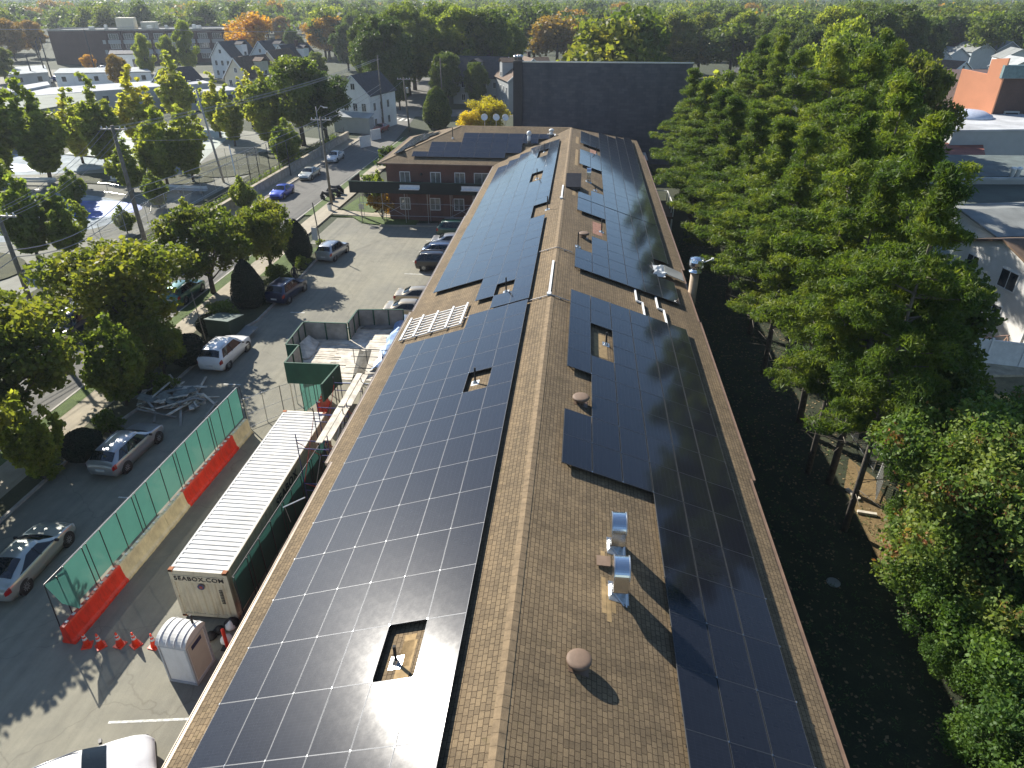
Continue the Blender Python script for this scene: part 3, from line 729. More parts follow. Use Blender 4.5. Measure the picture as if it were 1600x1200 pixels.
# white rail frame waiting for panels on the left slope
r=thing('rail_frame','white and rust-red metal rail frame lying on the bare left slope near the eave','rail frame',(0,0,0))
mb=MB()
for k in range(8): mb.bar(rp(-1,4.85,32.3+k*.36,.10),rp(-1,8.5,32.3+k*.36,.10),.06,.06)
mb.build('cross_rail',M['trim_white'],r)
mb=MB()
for u in (4.9,5.75,6.7,7.6,8.35): mb.bar(rp(-1,u,32.15,.17),rp(-1,u,35.0,.17),.10,.06)
mb.build('long_rail',M['trim_white'],r)
# crumpled sheeting in the right array gap
r=thing('torn_sheeting','crumpled white sheeting and a pale tilted board in the gap of the middle right array','debris',tuple(rp(1,7.2,43.0,.1)),0)
mb=MB(); q=random.Random(3); g=[[ (i*.28-.7+q.uniform(-.1,.1), j*.3-1.2+q.uniform(-.1,.1), q.uniform(.0,.32)-(i*.28-.7)*.33) for i in range(4)] for j in range(7)]
vs=[p for row in g for p in row]; mb.add(vs,[(j*4+i,j*4+i+1,j*4+i+5,j*4+i+4) for j in range(6) for i in range(3)]); mb.build('sheet',M['white_plastic'],r)
mb=MB(); mb.slab([(.1,-.6,.18),(1.3,-.9,-.2),(1.3,.3,-.1),(.1,.6,.32)],.04); mb.build('board',M['roof_grey'],r)
# turbine ventilator on a brown flue at the right eave
r=thing('flue_stack','tall brown flue with a shiny metal turbine cap at the right eave','chimney',tuple(rp(1,9.12,41.4))); r.location.z=0
zt=7.75
mb=MB(); mb.tube([(0,0,0),(0,0,zt)],.27,16); mb.build('flue',plain('rust_streaked_flue',(.33,.24,.15),.6,var=.5,scale=1.2),r,True)
mb=MB(); mb.lathe([(.30,zt),(.40,zt+.06),(.40,zt+.14),(.26,zt+.2),(.26,zt+.34),(.36,zt+.40)],20); mb.build('collar',M['shiny_metal'],r,True)
mb=MB(); mb.lathe([(.36,zt+.40),(.44,zt+.55),(.45,zt+.75),(.40,zt+.9),(.2,zt+1.0),(.02,zt+1.03)],20); 
for k in range(16):
    a=2*math.pi*k/16; mb.bar((.43*math.cos(a),.43*math.sin(a),zt+.42),(.40*math.cos(a+.2),.40*math.sin(a+.2),zt+.95),.03,.05)
mb.build('turbine_head',M['shiny_metal'],r)
mb=MB(); mb.bar((.45,0,zt+.7),(.95,.2,zt+.85),.05,.05); mb.obox((.98,.2,zt+.87),.14,.14,.12); mb.build('wind_vane',M['trim_white'],r)
# small bay roof projecting on the right side far up
r=thing('side_porch','small porch with a pale railing on the right side of the building, far along','porch',(8.4,69,0))
mb=MB(); mb.box(-1.9,.8,-3,3,4.1,4.3); mb.build('slab',M['roof_brown'],r); mb=MB()
for y in (-3,-1.5,0,1.5,3): mb.bar((.75,y,4.3),(.75,y,5.3),.08)
mb.bar((.75,-3,5.3),(.75,3,5.3),.08); mb.bar((.75,3,5.3),(-1.7,3,5.3),.08); mb.build('railing',M['trim_white'],r); mb=MB()
for y in (-2.9,2.9): mb.bar((.7,y,0),(.7,y,4.1),.14)
mb.build('post',M['trim_white'],r)
# wing roof: white vents by the valley, small pipes
for lab,x,v,h,wd in (('tall white square vent on the wing roof near the valley',gp(826,222,8.3)[0],5.0,1.15,.45),('short white round vent on the wing roof close to the main ridge',gp(861,206,9.3)[0],6.6,.7,.5)):
    r=thing('white_vent',lab,'roof vent',tuple(wp(x,v)),0,'white vents on the wing roof')
    mb=MB(); mb.lathe([(wd*.42,-.1),(wd*.42,h*.75)],14); mb.build('duct',M['white_plastic'],r,True)
    mb=MB(); mb.lathe([(wd*.55,h*.7),(wd*.6,h*.75),(wd*.6,h*.95),(wd*.3,h*1.08),(.02,h*1.1)],14); mb.build('cap',M['white_plastic'],r,True)
    mb=MB(); mb.slab([(-.5,-.4,-.4*.3346+.015),(.5,-.4,-.4*.3346+.015),(.5,.4,.4*.3346+.015),(-.5,.4,.4*.3346+.015)],.01); mb.build('flashing',M['white_plastic'],r)
r=thing('vent_pipe','thin vent pipe left of the wing solar array','vent pipe',tuple(wp(gp(711,213,8.3)[0],5.6)),0,'plumbing vent pipes')
mb=MB(); mb.tube([(0,0,-.1),(0,0,1.2)],.045,8); mb.build('pipe',M['black'],r); mb=MB(); mb.lathe([(.15,-.1),(.06,.15)],10); mb.build('flashing',M['white_plastic'],r)
# ------------------------------------------------------------------ cars
# stations along the car, rear (0) to front (1): t, underside, middle, belt, top, half-width low, belt, top
PROF={
'sedan':dict(L=4.75,W=.91,st=[(0,.42,.55,.74,.78,.66,.68,.52),(.02,.26,.5,.92,.97,.82,.82,.66),(.09,.20,.52,.98,1.05,.89,.87,.72),(.16,.18,.54,.97,1.08,.91,.89,.70),(.30,.18,.54,.96,1.38,.91,.90,.57),(.42,.18,.54,.95,1.45,.91,.90,.56),(.56,.18,.54,.94,1.43,.91,.90,.56),(.73,.18,.53,.93,1.01,.91,.88,.72),(.86,.18,.50,.85,.92,.90,.84,.68),(.96,.20,.45,.70,.76,.82,.76,.58),(1,.32,.44,.55,.58,.62,.60,.48)],cab=(.17,.30,.56,.72)),
'suv':dict(L=4.6,W=.93,st=[(0,.45,.6,.86,.9,.72,.74,.62),(.015,.30,.58,1.04,1.10,.86,.86,.74),(.06,.24,.60,1.08,1.35,.92,.91,.70),(.12,.22,.62,1.08,1.62,.93,.92,.64),(.25,.22,.62,1.06,1.69,.93,.92,.64),(.42,.22,.62,1.04,1.70,.93,.92,.64),(.57,.22,.60,1.02,1.64,.93,.91,.63),(.73,.22,.58,1.01,1.12,.93,.89,.76),(.86,.22,.55,.97,1.05,.92,.86,.74),(.96,.25,.50,.82,.90,.84,.80,.66),(1,.40,.50,.66,.70,.68,.66,.52)],cab=(.03,.13,.57,.72)),
'coupe':dict(L=4.8,W=.92,st=[(0,.40,.52,.76,.80,.66,.68,.54),(.02,.25,.48,.93,.98,.82,.82,.68),(.10,.20,.50,.98,1.06,.90,.88,.70),(.20,.18,.52,.97,1.20,.92,.90,.62),(.34,.18,.52,.95,1.37,.92,.90,.55),(.46,.18,.52,.94,1.40,.92,.90,.54),(.56,.18,.52,.93,1.37,.92,.90,.55),(.72,.18,.51,.91,1.00,.92,.88,.72),(.86,.18,.48,.84,.91,.90,.84,.66),(.96,.20,.42,.68,.74,.82,.76,.56),(1,.30,.42,.52,.56,.62,.60,.46)],cab=(.12,.34,.56,.71)),
'wagon':dict(L=4.7,W=.90,st=[(0,.42,.56,.80,.85,.70,.72,.6),(.015,.28,.54,.98,1.03,.84,.84,.70),(.07,.22,.56,1.0,1.2,.90,.89,.68),(.17,.20,.56,1.0,1.44,.91,.90,.60),(.30,.20,.56,.99,1.50,.91,.90,.60),(.44,.20,.56,.98,1.52,.91,.90,.60),(.57,.20,.55,.96,1.47,.91,.90,.59),(.73,.20,.54,.95,1.05,.91,.87,.73),(.86,.20,.50,.88,.96,.90,.84,.70),(.96,.22,.46,.74,.80,.82,.77,.60),(1,.34,.46,.58,.62,.64,.62,.48)],cab=(.04,.17,.57,.72)),
'van':dict(L=5.0,W=.97,st=[(0,.45,.7,1.05,1.1,.80,.82,.74),(.015,.30,.66,1.2,1.3,.90,.90,.80),(.05,.25,.66,1.2,1.75,.95,.94,.74),(.10,.24,.66,1.2,1.88,.97,.95,.72),(.25,.24,.66,1.18,1.92,.97,.95,.72),(.45,.24,.66,1.15,1.92,.97,.95,.72),(.62,.24,.66,1.12,1.84,.97,.94,.70),(.80,.24,.62,1.08,1.18,.96,.90,.78),(.90,.24,.56,.98,1.06,.93,.86,.74),(.97,.28,.52,.82,.88,.86,.80,.66),(1,.42,.54,.66,.70,.7,.68,.54)],cab=(.02,.08,.62,.79)),
}
def _st(prof,t):
    st=prof['st']
    for i in range(len(st)-1):
        if t<=st[i+1][0]: break
    a,b=st[i],st[i+1]; f=(t-a[0])/(b[0]-a[0]); 
    p0=st[max(0,i-1)]; p3=st[min(len(st)-1,i+2)]
    out=[]
    for k in range(1,8):
        m1=(b[k]-p0[k])/(b[0]-p0[0]+1e-9)*(b[0]-a[0]); m2=(p3[k]-a[k])/(p3[0]-a[0]+1e-9)*(b[0]-a[0])
        m1*=.7; m2*=.7
        out.append((2*f**3-3*f*f+1)*a[k]+(f**3-2*f*f+f)*m1+(-2*f**3+3*f*f)*b[k]+(f**3-f*f)*m2)
    return out
def car_pt(prof,t,v,off=0.0):
    """v runs 0 (underside) .. 3 (belt) .. 5 (roof edge) .. 6 (centre line); sign of v picks the side"""
    s=-1 if v<0 else 1; a=abs(v); zl,zm,zb,zt,wl,wb,wt=_st(prof,t); W=prof['W']
    pts=[(0,zl),(wl*.9,zl),(wl,zm),(wb,zb-.02),(wb-.025,zb+.02),(wt,zt-.055),(wt*.55,zt-.005),(0,zt)]
    keys=[0,1,2,3,3.3,5,5.5,6]
    for i in range(len(keys)-1):
        if a<=keys[i+1]: break
    f=(a-keys[i])/(keys[i+1]-keys[i]); x=pts[i][0]+(pts[i+1][0]-pts[i][0])*f; z=pts[i][1]+(pts[i+1][1]-pts[i][1])*f
    return Vector((s*x*W/.91, prof['L']*(t-.5), z))
def patch_mesh(prof,t0,t1,v0,v1,nt_=5,nv=4,off=.012,tf=None):
    mb=MB(); vs=[]
    for i in range(nt_+1):
        for j in range(nv+1):
            v=v0+(v1-v0)*j/nv
            fj=j/nv
            ta,tb=(t0,t1) if tf is None else tf(fj)
            t=ta+(tb-ta)*i/nt_
            p=car_pt(prof,t,v); e=.01
            dt=car_pt(prof,min(1,t+e),v)-car_pt(prof,max(0,t-e),v); dv=car_pt(prof,t,min(6,abs(v)+.05)*(1 if v>=0 else -1))-car_pt(prof,t,max(0,abs(v)-.05)*(1 if v>=0 else -1))
            n=dt.cross(dv); 
            if n.length>1e-9: n.normalize()
            c=Vector((0,p.y,.6)); 
            if n.dot(p-c)<0: n=-n
            vs.append(p+n*off)
    m=nv+1
    mb.add(vs,[(i*m+j,i*m+j+1,(i+1)*m+j+1,(i+1)*m+j) for i in range(nt_) for j in range(nv)]); return mb
_carcache={}
VK=[0,1,2,2.6,3,3.3,4.2,5,5.5,6]
def car_meshes(kind):
    if kind in _carcache: return _carcache[kind]
    prof=PROF[kind]; d={}
    def grab(mb,mats,sm=True):
        o=mb.build('x',mats,None,sm); me=o.data; bpy.data.objects.remove(o); return me
    mb=MB(); ts=[i/44 for i in range(45)]; ring=[-v for v in VK[1:-1]][::-1]
    full=[0]+VK[1:]+[-v for v in VK[1:-1]][::-1]
    n=len(full)
    for t in ts:
        for v in full: mb.v.append(tuple(car_pt(prof,t,v)))
    for i in range(44):
        for k in range(n):
            a=i*n+k; b=i*n+(k+1)%n; mb.f.append((a,b,b+n,a+n)); mb.m.append(0)
    mb.f.append(tuple(range(n))); mb.m.append(0); mb.f.append(tuple(44*n+k for k in range(n-1,-1,-1))); mb.m.append(0)
    d['body']=grab(mb,[PAINT['silver']])
    r0,r1,f0,f1=prof['cab']
    sd=lambda s:patch_mesh(prof,0,0,s*3.38,s*4.82,10,3,.012,lambda f:(r0+.06+(r1-r0)*.9*f, f1-.035-(f1-f0)*.93*f))
    d['side_window']=[grab(sd(1),[M['car_glass']]),grab(sd(-1),[M['car_glass']])]
    ws=MB()
    def strip(ta,tb,va=5.0):
        m=MB(); vs=[]; nv=8
        for i in range(5):
            t=ta+(tb-ta)*i/4
            for j in range(nv+1):
                v=(-va+ (12-2*va+0)*0)  # placeholder
                s=(j/nv)*2-1; vv=6-abs(s)*(6-va); vv=max(va,vv)
                p=car_pt(prof,t,vv if s>=0 else -vv); p=p+Vector((0,(-.012 if ta<.3 else .012),.014)); vs.append(p)
        m.add(vs,[(i*(nv+1)+j,i*(nv+1)+j+1,(i+1)*(nv+1)+j+1,(i+1)*(nv+1)+j) for i in range(4) for j in range(nv)]); return m
    d['windshield']=grab(strip(f0+.012,f1-.008),[M['car_glass']])
    d['rear_window']=grab(strip(r0+.012,r1-.012),[M['car_glass']])
    # pillars between side windows
    pl=MB()
    for s in (-1,1):
        for t in ((r1+f0)/2+.02,)+(((r1+.09),) if kind in('suv','wagon','van') else ()):
            a=car_pt(prof,t,s*3.3); b=car_pt(prof,t-.01,s*4.9); pl.bar(a+Vector((s*.018,0,0)),b+Vector((s*.018,0,.01)),.055,.02)
    for s in (-1,1):
        y=prof['L']*(f1-.5-.03); z=_st(prof,f1)[2]
        pl.obox((s*(prof['W']+.07),y-.08,z+.05),.16,.09,.11)
    d['trim']=grab(pl,[M['dark_metal']],False)
    hl=[patch_mesh(prof,.935,.985,s*2.5,s*3.25,3,2,.012) for s in (-1,1)]; d['headlight']=[grab(x,[M['lamp_glass']]) for x in hl]
    tl=[patch_mesh(prof,.004,.05,s*2.45,s*3.25,3,2,.012) for s in (-1,1)]; d['taillight']=[grab(x,[M['tail_red']]) for x in tl]
    mb=MB(); mb.box(-.25,.25,-prof['L']/2-.03,-prof['L']/2+.02,.60,.73); d['plate']=grab(mb,[M['plate']],False)
    mb=MB(); mb.box(-.55,.55,prof['L']/2-.05,prof['L']/2+.012,.36,.50); d['grille']=grab(mb,[M['black']],False)
    if kind in('suv','wagon'):
        mb=MB()
        for s in (-1,1):
            a=car_pt(prof,.16,s*5.05)+Vector((0,0,.05)); b=car_pt(prof,.56,s*5.05)+Vector((0,0,.05)); m_=(a+b)/2+Vector((0,0,.02)); mb.tube([a,m_,b],.018,6)
        d['roof_rail']=grab(mb,[M['grey_metal']])
    wr=.33 if kind not in('suv','van') else .36
    mb=MB()
    for k in range(1): 
        mb.v=[]; prof2=[(wr*.62,-.11),(wr*.96,-.11),(wr,-.07),(wr,.07),(wr*.96,.11),(wr*.62,.11)]
        n=24
        for (r_,x) in prof2:
            for k in range(n): a=2*math.pi*k/n; mb.v.append((x,r_*math.cos(a),r_*math.sin(a)))
        for i in range(len(prof2)-1):
            for k in range(n): a=i*n+k; b=i*n+(k+1)%n; mb.f.append((a,b,b+n,a+n)); mb.m.append(0)
    d['wheel']=grab(mb,[M['black']])
    mb=MB(); n=24
    for x in (-.095,.095):
        base=len(mb.v); mb.v.append((x*.7,0,0))
        for k in range(n): a=2*math.pi*k/n; mb.v.append((x,wr*.66*math.cos(a),wr*.66*math.sin(a)))
        for k in range(n): mb.f.append((base,base+1+k,base+1+(k+1)%n)); mb.m.append(0)
    for k in range(10):
        a=2*math.pi*k/10
        for x in (-.1,.1): mb.bar((x,.05*math.cos(a),.05*math.sin(a)),(x,wr*.6*math.cos(a),wr*.6*math.sin(a)),.035,.02,1,up=(1,0,0))
    d['rim']=grab(mb,[M['dark_metal'],M['grey_metal']],False)
    mb=MB(); mb.v=[]; n=24; A=wr+.06
    for x in (-.09,.09):
        for k in range(n): a=2*math.pi*k/n; mb.v.append((x,A*math.cos(a),A*math.sin(a)))
    mb.f=[tuple(range(n)),tuple(range(2*n-1,n-1,-1))]+[(k,(k+1)%n,n+(k+1)%n,n+k) for k in range(n)]; mb.m=[0]*len(mb.f)
    d['wheel_arch']=grab(mb,[M['black']],False)
    d['wr']=wr; _carcache[kind]=d; return d
def car(name,kind,colour,x,y,rz,label,cat='car',group=None,scale=1.0,tint=None):
    d=car_meshes(kind); prof=PROF[kind]
    root=thing(name,label,cat,(x,y,.014),rz,group); root.scale=(scale,scale,scale)
    def part(nm,me,loc=(0,0,0),parent=root):
        o=bpy.data.objects.new(nm,me); COL.objects.link(o); o.parent=parent; o.location=loc; return o
    b=part('body',d['body']); b.material_slots[0].link='OBJECT'; b.material_slots[0].material=PAINT[colour]
    for me in d['side_window']: part('side_window',me)
    part('windshield',d['windshield']); part('rear_window',d['rear_window']); part('mirror_and_pillar_trim',d['trim'])
    for me in d['headlight']: part('headlight',me)
    for me in d['taillight']: part('taillight',me)
    part('license_plate',d['plate']); part('grille',d['grille'])
    if 'roof_rail' in d: part('roof_rail',d['roof_rail'])
    wx=prof['W']-.10; 
    for sx in (-1,1):
        for fy in (.19,.81):
            yy=prof['L']*(fy-.5)
            part('wheel_arch',d['wheel_arch'],(sx*(prof['W']-.083),yy,d['wr']))
            w=part('wheel',d['wheel'],(sx*wx,yy,d['wr'])); part('rim',d['rim'],(0,0,0),w)
    return root
LG='cars parked in the lot'; SG='cars parked on the street'
car('parked_car','coupe','greysilver',-24.2,20.9,R(2),'pale silver sedan nearest the camera along the shaded planter',group=LG)
car('parked_car','wagon','silver',-24.7,29.6,R(-3),'silver hatchback parked beside the round clipped bush',group=LG)
car('parked_car','suv','white',-24.6,41.5,R(-2),'white sport utility vehicle parked beside the leaning dumpster',group=LG)
car('parked_car','suv','navy',-24.7,53.3,R(-6),'dark boxy vehicle with blue roof beside the nearer pointed evergreen',group=LG)
car('parked_car','suv','silver',-24.1,63.9,R(-8),'pale silver crossover beside the farther pointed evergreen',group=LG,scale=.95)
car('parked_car','wagon','white',-15.3,11.35,R(-57),'white car at the bottom edge pointing toward the building eave',group=LG)
car('parked_car','sedan','silver',-12.9,46.9,R(-90),'silver grey car half hidden behind the platform parapet',group=LG)
car('parked_car','sedan','gold',-12.9,50.1,R(-90),'cream sedan just beyond the green plywood platform',group=LG)
car('parked_car','sedan','gold',-12.7,53.0,R(-88),'champagne sedan with its hood at the roof eave, second beyond platform',group=LG)
car('parked_car','suv','black',-12.8,61.4,R(-88),'black station wagon with a big shadow, nearest of the four farther cars',group=LG)
car('parked_car','wagon','bluegrey',-12.8,64.7,R(-88),'blue grey wagon next to the black one near the eave',group=LG)
car('parked_car','sedan','silver',-12.5,67.8,R(-88),'silver sedan between the blue grey wagon and the dark green one',group=LG)
car('parked_car','suv','darkgreen',-12.6,71.6,R(-86),'dark green vehicle nearest the brick wing',group=LG,scale=1.05)
car('parked_car','sedan','blue',-38.3,86.2,R(180),'bright blue sedan parked along the far street curb',group=SG)
car('parked_car','sedan','greysilver',-38.3,96.4,R(180),'silver green sedan behind the blue one on the street',group=SG)
car('parked_car','sedan','white',-38.4,108.0,R(180),'white sedan near the pole on the far street curb',group=SG)
car('parked_car','sedan','red',-38.0,134.3,R(172),'dark red car parked below the white corner house',group=SG)
car('parked_car','wagon','teal',-33.5,52.3,R(0),'teal car partly hidden under the street tree',group=SG)
car('pickup_truck','van','navy',-38.3,44.5,R(180),'dark blue truck with a white cap, half hidden by foliage at left',cat='truck',group=SG,scale=1.05)
r=thing('truck_cap','white cap over the bed of the dark blue truck','truck cap',(-38.3,47.5,2.0),0)
mb=MB(); mb.slab([(-.9,-1.2,.12),(.9,-1.2,.12),(.9,1.4,.12),(-.9,1.4,.12)],.1); mb.build('lid',M['white_paint'],r)
car('parked_van','van','white',-38.5,60.3,R(180),'white van with a red panel beside the tall leaning pole',cat='van',group=SG)
car('distant_car','sedan','white',-21.5,184,R(60),'white car far away in the shade beyond the corner',group='distant cars')
car('distant_car','suv','white',-6.3,206,R(80),'white vehicle deep in the tree shade far up the street',group='distant cars')
yard_lab=['white car in the yard nearest the long pale roof','white car parked second along the distant yard','pale car parked third along the distant yard','white car by the white gabled shed at far left']
for i in range(16):
    px=[6,22,38,30,52,70,88,104,118,14,46,64,98,112,132,160][i]; py=[168,164,160,156,126,127,124,126,122,190,151,147,120,118,119,107][i]
    x,y=gp(px,py,.5); c_=['white','silver','white','red','black','white','blue','silver','white','black','silver','white','white','navy','silver','white'][i]
    car('distant_car','suv' if i%3 else 'sedan',c_,x,y,R([62,62,62,60,80,80,80,82,82,60,70,70,85,85,85,88][i]),{'white':'white','silver':'silver','red':'red','black':'black','blue':'blue','navy':'navy'}[c_]+' car in the crowded far-left yards',group=c_+' cars in the far-left yards')
k=0
for (px,py,c_,lab) in ((10,178,'white','white car at the left edge of the distant yard'),(42,118,'white','pale car in the far yard beside the light poles'),(62,117,'silver','silver car in the far yard right of the pale one'),(128,113,'white','white car in front of the long dark school wall'),(150,112,'silver','silver car in front of the school corner'),(170,116,'white','white car beside the small orange tree'),(15,300,'white','white car at the left edge beside the upper pool')):
    x,y=gp(px,py,.5); car('distant_car','suv' if k%2 else 'sedan',c_,x,y,R(60+20*k),lab,group='distant cars'); k+=1
# covered motorcycles by the pole
for i,(x,y) in enumerate(((-31.6,84.4),(-31.4,86.0),(-31.5,87.5))):
    lab=['black motorcycle under a dark cover nearest the street pole','middle dark covered motorcycle beside the street','dark motorcycle farthest from the street pole'][i]
    r=thing('motorcycle',lab,'motorcycle',(x,y,.01),R(75+8*i),'motorcycles by the pole')
    mb=MB(); mb.tube([(0,-.95,.45),(0,-.4,.95),(0,.1,.9),(0,.55,1.08),(0,1.0,.5)],[.18,.32,.28,.24,.16],10); mb.build('cover',M['black'],r,True)
    for yy in (-.7,.75):
        mb=MB(); mb.tube([(-.06,yy,.32),(.06,yy,.32)],.32,16); mb.build('wheel',M['black'],r)
    mb=MB(); mb.tube([(-.38,.45,1.12),(0,.55,1.05),(.38,.45,1.12)],.02,6); mb.build('handlebar',M['grey_metal'],r)
# ------------------------------------------------------------------ shipping container
r=thing('shipping_container','long cream shipping container with white ribbed roof and black lettering','container',(-14.52,18.75,0))
CW,CL,CH,CB=1.22,12.19,2.75,.16
mb=MB() # corrugated sides
def corr(a,b,z0,z1,dep,nrm,pitch=.28):
    a=Vector(a); b=Vector(b); d=(b-a); L_=d.length; d/=L_; n=int(L_/pitch); p=L_/n; vs=[]; 
    for i in range(n):
        for f,o in ((0,0),(.25,0),(.4,-dep),(.85,-dep)): vs.append(a+d*((i+f)*p)+Vector(nrm)*o)
    vs.append(b)
    m=len(vs); mb.add([v+Vector((0,0,z0)) for v in vs]+[v+Vector((0,0,z1)) for v in vs],[(i,i+1,m+i+1,m+i) for i in range(m-1)])
z0,z1=CB+.12,CH-.1
corr((-CW+.02,0.06,0),(-CW+.02,CL-.06,0),z0,z1,.035,(-1,0,0)); corr((CW-.02,.06,0),(CW-.02,CL-.06,0),z0,z1,.035,(1,0,0))
corr((-CW+.1,.03,0),(CW-.1,.03,0),z0,z1,.035,(0,-1,0),.30); corr((-CW+.1,CL-.03,0),(CW-.1,CL-.03,0),z0,z1,.03,(0,1,0))
mb.build('wall',M['cream_paint'],r)
mb=MB()
for x in (-CW+.06,CW-.06):
    mb.box(x-.06,x+.06,0,CL,CB,CB+.14); mb.box(x-.03,x+.055,0,CL,CH-.11,CH-.012)
    for y in (.06,CL-.06): mb.box(x-.065,x+.065,y-.065,y+.065,CB,CH-.004)
for y in (.055,CL-.03): mb.box(-CW,CW,y-.05,y+.05,CB-.003,CB+.14); mb.box(-CW,CW,y-.05,y+.05,CH-.25,CH-.010)
mb.build('frame',M['cream_paint'],r)
mb=MB()
for k in range(44):
    y=.14+k*(CL-.28)/44; w_=(CL-.28)/44
    for (a,b,za,zb) in ((0,.14,-.03,-.03),(.14,.26,-.03,0),(.26,.78,0,0),(.78,.90,0,-.03),(.90,1,-.03,-.03)):
        vs=[(-CW+.12,y+w_*a,CH-.006+za),(CW-.12,y+w_*a,CH-.006+za),(CW-.12,y+w_*b,CH-.006+zb),(-CW+.12,y+w_*b,CH-.006+zb)]; mb.add(vs,[(0,1,2,3)])
mb.box(-CW+.03,-CW+.12,.1,CL-.1,CH-.03,CH-.006); mb.box(CW-.12,CW-.03,.1,CL-.1,CH-.03,CH-.006); mb.box(-CW+.12,CW-.12,.02,.14,CH-.03,CH-.008); mb.box(-CW+.12,CW-.12,CL-.14,CL-.02,CH-.03,CH-.008)
mb.build('roof',M['white_paint'],r)
for x in (-CW+.09,CW-.09):
    for y in (.09,CL-.09):
        c=MB(); c.box(x-.095,x+.095,y-.095,y+.095,CH-.10,CH+.012); c.box(x-.095,x+.095,y-.095,y+.095,CB-.05,CB+.07); c.build('corner_casting',M['rust'],r)
mb=MB(); mb.box(-CW+.1,CW-.1,.1,CL-.1,0,CB); mb.build('skid',M['black'],r)
def text(parent,s,loc,rot,size,mat,name='lettering',ext=.004):
    cu=bpy.data.curves.new('t','FONT'); cu.body=s; cu.size=size; cu.extrude=ext; cu.align_x='CENTER'; cu.align_y='CENTER'; cu.space_character=1.12; cu.offset=size*.018
    o=bpy.data.objects.new('t',cu); COL.objects.link(o)
    dg=bpy.context.evaluated_depsgraph_get(); me=bpy.data.meshes.new_from_object(o.evaluated_get(dg)); bpy.data.objects.remove(o)
    me.materials.clear(); me.materials.append(mat)
    q=bpy.data.objects.new(name,me); COL.objects.link(q); q.parent=parent; q.location=loc; q.rotation_euler=rot; return q
mb=MB(); mb.box(-CW+.12,CW-.12,-.012,.004,CH-.62,CH-.26); mb.build('sign_board',M['cream_paint'],r)
text(r,'SEABOX.COM',(0,-.022,CH-.42),(math.pi/2,0,0),.31,M['text_black'])
e=MB(); e.tube([(0,-.02,CH-.83),(0,-.032,CH-.83)],.15,20); eo=e.build('emblem',M['emblem_blue'],r)
e=MB(); e.tube([(0,-.03,CH-.83),(0,-.042,CH-.83)],.085,5); e.build('emblem_centre',M['emblem_red'],eo)
for y in (4.6,): text(r,'SEABOX',(CW+.006,6.2,CH-.55),(math.pi/2,0,math.pi/2),.62,M['text_black'])
for k in range(7): # small data plate column
    pass
mb=MB()
for k in range(9): mb.box(.72,.86,-.014,-.002,1.75-k*.09,1.80-k*.09)
mb.build('data_lines',M['text_black'],r)
# ------------------------------------------------------------------ portable toilet
r=thing('portable_toilet','white portable toilet cabin with rounded ribbed roof and dark blue label','portable toilet',(-14.05,16.3,0.012),R(-5))
mb=MB(); mb.box(-.56,.56,-.56,.56,.10,2.02); mb.build('cabin',M['white_plastic'],r)
mb=MB()
for x in (-.565,.565):
    for y in (-.565,.565): mb.box(x-.035,x+.035,y-.035,y+.035,.02,2.06)
mb.box(-.60,.60,-.60,.60,.0,.10); mb.box(-.61,.61,-.61,.61,1.98,2.06); mb.build('frame',plain('grey_plastic_frame',(.40,.43,.45),.5,var=.06),r)
prof=[(-.64,2.06)]+[(-.64*math.cos(math.pi*k/14)*.98,2.06+.34*math.sin(math.pi*k/14)) for k in range(1,14)]+[(.64,2.06)]
mb=MB(); mb.extr([(y,z) for y,z in prof],-.62,.62); o=mb.build('roof',M['white_paint'],r); 
mb=MB()
for x in (-.45,-.15,.15,.45):
    pts=[(x,-.64*math.cos(math.pi*k/14)*.98,2.075+.34*math.sin(math.pi*k/14)) for k in range(0,15)]; mb.tube(pts,.022,6)
mb.build('roof_rib',M['white_plastic'],r)
mb=MB(); mb.box(.56,.572,-.30,.30,1.62,1.82); mb.build('label_panel',M['navy'],r)
mb=MB(); mb.box(.56,.568,-.46,.46,.14,1.95); mb.build('door',plain('cream_door_plastic',(.55,.52,.44),.5,var=.05),r)
mb=MB(); mb.tube([(.35,.35,2.2),(.35,.35,2.75)],.045,8); mb.build('vent_pipe',M['black'],r)
mb=MB(); mb.box(-.48,.48,-.574,-.56,.2,1.9); mb.build('side_panel',M['white_plastic'],r)
# ------------------------------------------------------------------ cones
def cone(x,y,label,rz=0,tilt=0):
    r=thing('traffic_cone',label,'traffic cone',(x,y,.014),rz,'cones beside the barriers')
    mb=MB(); mb.box(-.19,.19,-.19,.19,0,.04); mb.build('base',M['cone_red'],r)
    mb=MB(); mb.lathe([(.145,.04),(.032,.71),(.028,.72)],18); mb.build('body',M['cone_red'],r,True)
    for z0,z1 in ((.36,.46),(.54,.60)):
        f=lambda z:.145+(z-.04)/.67*(.032-.145)+.004
        mb=MB(); mb.lathe([(f(z0),z0),(f(z1),z1)],18); mb.build('reflective_band',M['cone_white'],r,True)
for (px,py,lab) in ((137,1009,'orange traffic cone leaning against the red barrier end'),(158,1010,'orange traffic cone second from the barrier end'),(188,1008,'orange traffic cone third from the barrier end, its shadow hidden'),(213,1008,'orange traffic cone standing alone in the sun'),(242,1010,'orange traffic cone half hidden beside the white toilet')):
    x,y=gp(px,py,0); cone(x,y,lab,R(10*px))
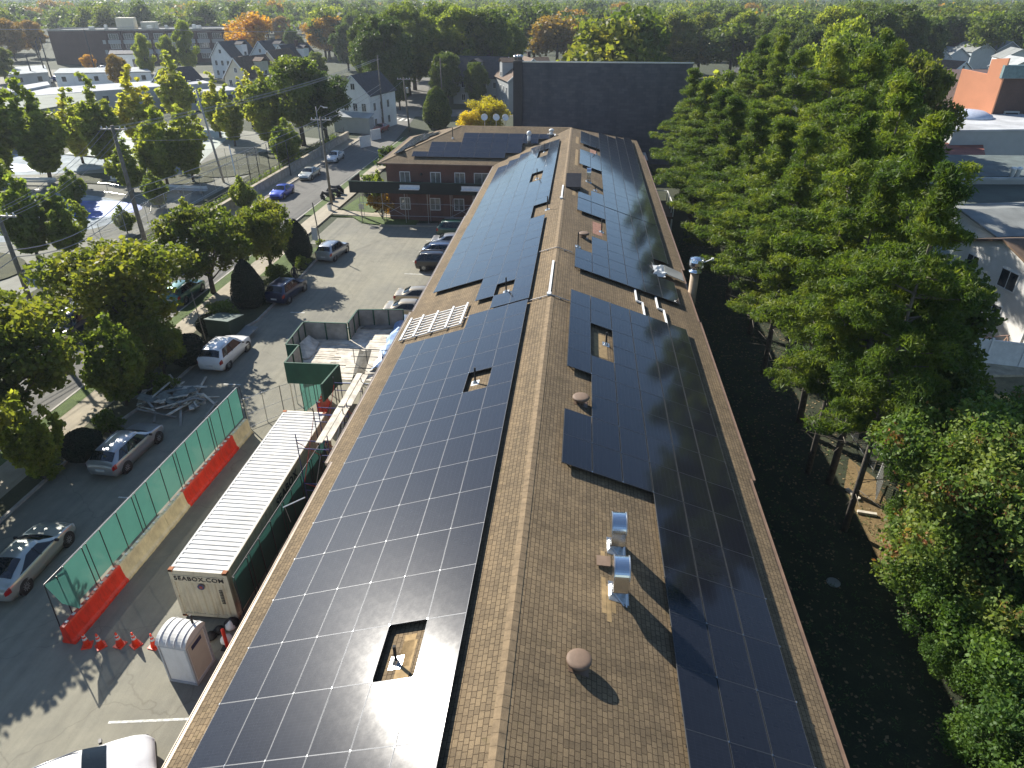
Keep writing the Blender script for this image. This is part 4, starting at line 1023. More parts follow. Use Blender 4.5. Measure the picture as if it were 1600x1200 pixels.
# ------------------------------------------------------------------ plastic barriers and screen fences
def barrier(x,y,rz,mat,label,L_=1.8):
    r=thing('plastic_barrier',label,'barrier',(x,y,.012),rz,'water-filled barriers under the screen fences')
    q=[(-.30,0),(-.30,.12),(-.20,.22),(-.14,.55),(-.12,.88),(-.09,.95),(.09,.95),(.12,.88),(.14,.55),(.20,.22),(.30,.12),(.30,0)]
    mb=MB(); n=len(q); N=9; vs=[]
    for i in range(N+1):
        f=1.0 - (.0 if i%2 else .06); y_=-L_/2+.02+(L_-.04)*i/N
        for (a,b) in q: vs.append((a*f,y_,b))
    mb.add(vs,[(i*n+k,i*n+(k+1)%n,(i+1)*n+(k+1)%n,(i+1)*n+k) for i in range(N) for k in range(n)]+[tuple(range(n-1,-1,-1)),tuple(N*n+k for k in range(n))])
    mb.build('body',mat,r,False)
    mb=MB()
    for yy in (-.6,-.2,.2,.6): mb.box(-.05,.05,yy-.06,yy+.06,.95,.985)
    mb.build('top_lug',M['trim_white'],r)
    return r
cols=['red_plastic']*2+['cream_plastic']*3+['red_plastic']*3+['cream_plastic']*1
names=['orange-red barrier at the near end of the line, beside the cones','second orange-red barrier from the cones','faded cream barrier touching the orange-red pair','middle faded cream barrier of the row of three','faded cream barrier just before the long orange-red run','first orange-red barrier of the farther red run','middle orange-red barrier of the farther red run','last orange-red barrier of the farther red run','lone cream barrier at the far end of the green screen']
for k,(c_,lab) in enumerate(zip(cols,names)):
    barrier(-19.62+.068*k,17.9+k*1.72,R(-2.3+rnd.uniform(-1.5,1.5)),M[c_],lab)
def screen_fence(label,pts,z0,z1,mat,group=None,spacing=1.15,railmat='grey_metal'):
    r=thing('screen_fence',label,'fence',(0,0,0),0,group)
    P=[Vector((x,y,0)) for x,y in pts]
    rail=MB(); 
    for a,b in zip(P,P[1:]):
        L_=(b-a).length; n=max(1,round(L_/spacing)); m=MB(); cols_=n*2
        vs=[]
        nr=(b-a).cross(Vector((0,0,1))).normalized()
        for j in range(5):
            for i in range(cols_+1):
                f=i/cols_; zz=z0+(z1-z0)*j/4; w_=.035*math.sin(i*math.pi/1.0)*0+.03*math.sin(i*1.9+j*1.3)*(j not in(0,4))
                vs.append(a+(b-a)*f+nr*w_+Vector((0,0,zz)))
        m.add(vs,[(j*(cols_+1)+i,j*(cols_+1)+i+1,(j+1)*(cols_+1)+i+1,(j+1)*(cols_+1)+i) for j in range(4) for i in range(cols_)])
        m.build('screen_panel',mat,r,True)
        for i in range(n+1):
            p=a+(b-a)*i/n; q=MB(); q.tube([p+nr*.05,p+nr*.05+Vector((0,0,z1+.02))],.022,6); q.build('post',M['dark_metal'],r)
            if i%3==1:
                q=MB(); p2=p+(b-a).normalized()*.25; q.tube([p2+nr*.05,p2+nr*.05+Vector((0,0,z1))],.02,6); q.build('post',M['dark_metal'],r)
        rail.tube([a+Vector((0,0,z1)),b+Vector((0,0,z1))],.03,8)
    rail.build('top_rail',M[railmat],r); return r
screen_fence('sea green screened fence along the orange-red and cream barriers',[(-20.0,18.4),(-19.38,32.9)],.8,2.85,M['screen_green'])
# bent open end of that fence
r=thing('bare_fence_panel','bare pipe fence frame at the near end of the green screen','fence',(0,0,0))
mb=MB(); 
for a,b in (((-20.1,17.3,0),(-20.0,17.4,2.9)),((-19.9,17.9,0),(-19.87,17.9,2.85)),((-20.0,17.4,2.9),(-20.0,18.4,2.85)),((-20.1,17.3,.3),(-19.85,18.4,.3))): mb.tube([a,b],.022,6)
mb.build('pipe_frame',M['dark_metal'],r)
mb=MB(); mb.add([(-20.0,17.4,2.85),(-19.85,18.4,2.83),(-19.85,18.4,.9),(-19.3,17.75,1.25),(-19.6,17.4,1.9)],[(0,1,4),(1,2,3),(1,3,4)]); mb.build('loose_screen',M['screen_green'],r)
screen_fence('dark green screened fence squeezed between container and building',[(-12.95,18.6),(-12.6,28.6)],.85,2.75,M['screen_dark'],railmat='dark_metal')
for k in range(6):
    barrier(-12.2+.05*k,18.9+k*1.75,R(-2),M['red_plastic'],['red barrier end poking out beside the container front','second red barrier below the building eave','third red barrier in shade below the eave','fourth red barrier in shade below the eave','fifth red barrier in deep shade beside the container','red barrier deepest in the passage by the scaffold'][k])
x,y=gp(352,1010,0)
# red upright panels beyond fence end
r=thing('delineator_post','orange-red upright post beside the toilet under the eave','barrier',(gp(356,1012,0)[0],gp(356,1012,0)[1],.01))
mb=MB(); mb.box(-.2,.2,-.2,.2,0,.06); mb.build('base',M['black'],r); mb=MB(); mb.lathe([(.07,.06),(.07,1.05),(.03,1.1)],12); mb.build('post',M['red_plastic'],r)
# rubbish between container and toilet
r=thing('trash_heap','small heap of black and pale rubbish bags beside the container corner','rubbish',(gp(350,990,0)[0],gp(350,990,0)[1],.01))
q=random.Random(5)
for k in range(6):
    mb=MB(); s=q.uniform(.16,.3); c=(q.uniform(-.4,.4),q.uniform(-.5,.5),s*.7)
    mb.lathe([(s*.5,-s*.7),(s,-s*.3),(s*.9,.2*s),(s*.4,.7*s),(s*.1,s)],9,c=c); mb.build('bag',M['black'] if k%3 else M['white_plastic'],r,True)
# chain-link gate from the screen to the platform
def link_fence(label,pts,z1,spacing=2.4,z0=0,mat='chainlink',name='chain_link_fence',wire=True):
    r=thing(name,label,'fence',(0,0,0)); P=[Vector((x,y,0)) for x,y in pts]; rail=MB(); pn=MB()
    for a,b in zip(P,P[1:]):
        L_=(b-a).length; n=max(1,round(L_/spacing))
        for i in range(n+1):
            p=a+(b-a)*i/n; q=MB(); q.tube([p+Vector((0,0,z0)),p+Vector((0,0,z1+.03))],.028,6); q.build('post',M['grey_metal'],r)
        for z in (z1,z0+.15): rail.tube([a+Vector((0,0,z)),b+Vector((0,0,z))],.018,5)
        if z1-z0>1.5: rail.tube([a+Vector((0,0,(z0+z1)/2)),b+Vector((0,0,(z0+z1)/2))],.014,5)
        pn.add([a+Vector((0,0,z0+.1)),b+Vector((0,0,z0+.1)),b+Vector((0,0,z1)),a+Vector((0,0,z1))],[(0,1,2,3)])
    rail.build('rail',M['grey_metal'],r); pn.build('mesh_panel',M[mat],r); return r
link_fence('low chain-link gate standing open between the screen and the platform',[(-19.1,32.9),(-17.6,34.6),(-16.4,35.6)],2.1,1.5)
# ------------------------------------------------------------------ loading platform with plywood parapet
r=thing('work_platform','raised plank work platform with a dark green plywood parapet beside the roof','platform',(0,0,0))
PZ=3.05
mb=MB(); q=random.Random(9)
ys=34.1; k=0
while ys<42.3:
    xl=-16.6 if ys<36.1 else (-17.3 if ys<39.3 else -14.6); wd=.245
    cut=xl+q.uniform(2.2,3.0)
    for (a,b,dz) in ((xl+.1,cut,q.uniform(0,.03)),(cut+.02,-10.3 if ys<41 else -11.2,q.uniform(.02,.07))):
        o=MB(); o.slab([(a,ys,PZ+dz),(b,ys+q.uniform(-.05,.05),PZ+dz),(b,ys+wd-.012+q.uniform(-.05,.03),PZ+dz),(a,ys+wd-.012,PZ+dz)],.045); mb.v,mb.f,mb.m=(mb.v,mb.f,mb.m); mb.add(o.v,o.f)
    ys+=.25; k+=1
mb.build('deck',M['wood'],r)
mb=MB()
for (x,y) in ((-16.5,33.8),(-13.4,33.8),(-17.3,36),(-17.4,39),(-14.5,39.3),(-14.5,41.3),(-11.6,41.6),(-11.6,36),(-11.6,33.8),(-14.5,36)):
    mb.tube([(x,y,0),(x,y,PZ-.05)],.035,8)
for y in (33.9,36,39,41.4): mb.bar((-17.2 if 35.9<y<39.5 else -16.4,y,PZ-.12),(-10.6,y,PZ-.12),.08,.12)
mb.build('steel_frame',M['grey_metal'],r)
par=[(-16.55,33.65),(-13.3,33.7)]
def parapet(a,b,inside,z0=PZ-.15,z1=4.25):
    a=Vector((*a,0)); b=Vector((*b,0)); d=(b-a).normalized(); n=Vector((-d.y,d.x,0))*inside
    mb=MB(); vs=[a,b,b+n*.02,a+n*.02]; mb.add([v+Vector((0,0,z0)) for v in vs]+[v+Vector((0,0,z1)) for v in vs],[(0,1,2,3),(4,5,6,7),(0,1,5,4),(1,2,6,5),(2,3,7,6),(3,0,4,7)]); mb.build('parapet_board',M['plywood_green'],r)
    mb=MB(); vs=[a+n*.022,b+n*.022,b+n*.034,a+n*.034]; mb.add([v+Vector((0,0,z0)) for v in vs]+[v+Vector((0,0,z1-.01)) for v in vs],[(0,1,2,3),(4,5,6,7),(0,1,5,4),(1,2,6,5),(2,3,7,6),(3,0,4,7)])
    mb.build('inner_board',M['plywood_grey'],r)
    mb=MB(); L_=(b-a).length; k=max(1,round(L_/1.2))
    for i in range(k+1):
        p=a+(b-a)*i/k+n*.07; mb.bar(p+Vector((0,0,z0)),p+Vector((0,0,z1)),.07,.05)
    mb.bar(a+n*.02+Vector((0,0,z1+.02)),b+n*.02+Vector((0,0,z1+.02)),.09,.035); mb.build('stud',M['plywood_green'],r)
parapet((-16.55,33.65),(-13.3,33.7),1); parapet((-16.55,35.95),(-16.55,33.7),1); parapet((-17.35,35.95),(-16.6,35.95),1); parapet((-17.5,39.2),(-17.4,36.0),1)
parapet((-14.6,39.35),(-17.45,39.3),1); parapet((-14.55,41.5),(-14.55,39.4),1); parapet((-11.45,41.9),(-14.5,41.6),1); parapet((-13.3,33.7),(-13.5,31.4),-1,PZ+.1,4.25)
mb=MB(); mb.slab([(-14.3,41.0,PZ+.09),(-11.4,41.3,PZ+.09),(-11.4,42.0,PZ+.09),(-14.0,41.7,PZ+.09)],.03); mb.build('loose_board',M['plywood_grey'],r)
r=thing('plywood_sheets','two pale plywood sheets leaning in the corner of the platform','boards',(-16.6,37.2,PZ+.07))
mb=MB(); mb.slab([(-.5,-.9,.1),(.35,-.8,.0),(.5,.3,.02),(-.45,.35,.5)],.03); mb.build('sheet',M['wood'],r); mb=MB(); mb.slab([(-.6,.3,.45),(.4,.2,.05),(.3,1.4,.05),(-.4,1.5,.5)],.03); mb.build('sheet',M['wood'],r)
r=thing('blue_tarp','rumpled blue tarpaulin hanging along the eave edge of the platform','tarpaulin',(0,0,0))
mb=MB(); q=random.Random(4); vs=[]
for i in range(16):
    y=35.2+i*.46
    for j,(x,z) in enumerate(((-12.0,3.2),(-11.6,3.5),(-11.1,3.4),(-10.4,2.6))): vs.append((x+q.uniform(-.12,.12),y,z+q.uniform(-.12,.12)))
mb.add(vs,[(i*4+j,i*4+j+1,(i+1)*4+j+1,(i+1)*4+j) for i in range(15) for j in range(3)]); mb.build('sheet',M['tarp'],r)
# netting and rails at the near edge of the deck
r=thing('guard_rail','thin grey guard rail with torn dark netting on the deck edge','railing',(0,0,0))
mb=MB()
for x in (-13.2,-12.4,-11.4,-10.9): mb.tube([(x,36.1,PZ),(x,36.1,PZ+1.05)],.022,6)
for z in (.55,1.05): mb.tube([(-13.4,36.1,PZ+z),(-10.7,36.1,PZ+z)],.02,6)
mb.build('rail',M['dark_metal'],r)
mb=MB(); q=random.Random(8); vs=[]
for i in range(7):
    for j in range(5): vs.append((-12.75+i*.12+q.uniform(-.04,.04)-j*.05,36.05-j*.55,PZ+1.0-j*.18+q.uniform(-.08,.08)-abs(i-3)*.06*j))
mb.add(vs,[(i*5+j,i*5+j+1,(i+1)*5+j+1,(i+1)*5+j) for i in range(6) for j in range(4)]); mb.build('netting',M['netting'],r)
# things below the platform
barrier(-15.4,35.4,R(8),M['red_plastic'],'orange-red barrier standing in shade under the green platform corner')
screen_fence('short green screen hanging under the platform corner',[(-16.3,34.6),(-15.6,36.8)],.3,2.4,M['screen_green'])
# ------------------------------------------------------------------ scaffold towers and walk planks
def scaffold(label,y0,y1,x0,x1,z1):
    r=thing('scaffold_tower',label,'scaffold',(0,0,0),0,'scaffold towers under the eave')
    for (x,y) in ((x0,y0),(x1,y0),(x0,y1),(x1,y1)):
        q=MB(); q.tube([(x,y,0),(x,y,z1+.35)],.026,8); q.build('standard',M['blue_paint'] if y==y0 else M['dark_metal'],r)
    for y in (y0,y1):
        for z in (z1,z1-.45,z1/2,z1/2-.4,.5): q=MB(); q.tube([(x0,y,z),(x1,y,z)],.022,6); q.build('ledger',M['blue_paint'],r)
    for a,b in (((x0,y0,z1-.1),(x0,y1,z1/2)),((x0,y1,z1-.1),(x0,y0,z1/2)),((x1,y0,z1-.1),(x1,y1,z1/2)),((x0,y0,z1/2),(x0,y1,.3))):
        q=MB(); q.tube([a,b],.016,6); q.build('brace',M['red_paint'],r)
    for a,b in (((x0,y1,z1/2),(x0,y0,.3)),((x1,y1,z1-.1),(x1,y0,z1/2))):
        q=MB(); q.tube([a,b],.014,6); q.build('brace',M['grey_metal'],r)
scaffold('nearer blue and red scaffold tower beside the container',25.0,27.3,-12.4,-10.9,5.0)
scaffold('farther blue and red scaffold tower carrying the long planks',27.9,30.4,-12.4,-10.9,5.0)
for k,(xa,xb,ya,yb,lab) in enumerate(((-11.25,-11.25,24.8,28.2,'near outer scaffold plank nearest the container'),(-10.92,-10.92,25.0,28.1,'near inner scaffold plank nearest the eave'),(-11.2,-11.25,27.9,31.3,'far outer scaffold plank leading to the platform'),(-10.85,-10.9,28.0,31.2,'far inner scaffold plank leading to the platform'))):
    mb=MB(); q=.30; z=5.10+.05*(k>1); mb.slab([(xa-q/2,ya,z),(xa+q/2,ya,z),(xb+q/2,yb,z),(xb-q/2,yb,z)],.045); one('scaffold_plank',mb,M['wood'],lab,'plank',group='scaffold planks')
mb=MB(); mb.tube([(-12.3,22.4,3.2),(-11.35,22.7,3.6)],.03,8); mb.tube([(-12.25,22.45,3.2),(-12.2,22.6,2.2)],.014,6); one('pipe_arm',mb,M['grey_metal'],'pale pipe arm sticking out from the wall above the dark screen','pipe')
# ------------------------------------------------------------------ sidewalk shed in front of the wing
r=thing('sidewalk_shed','dark green sidewalk shed with pipe legs in front of the brick wing','scaffold',(0,0,0))
SZ0,SZ1,SY=3.45,4.7,75.4
mb=MB(); mb.box(-25.6,-8.9,SY-.03,SY,SZ0,SZ1); mb.box(-25.6,-25.57,SY,79.5,SZ0,SZ1); mb.build('parapet',plain('near_black_green_board',(.008,.014,.012),.8,var=.2,scale=1),r)
mb=MB(); mb.box(-25.5,-8.9,SY+.02,76.86,SZ0,SZ0+.08); mb.box(-25.5,-22.7,76.86,79.4,SZ0,SZ0+.08); mb.build('deck',M['plywood_grey'],r)
mb=MB(); mb.bar((-25.65,SY-.02,SZ1+.03),(-8.9,SY-.02,SZ1+.03),.10,.05); mb.bar((-25.6,SY,SZ1+.03),(-25.6,79.5,SZ1+.03),.10,.05); mb.build('top_rail',plain('green_edge_board',(.02,.06,.045),.7,var=.2),r)
for x in (-24.6,-22.0,-19.4,-16.8,-14.2,-11.6,-9.6):
    q=MB(); q.tube([(x,SY+.15,0),(x,SY+.15,SZ0)],.03,6); q.tube([(x,SY+1.35,0),(x,SY+1.35,SZ0)],.03,6); q.build('leg',M['grey_metal'],r)
q=MB()
for z in (.9,2.3): q.tube([(-24.6,SY+.15,z),(-9.6,SY+.15,z)],.022,6)
for x in (-22.0,-14.2): q.tube([(x,SY+.15,2.3),(x+2.6,SY+.15,.9)],.018,6); q.tube([(x+2.6,SY+.15,2.3),(x,SY+.15,.9)],.018,6)
q.build('brace',M['grey_metal'],r)
for k,(px0,px1) in enumerate(((625,656),(721,753))):
    xa=gp(px0,295,4.0)[0]*75.4/gp(px0,295,4.0)[1]; xb=gp(px1,295,4.0)[0]*75.4/gp(px1,295,4.0)[1]
    mb=MB(); mb.box(xa,xb,SY-.55,SY-.05,4.02,4.10); mb.box(xa,xb,SY-.06,SY-.04,4.05,4.45); one('white_board',mb,M['trim_white'],['left white board fixed to the dark shed parapet','right white board fixed to the dark shed parapet'][k],'board',group='white boards on the shed')
# ------------------------------------------------------------------ debris pile, dumpster, signs
r=thing('debris_pile','pile of broken boards and green-grey plywood dumped on the shaded asphalt','debris',(gp(285,628,0)[0],gp(285,628,0)[1],.012),R(10))
q=random.Random(11)
for k in range(70):
    L_=q.uniform(.8,2.8); w_=q.choice((.1,.14,.2,.3)); z=.06+.75*q.random()*math.exp(-((k%7)/5)**2)
    x=q.gauss(0,1.0); y=q.gauss(0,.9)
    m=MB(); Rm=(Matrix.Rotation(q.uniform(0,math.pi),3,'Z')@Matrix.Rotation(q.uniform(-.25,.25),3,'X'))
    m.obox((x,y,z),w_,L_,.04,Rm); m.build('board',M['wood'] if k%3 else M['plywood_grey'],r)
for k in range(9):
    m=MB(); Rm=(Matrix.Rotation(q.uniform(0,math.pi),3,'Z')@Matrix.Rotation(q.uniform(-.4,.4),3,'X')); m.obox((q.gauss(.1,.6),q.gauss(0,.5),.5+.04*k),q.uniform(.4,.9),q.uniform(.6,1.3),.02,Rm); m.build('plywood_piece',plain('green_grey_board%d'%k,(.15,.17,.155),.85,var=.4),r)
x,y=gp(352,520,.6); r=thing('dumpster','dark green dumpster with a pale grey sloping lid in the planter shade','dumpster',(x-.3,y+.8,.1),R(-8))
mb=MB(); mb.extr([(-.9,.1),(.9,.1),(1.0,1.25),(-.95,1.55)],-1.0,1.0); mb.build('bin',plain('dumpster_green',(.012,.035,.022),.6,var=.2),r)
mb=MB(); mb.slab([(-1.02,-1.0,1.60),(1.02,-1.0,1.60),(1.02,1.05,1.30),(-1.02,1.05,1.30)],.04); mb.build('lid',plain('dumpster_lid',(.10,.14,.12),.5,var=.2),r)
mb=MB(); mb.slab([(1.05,-1.3,.15),(2.1,-1.2,.15),(2.2,.9,.45),(1.1,.9,.45)],.05); mb.build('ramp_plate',M['roof_grey'],r)
def signpost(label,x,y,h,w_,hh,mat,rz=0,name='street_sign'):
    r=thing(name,label,'sign',(x,y,.1),rz,'small sign posts')
    mb=MB(); mb.tube([(0,0,0),(0,0,h)],.03,6); mb.build('post',M['dark_metal'],r)
    mb=MB(); mb.box(-w_/2,w_/2,-.05,-.035,h-hh,h); mb.build('plate',mat,r); return r
signpost('grey sign plate on a thin post standing in the front lawn',gp(567,347,0)[0],gp(567,347,0)[1],2.0,.55,.6,M['grey_metal'])
# flag and bare pole by the lot entrance
r=thing('flag_pole','slim pole with a drooping banner beside the silver crossover','pole',(-25.7,65.0,.1))
mb=MB(); mb.tube([(0,0,0),(-.35,.2,4.9)],.06,8); mb.build('pole',M['pole_wood'],r)
mb=MB(); mb.slab([(-.75,-.1,2.5),(-.2,-.02,2.4),(-.25,.0,1.1),(-.8,-.1,1.2)],.02); mb.build('banner',M['plate'],r)
mb=MB(); mb.tube([(-.7,-.1,2.6),(-.1,0,2.6)],.02,6); mb.build('arm',M['dark_metal'],r)
# litter: newspaper-box by the pole
x,y=gp(516,330,0); r=thing('litter_bin','small white bin beside the base of the street pole','bin',(x,y,.1)); mb=MB(); mb.lathe([(.22,0),(.27,.75),(.2,.8)],12); mb.build('body',M['white_plastic'],r); mb=MB(); mb.lathe([(.28,.76),(.28,.82),(.1,.95)],12); mb.build('lid',M['black'],r)
# person beside the dark boxy vehicle
try:
    import bmesh
    def make_person(label,x,y,rz):
        bm=bmesh.new(); V=[(0,0,.95),(0,0,1.12),(0,0,1.32),(0,0,1.47),(0,0,1.56),(0,.01,1.67),(.10,0,.88),(.11,.03,.50),(.11,-.02,.08),(.11,.10,.03),(-.10,0,.88),(-.12,-.05,.52),(-.12,-.12,.08),(-.12,0,.03),(.18,0,1.42),(.25,.02,1.16),(.24,.14,.95),(.24,.20,.88),(-.18,0,1.42),(-.26,-.02,1.16),(-.25,.06,.94),(-.25,.12,.87),(0,.01,1.75)]
        E_=[(0,1),(1,2),(2,3),(3,4),(4,5),(0,6),(6,7),(7,8),(8,9),(0,10),(10,11),(11,12),(12,13),(3,14),(14,15),(15,16),(16,17),(3,18),(18,19),(19,20),(20,21),(5,22)]
        rad=[.15,.14,.16,.10,.055,.10,.09,.065,.045,.04,.09,.065,.045,.04,.07,.048,.035,.03,.07,.048,.035,.03,.06]
        lay=bm.verts.layers.skin.verify(); vs=[bm.verts.new(v) for v in V]
        for v,r_ in zip(vs,rad): v[lay].radius=(r_,r_)
        vs[0][lay].use_root=True
        for a,b in E_: bm.edges.new((vs[a],vs[b]))
        me=bpy.data.meshes.new('person'); bm.to_mesh(me); bm.free()
        o=bpy.data.objects.new('person',me); COL.objects.link(o); o.modifiers.new('skin','SKIN'); sb=o.modifiers.new('sub','SUBSURF'); sb.levels=sb.render_levels=1
        dg=bpy.context.evaluated_depsgraph_get(); me2=bpy.data.meshes.new_from_object(o.evaluated_get(dg)); o.modifiers.clear(); o.data=me2
        skin=plain('skin',(.35,.2,.13),.6,var=.05); dark=plain('dark_clothing',(.02,.022,.028),.85,var=.2)
        me2.materials.clear(); me2.materials.append(dark); me2.materials.append(skin)
        for p in me2.polygons:
            c=p.center; p.material_index=1 if (c.z>1.53 or (c.z<.95 and abs(c.x)>.19)) else 0; p.use_smooth=True
        o.location=(x,y,.02); o.rotation_euler=(0,0,rz)
        tag(o,label,'person')
        mb=MB(); mb.lathe([(.105,1.66),(.115,1.72),(.09,1.79),(.03,1.825)],14,c=(0,-.01,0)); mb.build('hair',M['black'],o,True)
        return o
    x,y=gp(463,443,0); make_person('person in dark clothes standing in the planter shade beside the boxy vehicle',x,y,R(200))
except Exception as ex: print('person failed',ex)
# ------------------------------------------------------------------ park wall, railing
r=thing('park_wall','long grey concrete wall along the park side of the street','wall',(0,0,0))
mb=MB(); mb.box(-42.1,-41.7,-20,126,0,1.25); mb.build('wall',M['curb'],r); mb=MB(); mb.box(-42.16,-41.64,-20,126,1.25,1.33); mb.build('coping',M['concrete'],r)
r=thing('park_railing','dark pipe railing on top of the park wall','fence',(0,0,0))
q=MB()
for z in (1.75,2.3): q.tube([(-41.9,10,z),(-41.9,125,z)],.03,6)
q.build('rail',M['dark_metal'],r)
for y in range(12,126,4): q=MB(); q.tube([(-41.9,y,1.33),(-41.9,y,2.33)],.03,6); q.build('post',M['dark_metal'],r)
link_fence('tall chain-link fence round the tennis court by the park wall',[(-48.5,64),(-48.0,84),(-49,104),(-58,101)],2.6,4,name='court_fence')
link_fence('chain-link fence round the splash pad',[tuple(p) for p in blob(-68,74,17.5,12.2,26)[20:26]+blob(-68,74,17.5,12.2,26)[0:12]],1.3,3.2,name='pool_fence')
for i,(x,y,L_,a) in enumerate(((-61,90.2,7,0),(-52.5,86.4,8,-4),(-76,88.5,9,3),(-84,91,8,5),(-66,96.5,6,0),(-88,93,9,5))):
    lab=['white bench left of the tall leaning pole in the park','white bench right of the tall leaning pole in the park','long white bench beyond the splash pad','white bench at the foot of the upper pool','short white bench in the park planting','white bench at the left edge below the upper pool'][i]
    r=thing('park_bench',lab,'bench',(x,y,.02),R(a),'white park benches')
    mb=MB(); mb.box(-L_/2,L_/2,-.3,.3,.42,.52); mb.build('seat',M['roof_white'],r); mb=MB(); mb.box(-L_/2,L_/2,.22,.3,.6,.95); mb.build('backrest',M['trim_white'],r)
    for k in (-.4,0,.4): mb=MB(); mb.box(L_*k-.12,L_*k+.12,-.25,.25,0,.42); mb.build('leg',M['curb'],r)
# ------------------------------------------------------------------ foliage
def leafmat(name,dark,mid,light,trans=.35,scale=.35,accent=None,acc=(.62,.72)):
    m,t,b=nt(name); v=texco(t)
    oi=t.nodes.new('ShaderNodeObjectInfo'); ad=t.nodes.new('ShaderNodeVectorMath'); ad.operation='ADD'
    sc=t.nodes.new('ShaderNodeMath'); sc.operation='MULTIPLY'; sc.inputs[1].default_value=97.0; lk(t,oi.outputs['Random'],sc.inputs[0])
    lk(t,v,ad.inputs[0]); lk(t,sc.outputs[0],ad.inputs[1])
    f=noise(t,ad.outputs[0],scale,5,.7); g=noise(t,ad.outputs[0],5.5,3,.7)
    col=ramp(t,f,[(.33,dark),(.5,mid),(.68,light)])
    if accent: col=mixc(t,ramp(t,noise(t,ad.outputs[0],scale*1.7,5,.75),[(acc[0],(0,0,0)),(acc[1],(1,1,1))]),col,accent)
    col=mixc(t,.8,col,ramp(t,g,[(.3,(.6,.6,.6)),(.7,(1.4,1.4,1.35))]),'MULTIPLY')
    col=mixc(t,1.0,col,ramp(t,oi.outputs['Random'],[(0,(.68,.74,.78)),(.5,(.88,.90,.92)),(1,(1.10,1.04,.95))]),'MULTIPLY')
    lk(t,col,b.inputs['Base Color']); b.inputs['Roughness'].default_value=.55; b.inputs['Specular IOR Level'].default_value=.3
    tl=t.nodes.new('ShaderNodeBsdfTranslucent'); br=mixc(t,1.0,col,(1.32,1.34,.66),'MULTIPLY'); lk(t,br,tl.inputs['Color'])
    mx=t.nodes.new('ShaderNodeMixShader'); mx.inputs[0].default_value=trans; lk(t,b.outputs[0],mx.inputs[1]); lk(t,tl.outputs[0],mx.inputs[2])
    lk(t,mx.outputs[0],t.nodes['Material Output'].inputs['Surface']); return m
LM=dict(
 pine=leafmat('pine_needles',(.05,.095,.02),(.12,.175,.028),(.25,.28,.038),.5,.5,(.36,.28,.045),(.66,.76)),
 oak=leafmat('dark_green_leaves',(.05,.085,.02),(.095,.14,.028),(.16,.19,.036),.45,.3),
 green=leafmat('mid_green_leaves',(.08,.125,.022),(.14,.19,.03),(.23,.26,.04),.5,.3),
 limegreen=leafmat('fresh_green_leaves',(.13,.18,.04),(.22,.27,.05),(.33,.35,.06),.65,.3,(.38,.33,.04),(.62,.74)),
 lime=leafmat('yellow_green_leaves',(.23,.27,.05),(.35,.37,.07),(.48,.44,.075),.68,.35,(.52,.38,.04),(.6,.75)),
 olive=leafmat('olive_bronze_leaves',(.085,.125,.024),(.165,.195,.034),(.29,.27,.045),.58,.35,(.32,.21,.045),(.62,.74)),
 orange=leafmat('orange_autumn_leaves',(.30,.18,.022),(.55,.30,.028),(.66,.35,.03),.5,.3,(.25,.22,.03),(.6,.7)),
 yellow=leafmat('golden_yellow_leaves',(.40,.34,.02),(.60,.49,.025),(.68,.55,.04),.5,.4,(.25,.26,.03),(.62,.72)),
 rust=leafmat('rust_brown_leaves',(.20,.13,.03),(.36,.21,.035),(.46,.27,.04),.45,.3,(.18,.18,.035),(.56,.66)),
 red=leafmat('green_leaves_turning_red',(.06,.12,.028),(.13,.20,.045),(.24,.28,.065),.45,.5,(.34,.12,.07),(.57,.66)),
 vine=leafmat('climbing_green_leaves',(.035,.08,.02),(.09,.165,.035),(.17,.26,.05),.45,.6),
 bush=leafmat('clipped_evergreen_leaves',(.008,.018,.007),(.012,.025,.009),(.02,.035,.012),.1,1.5))
nr=np.random.default_rng(3)
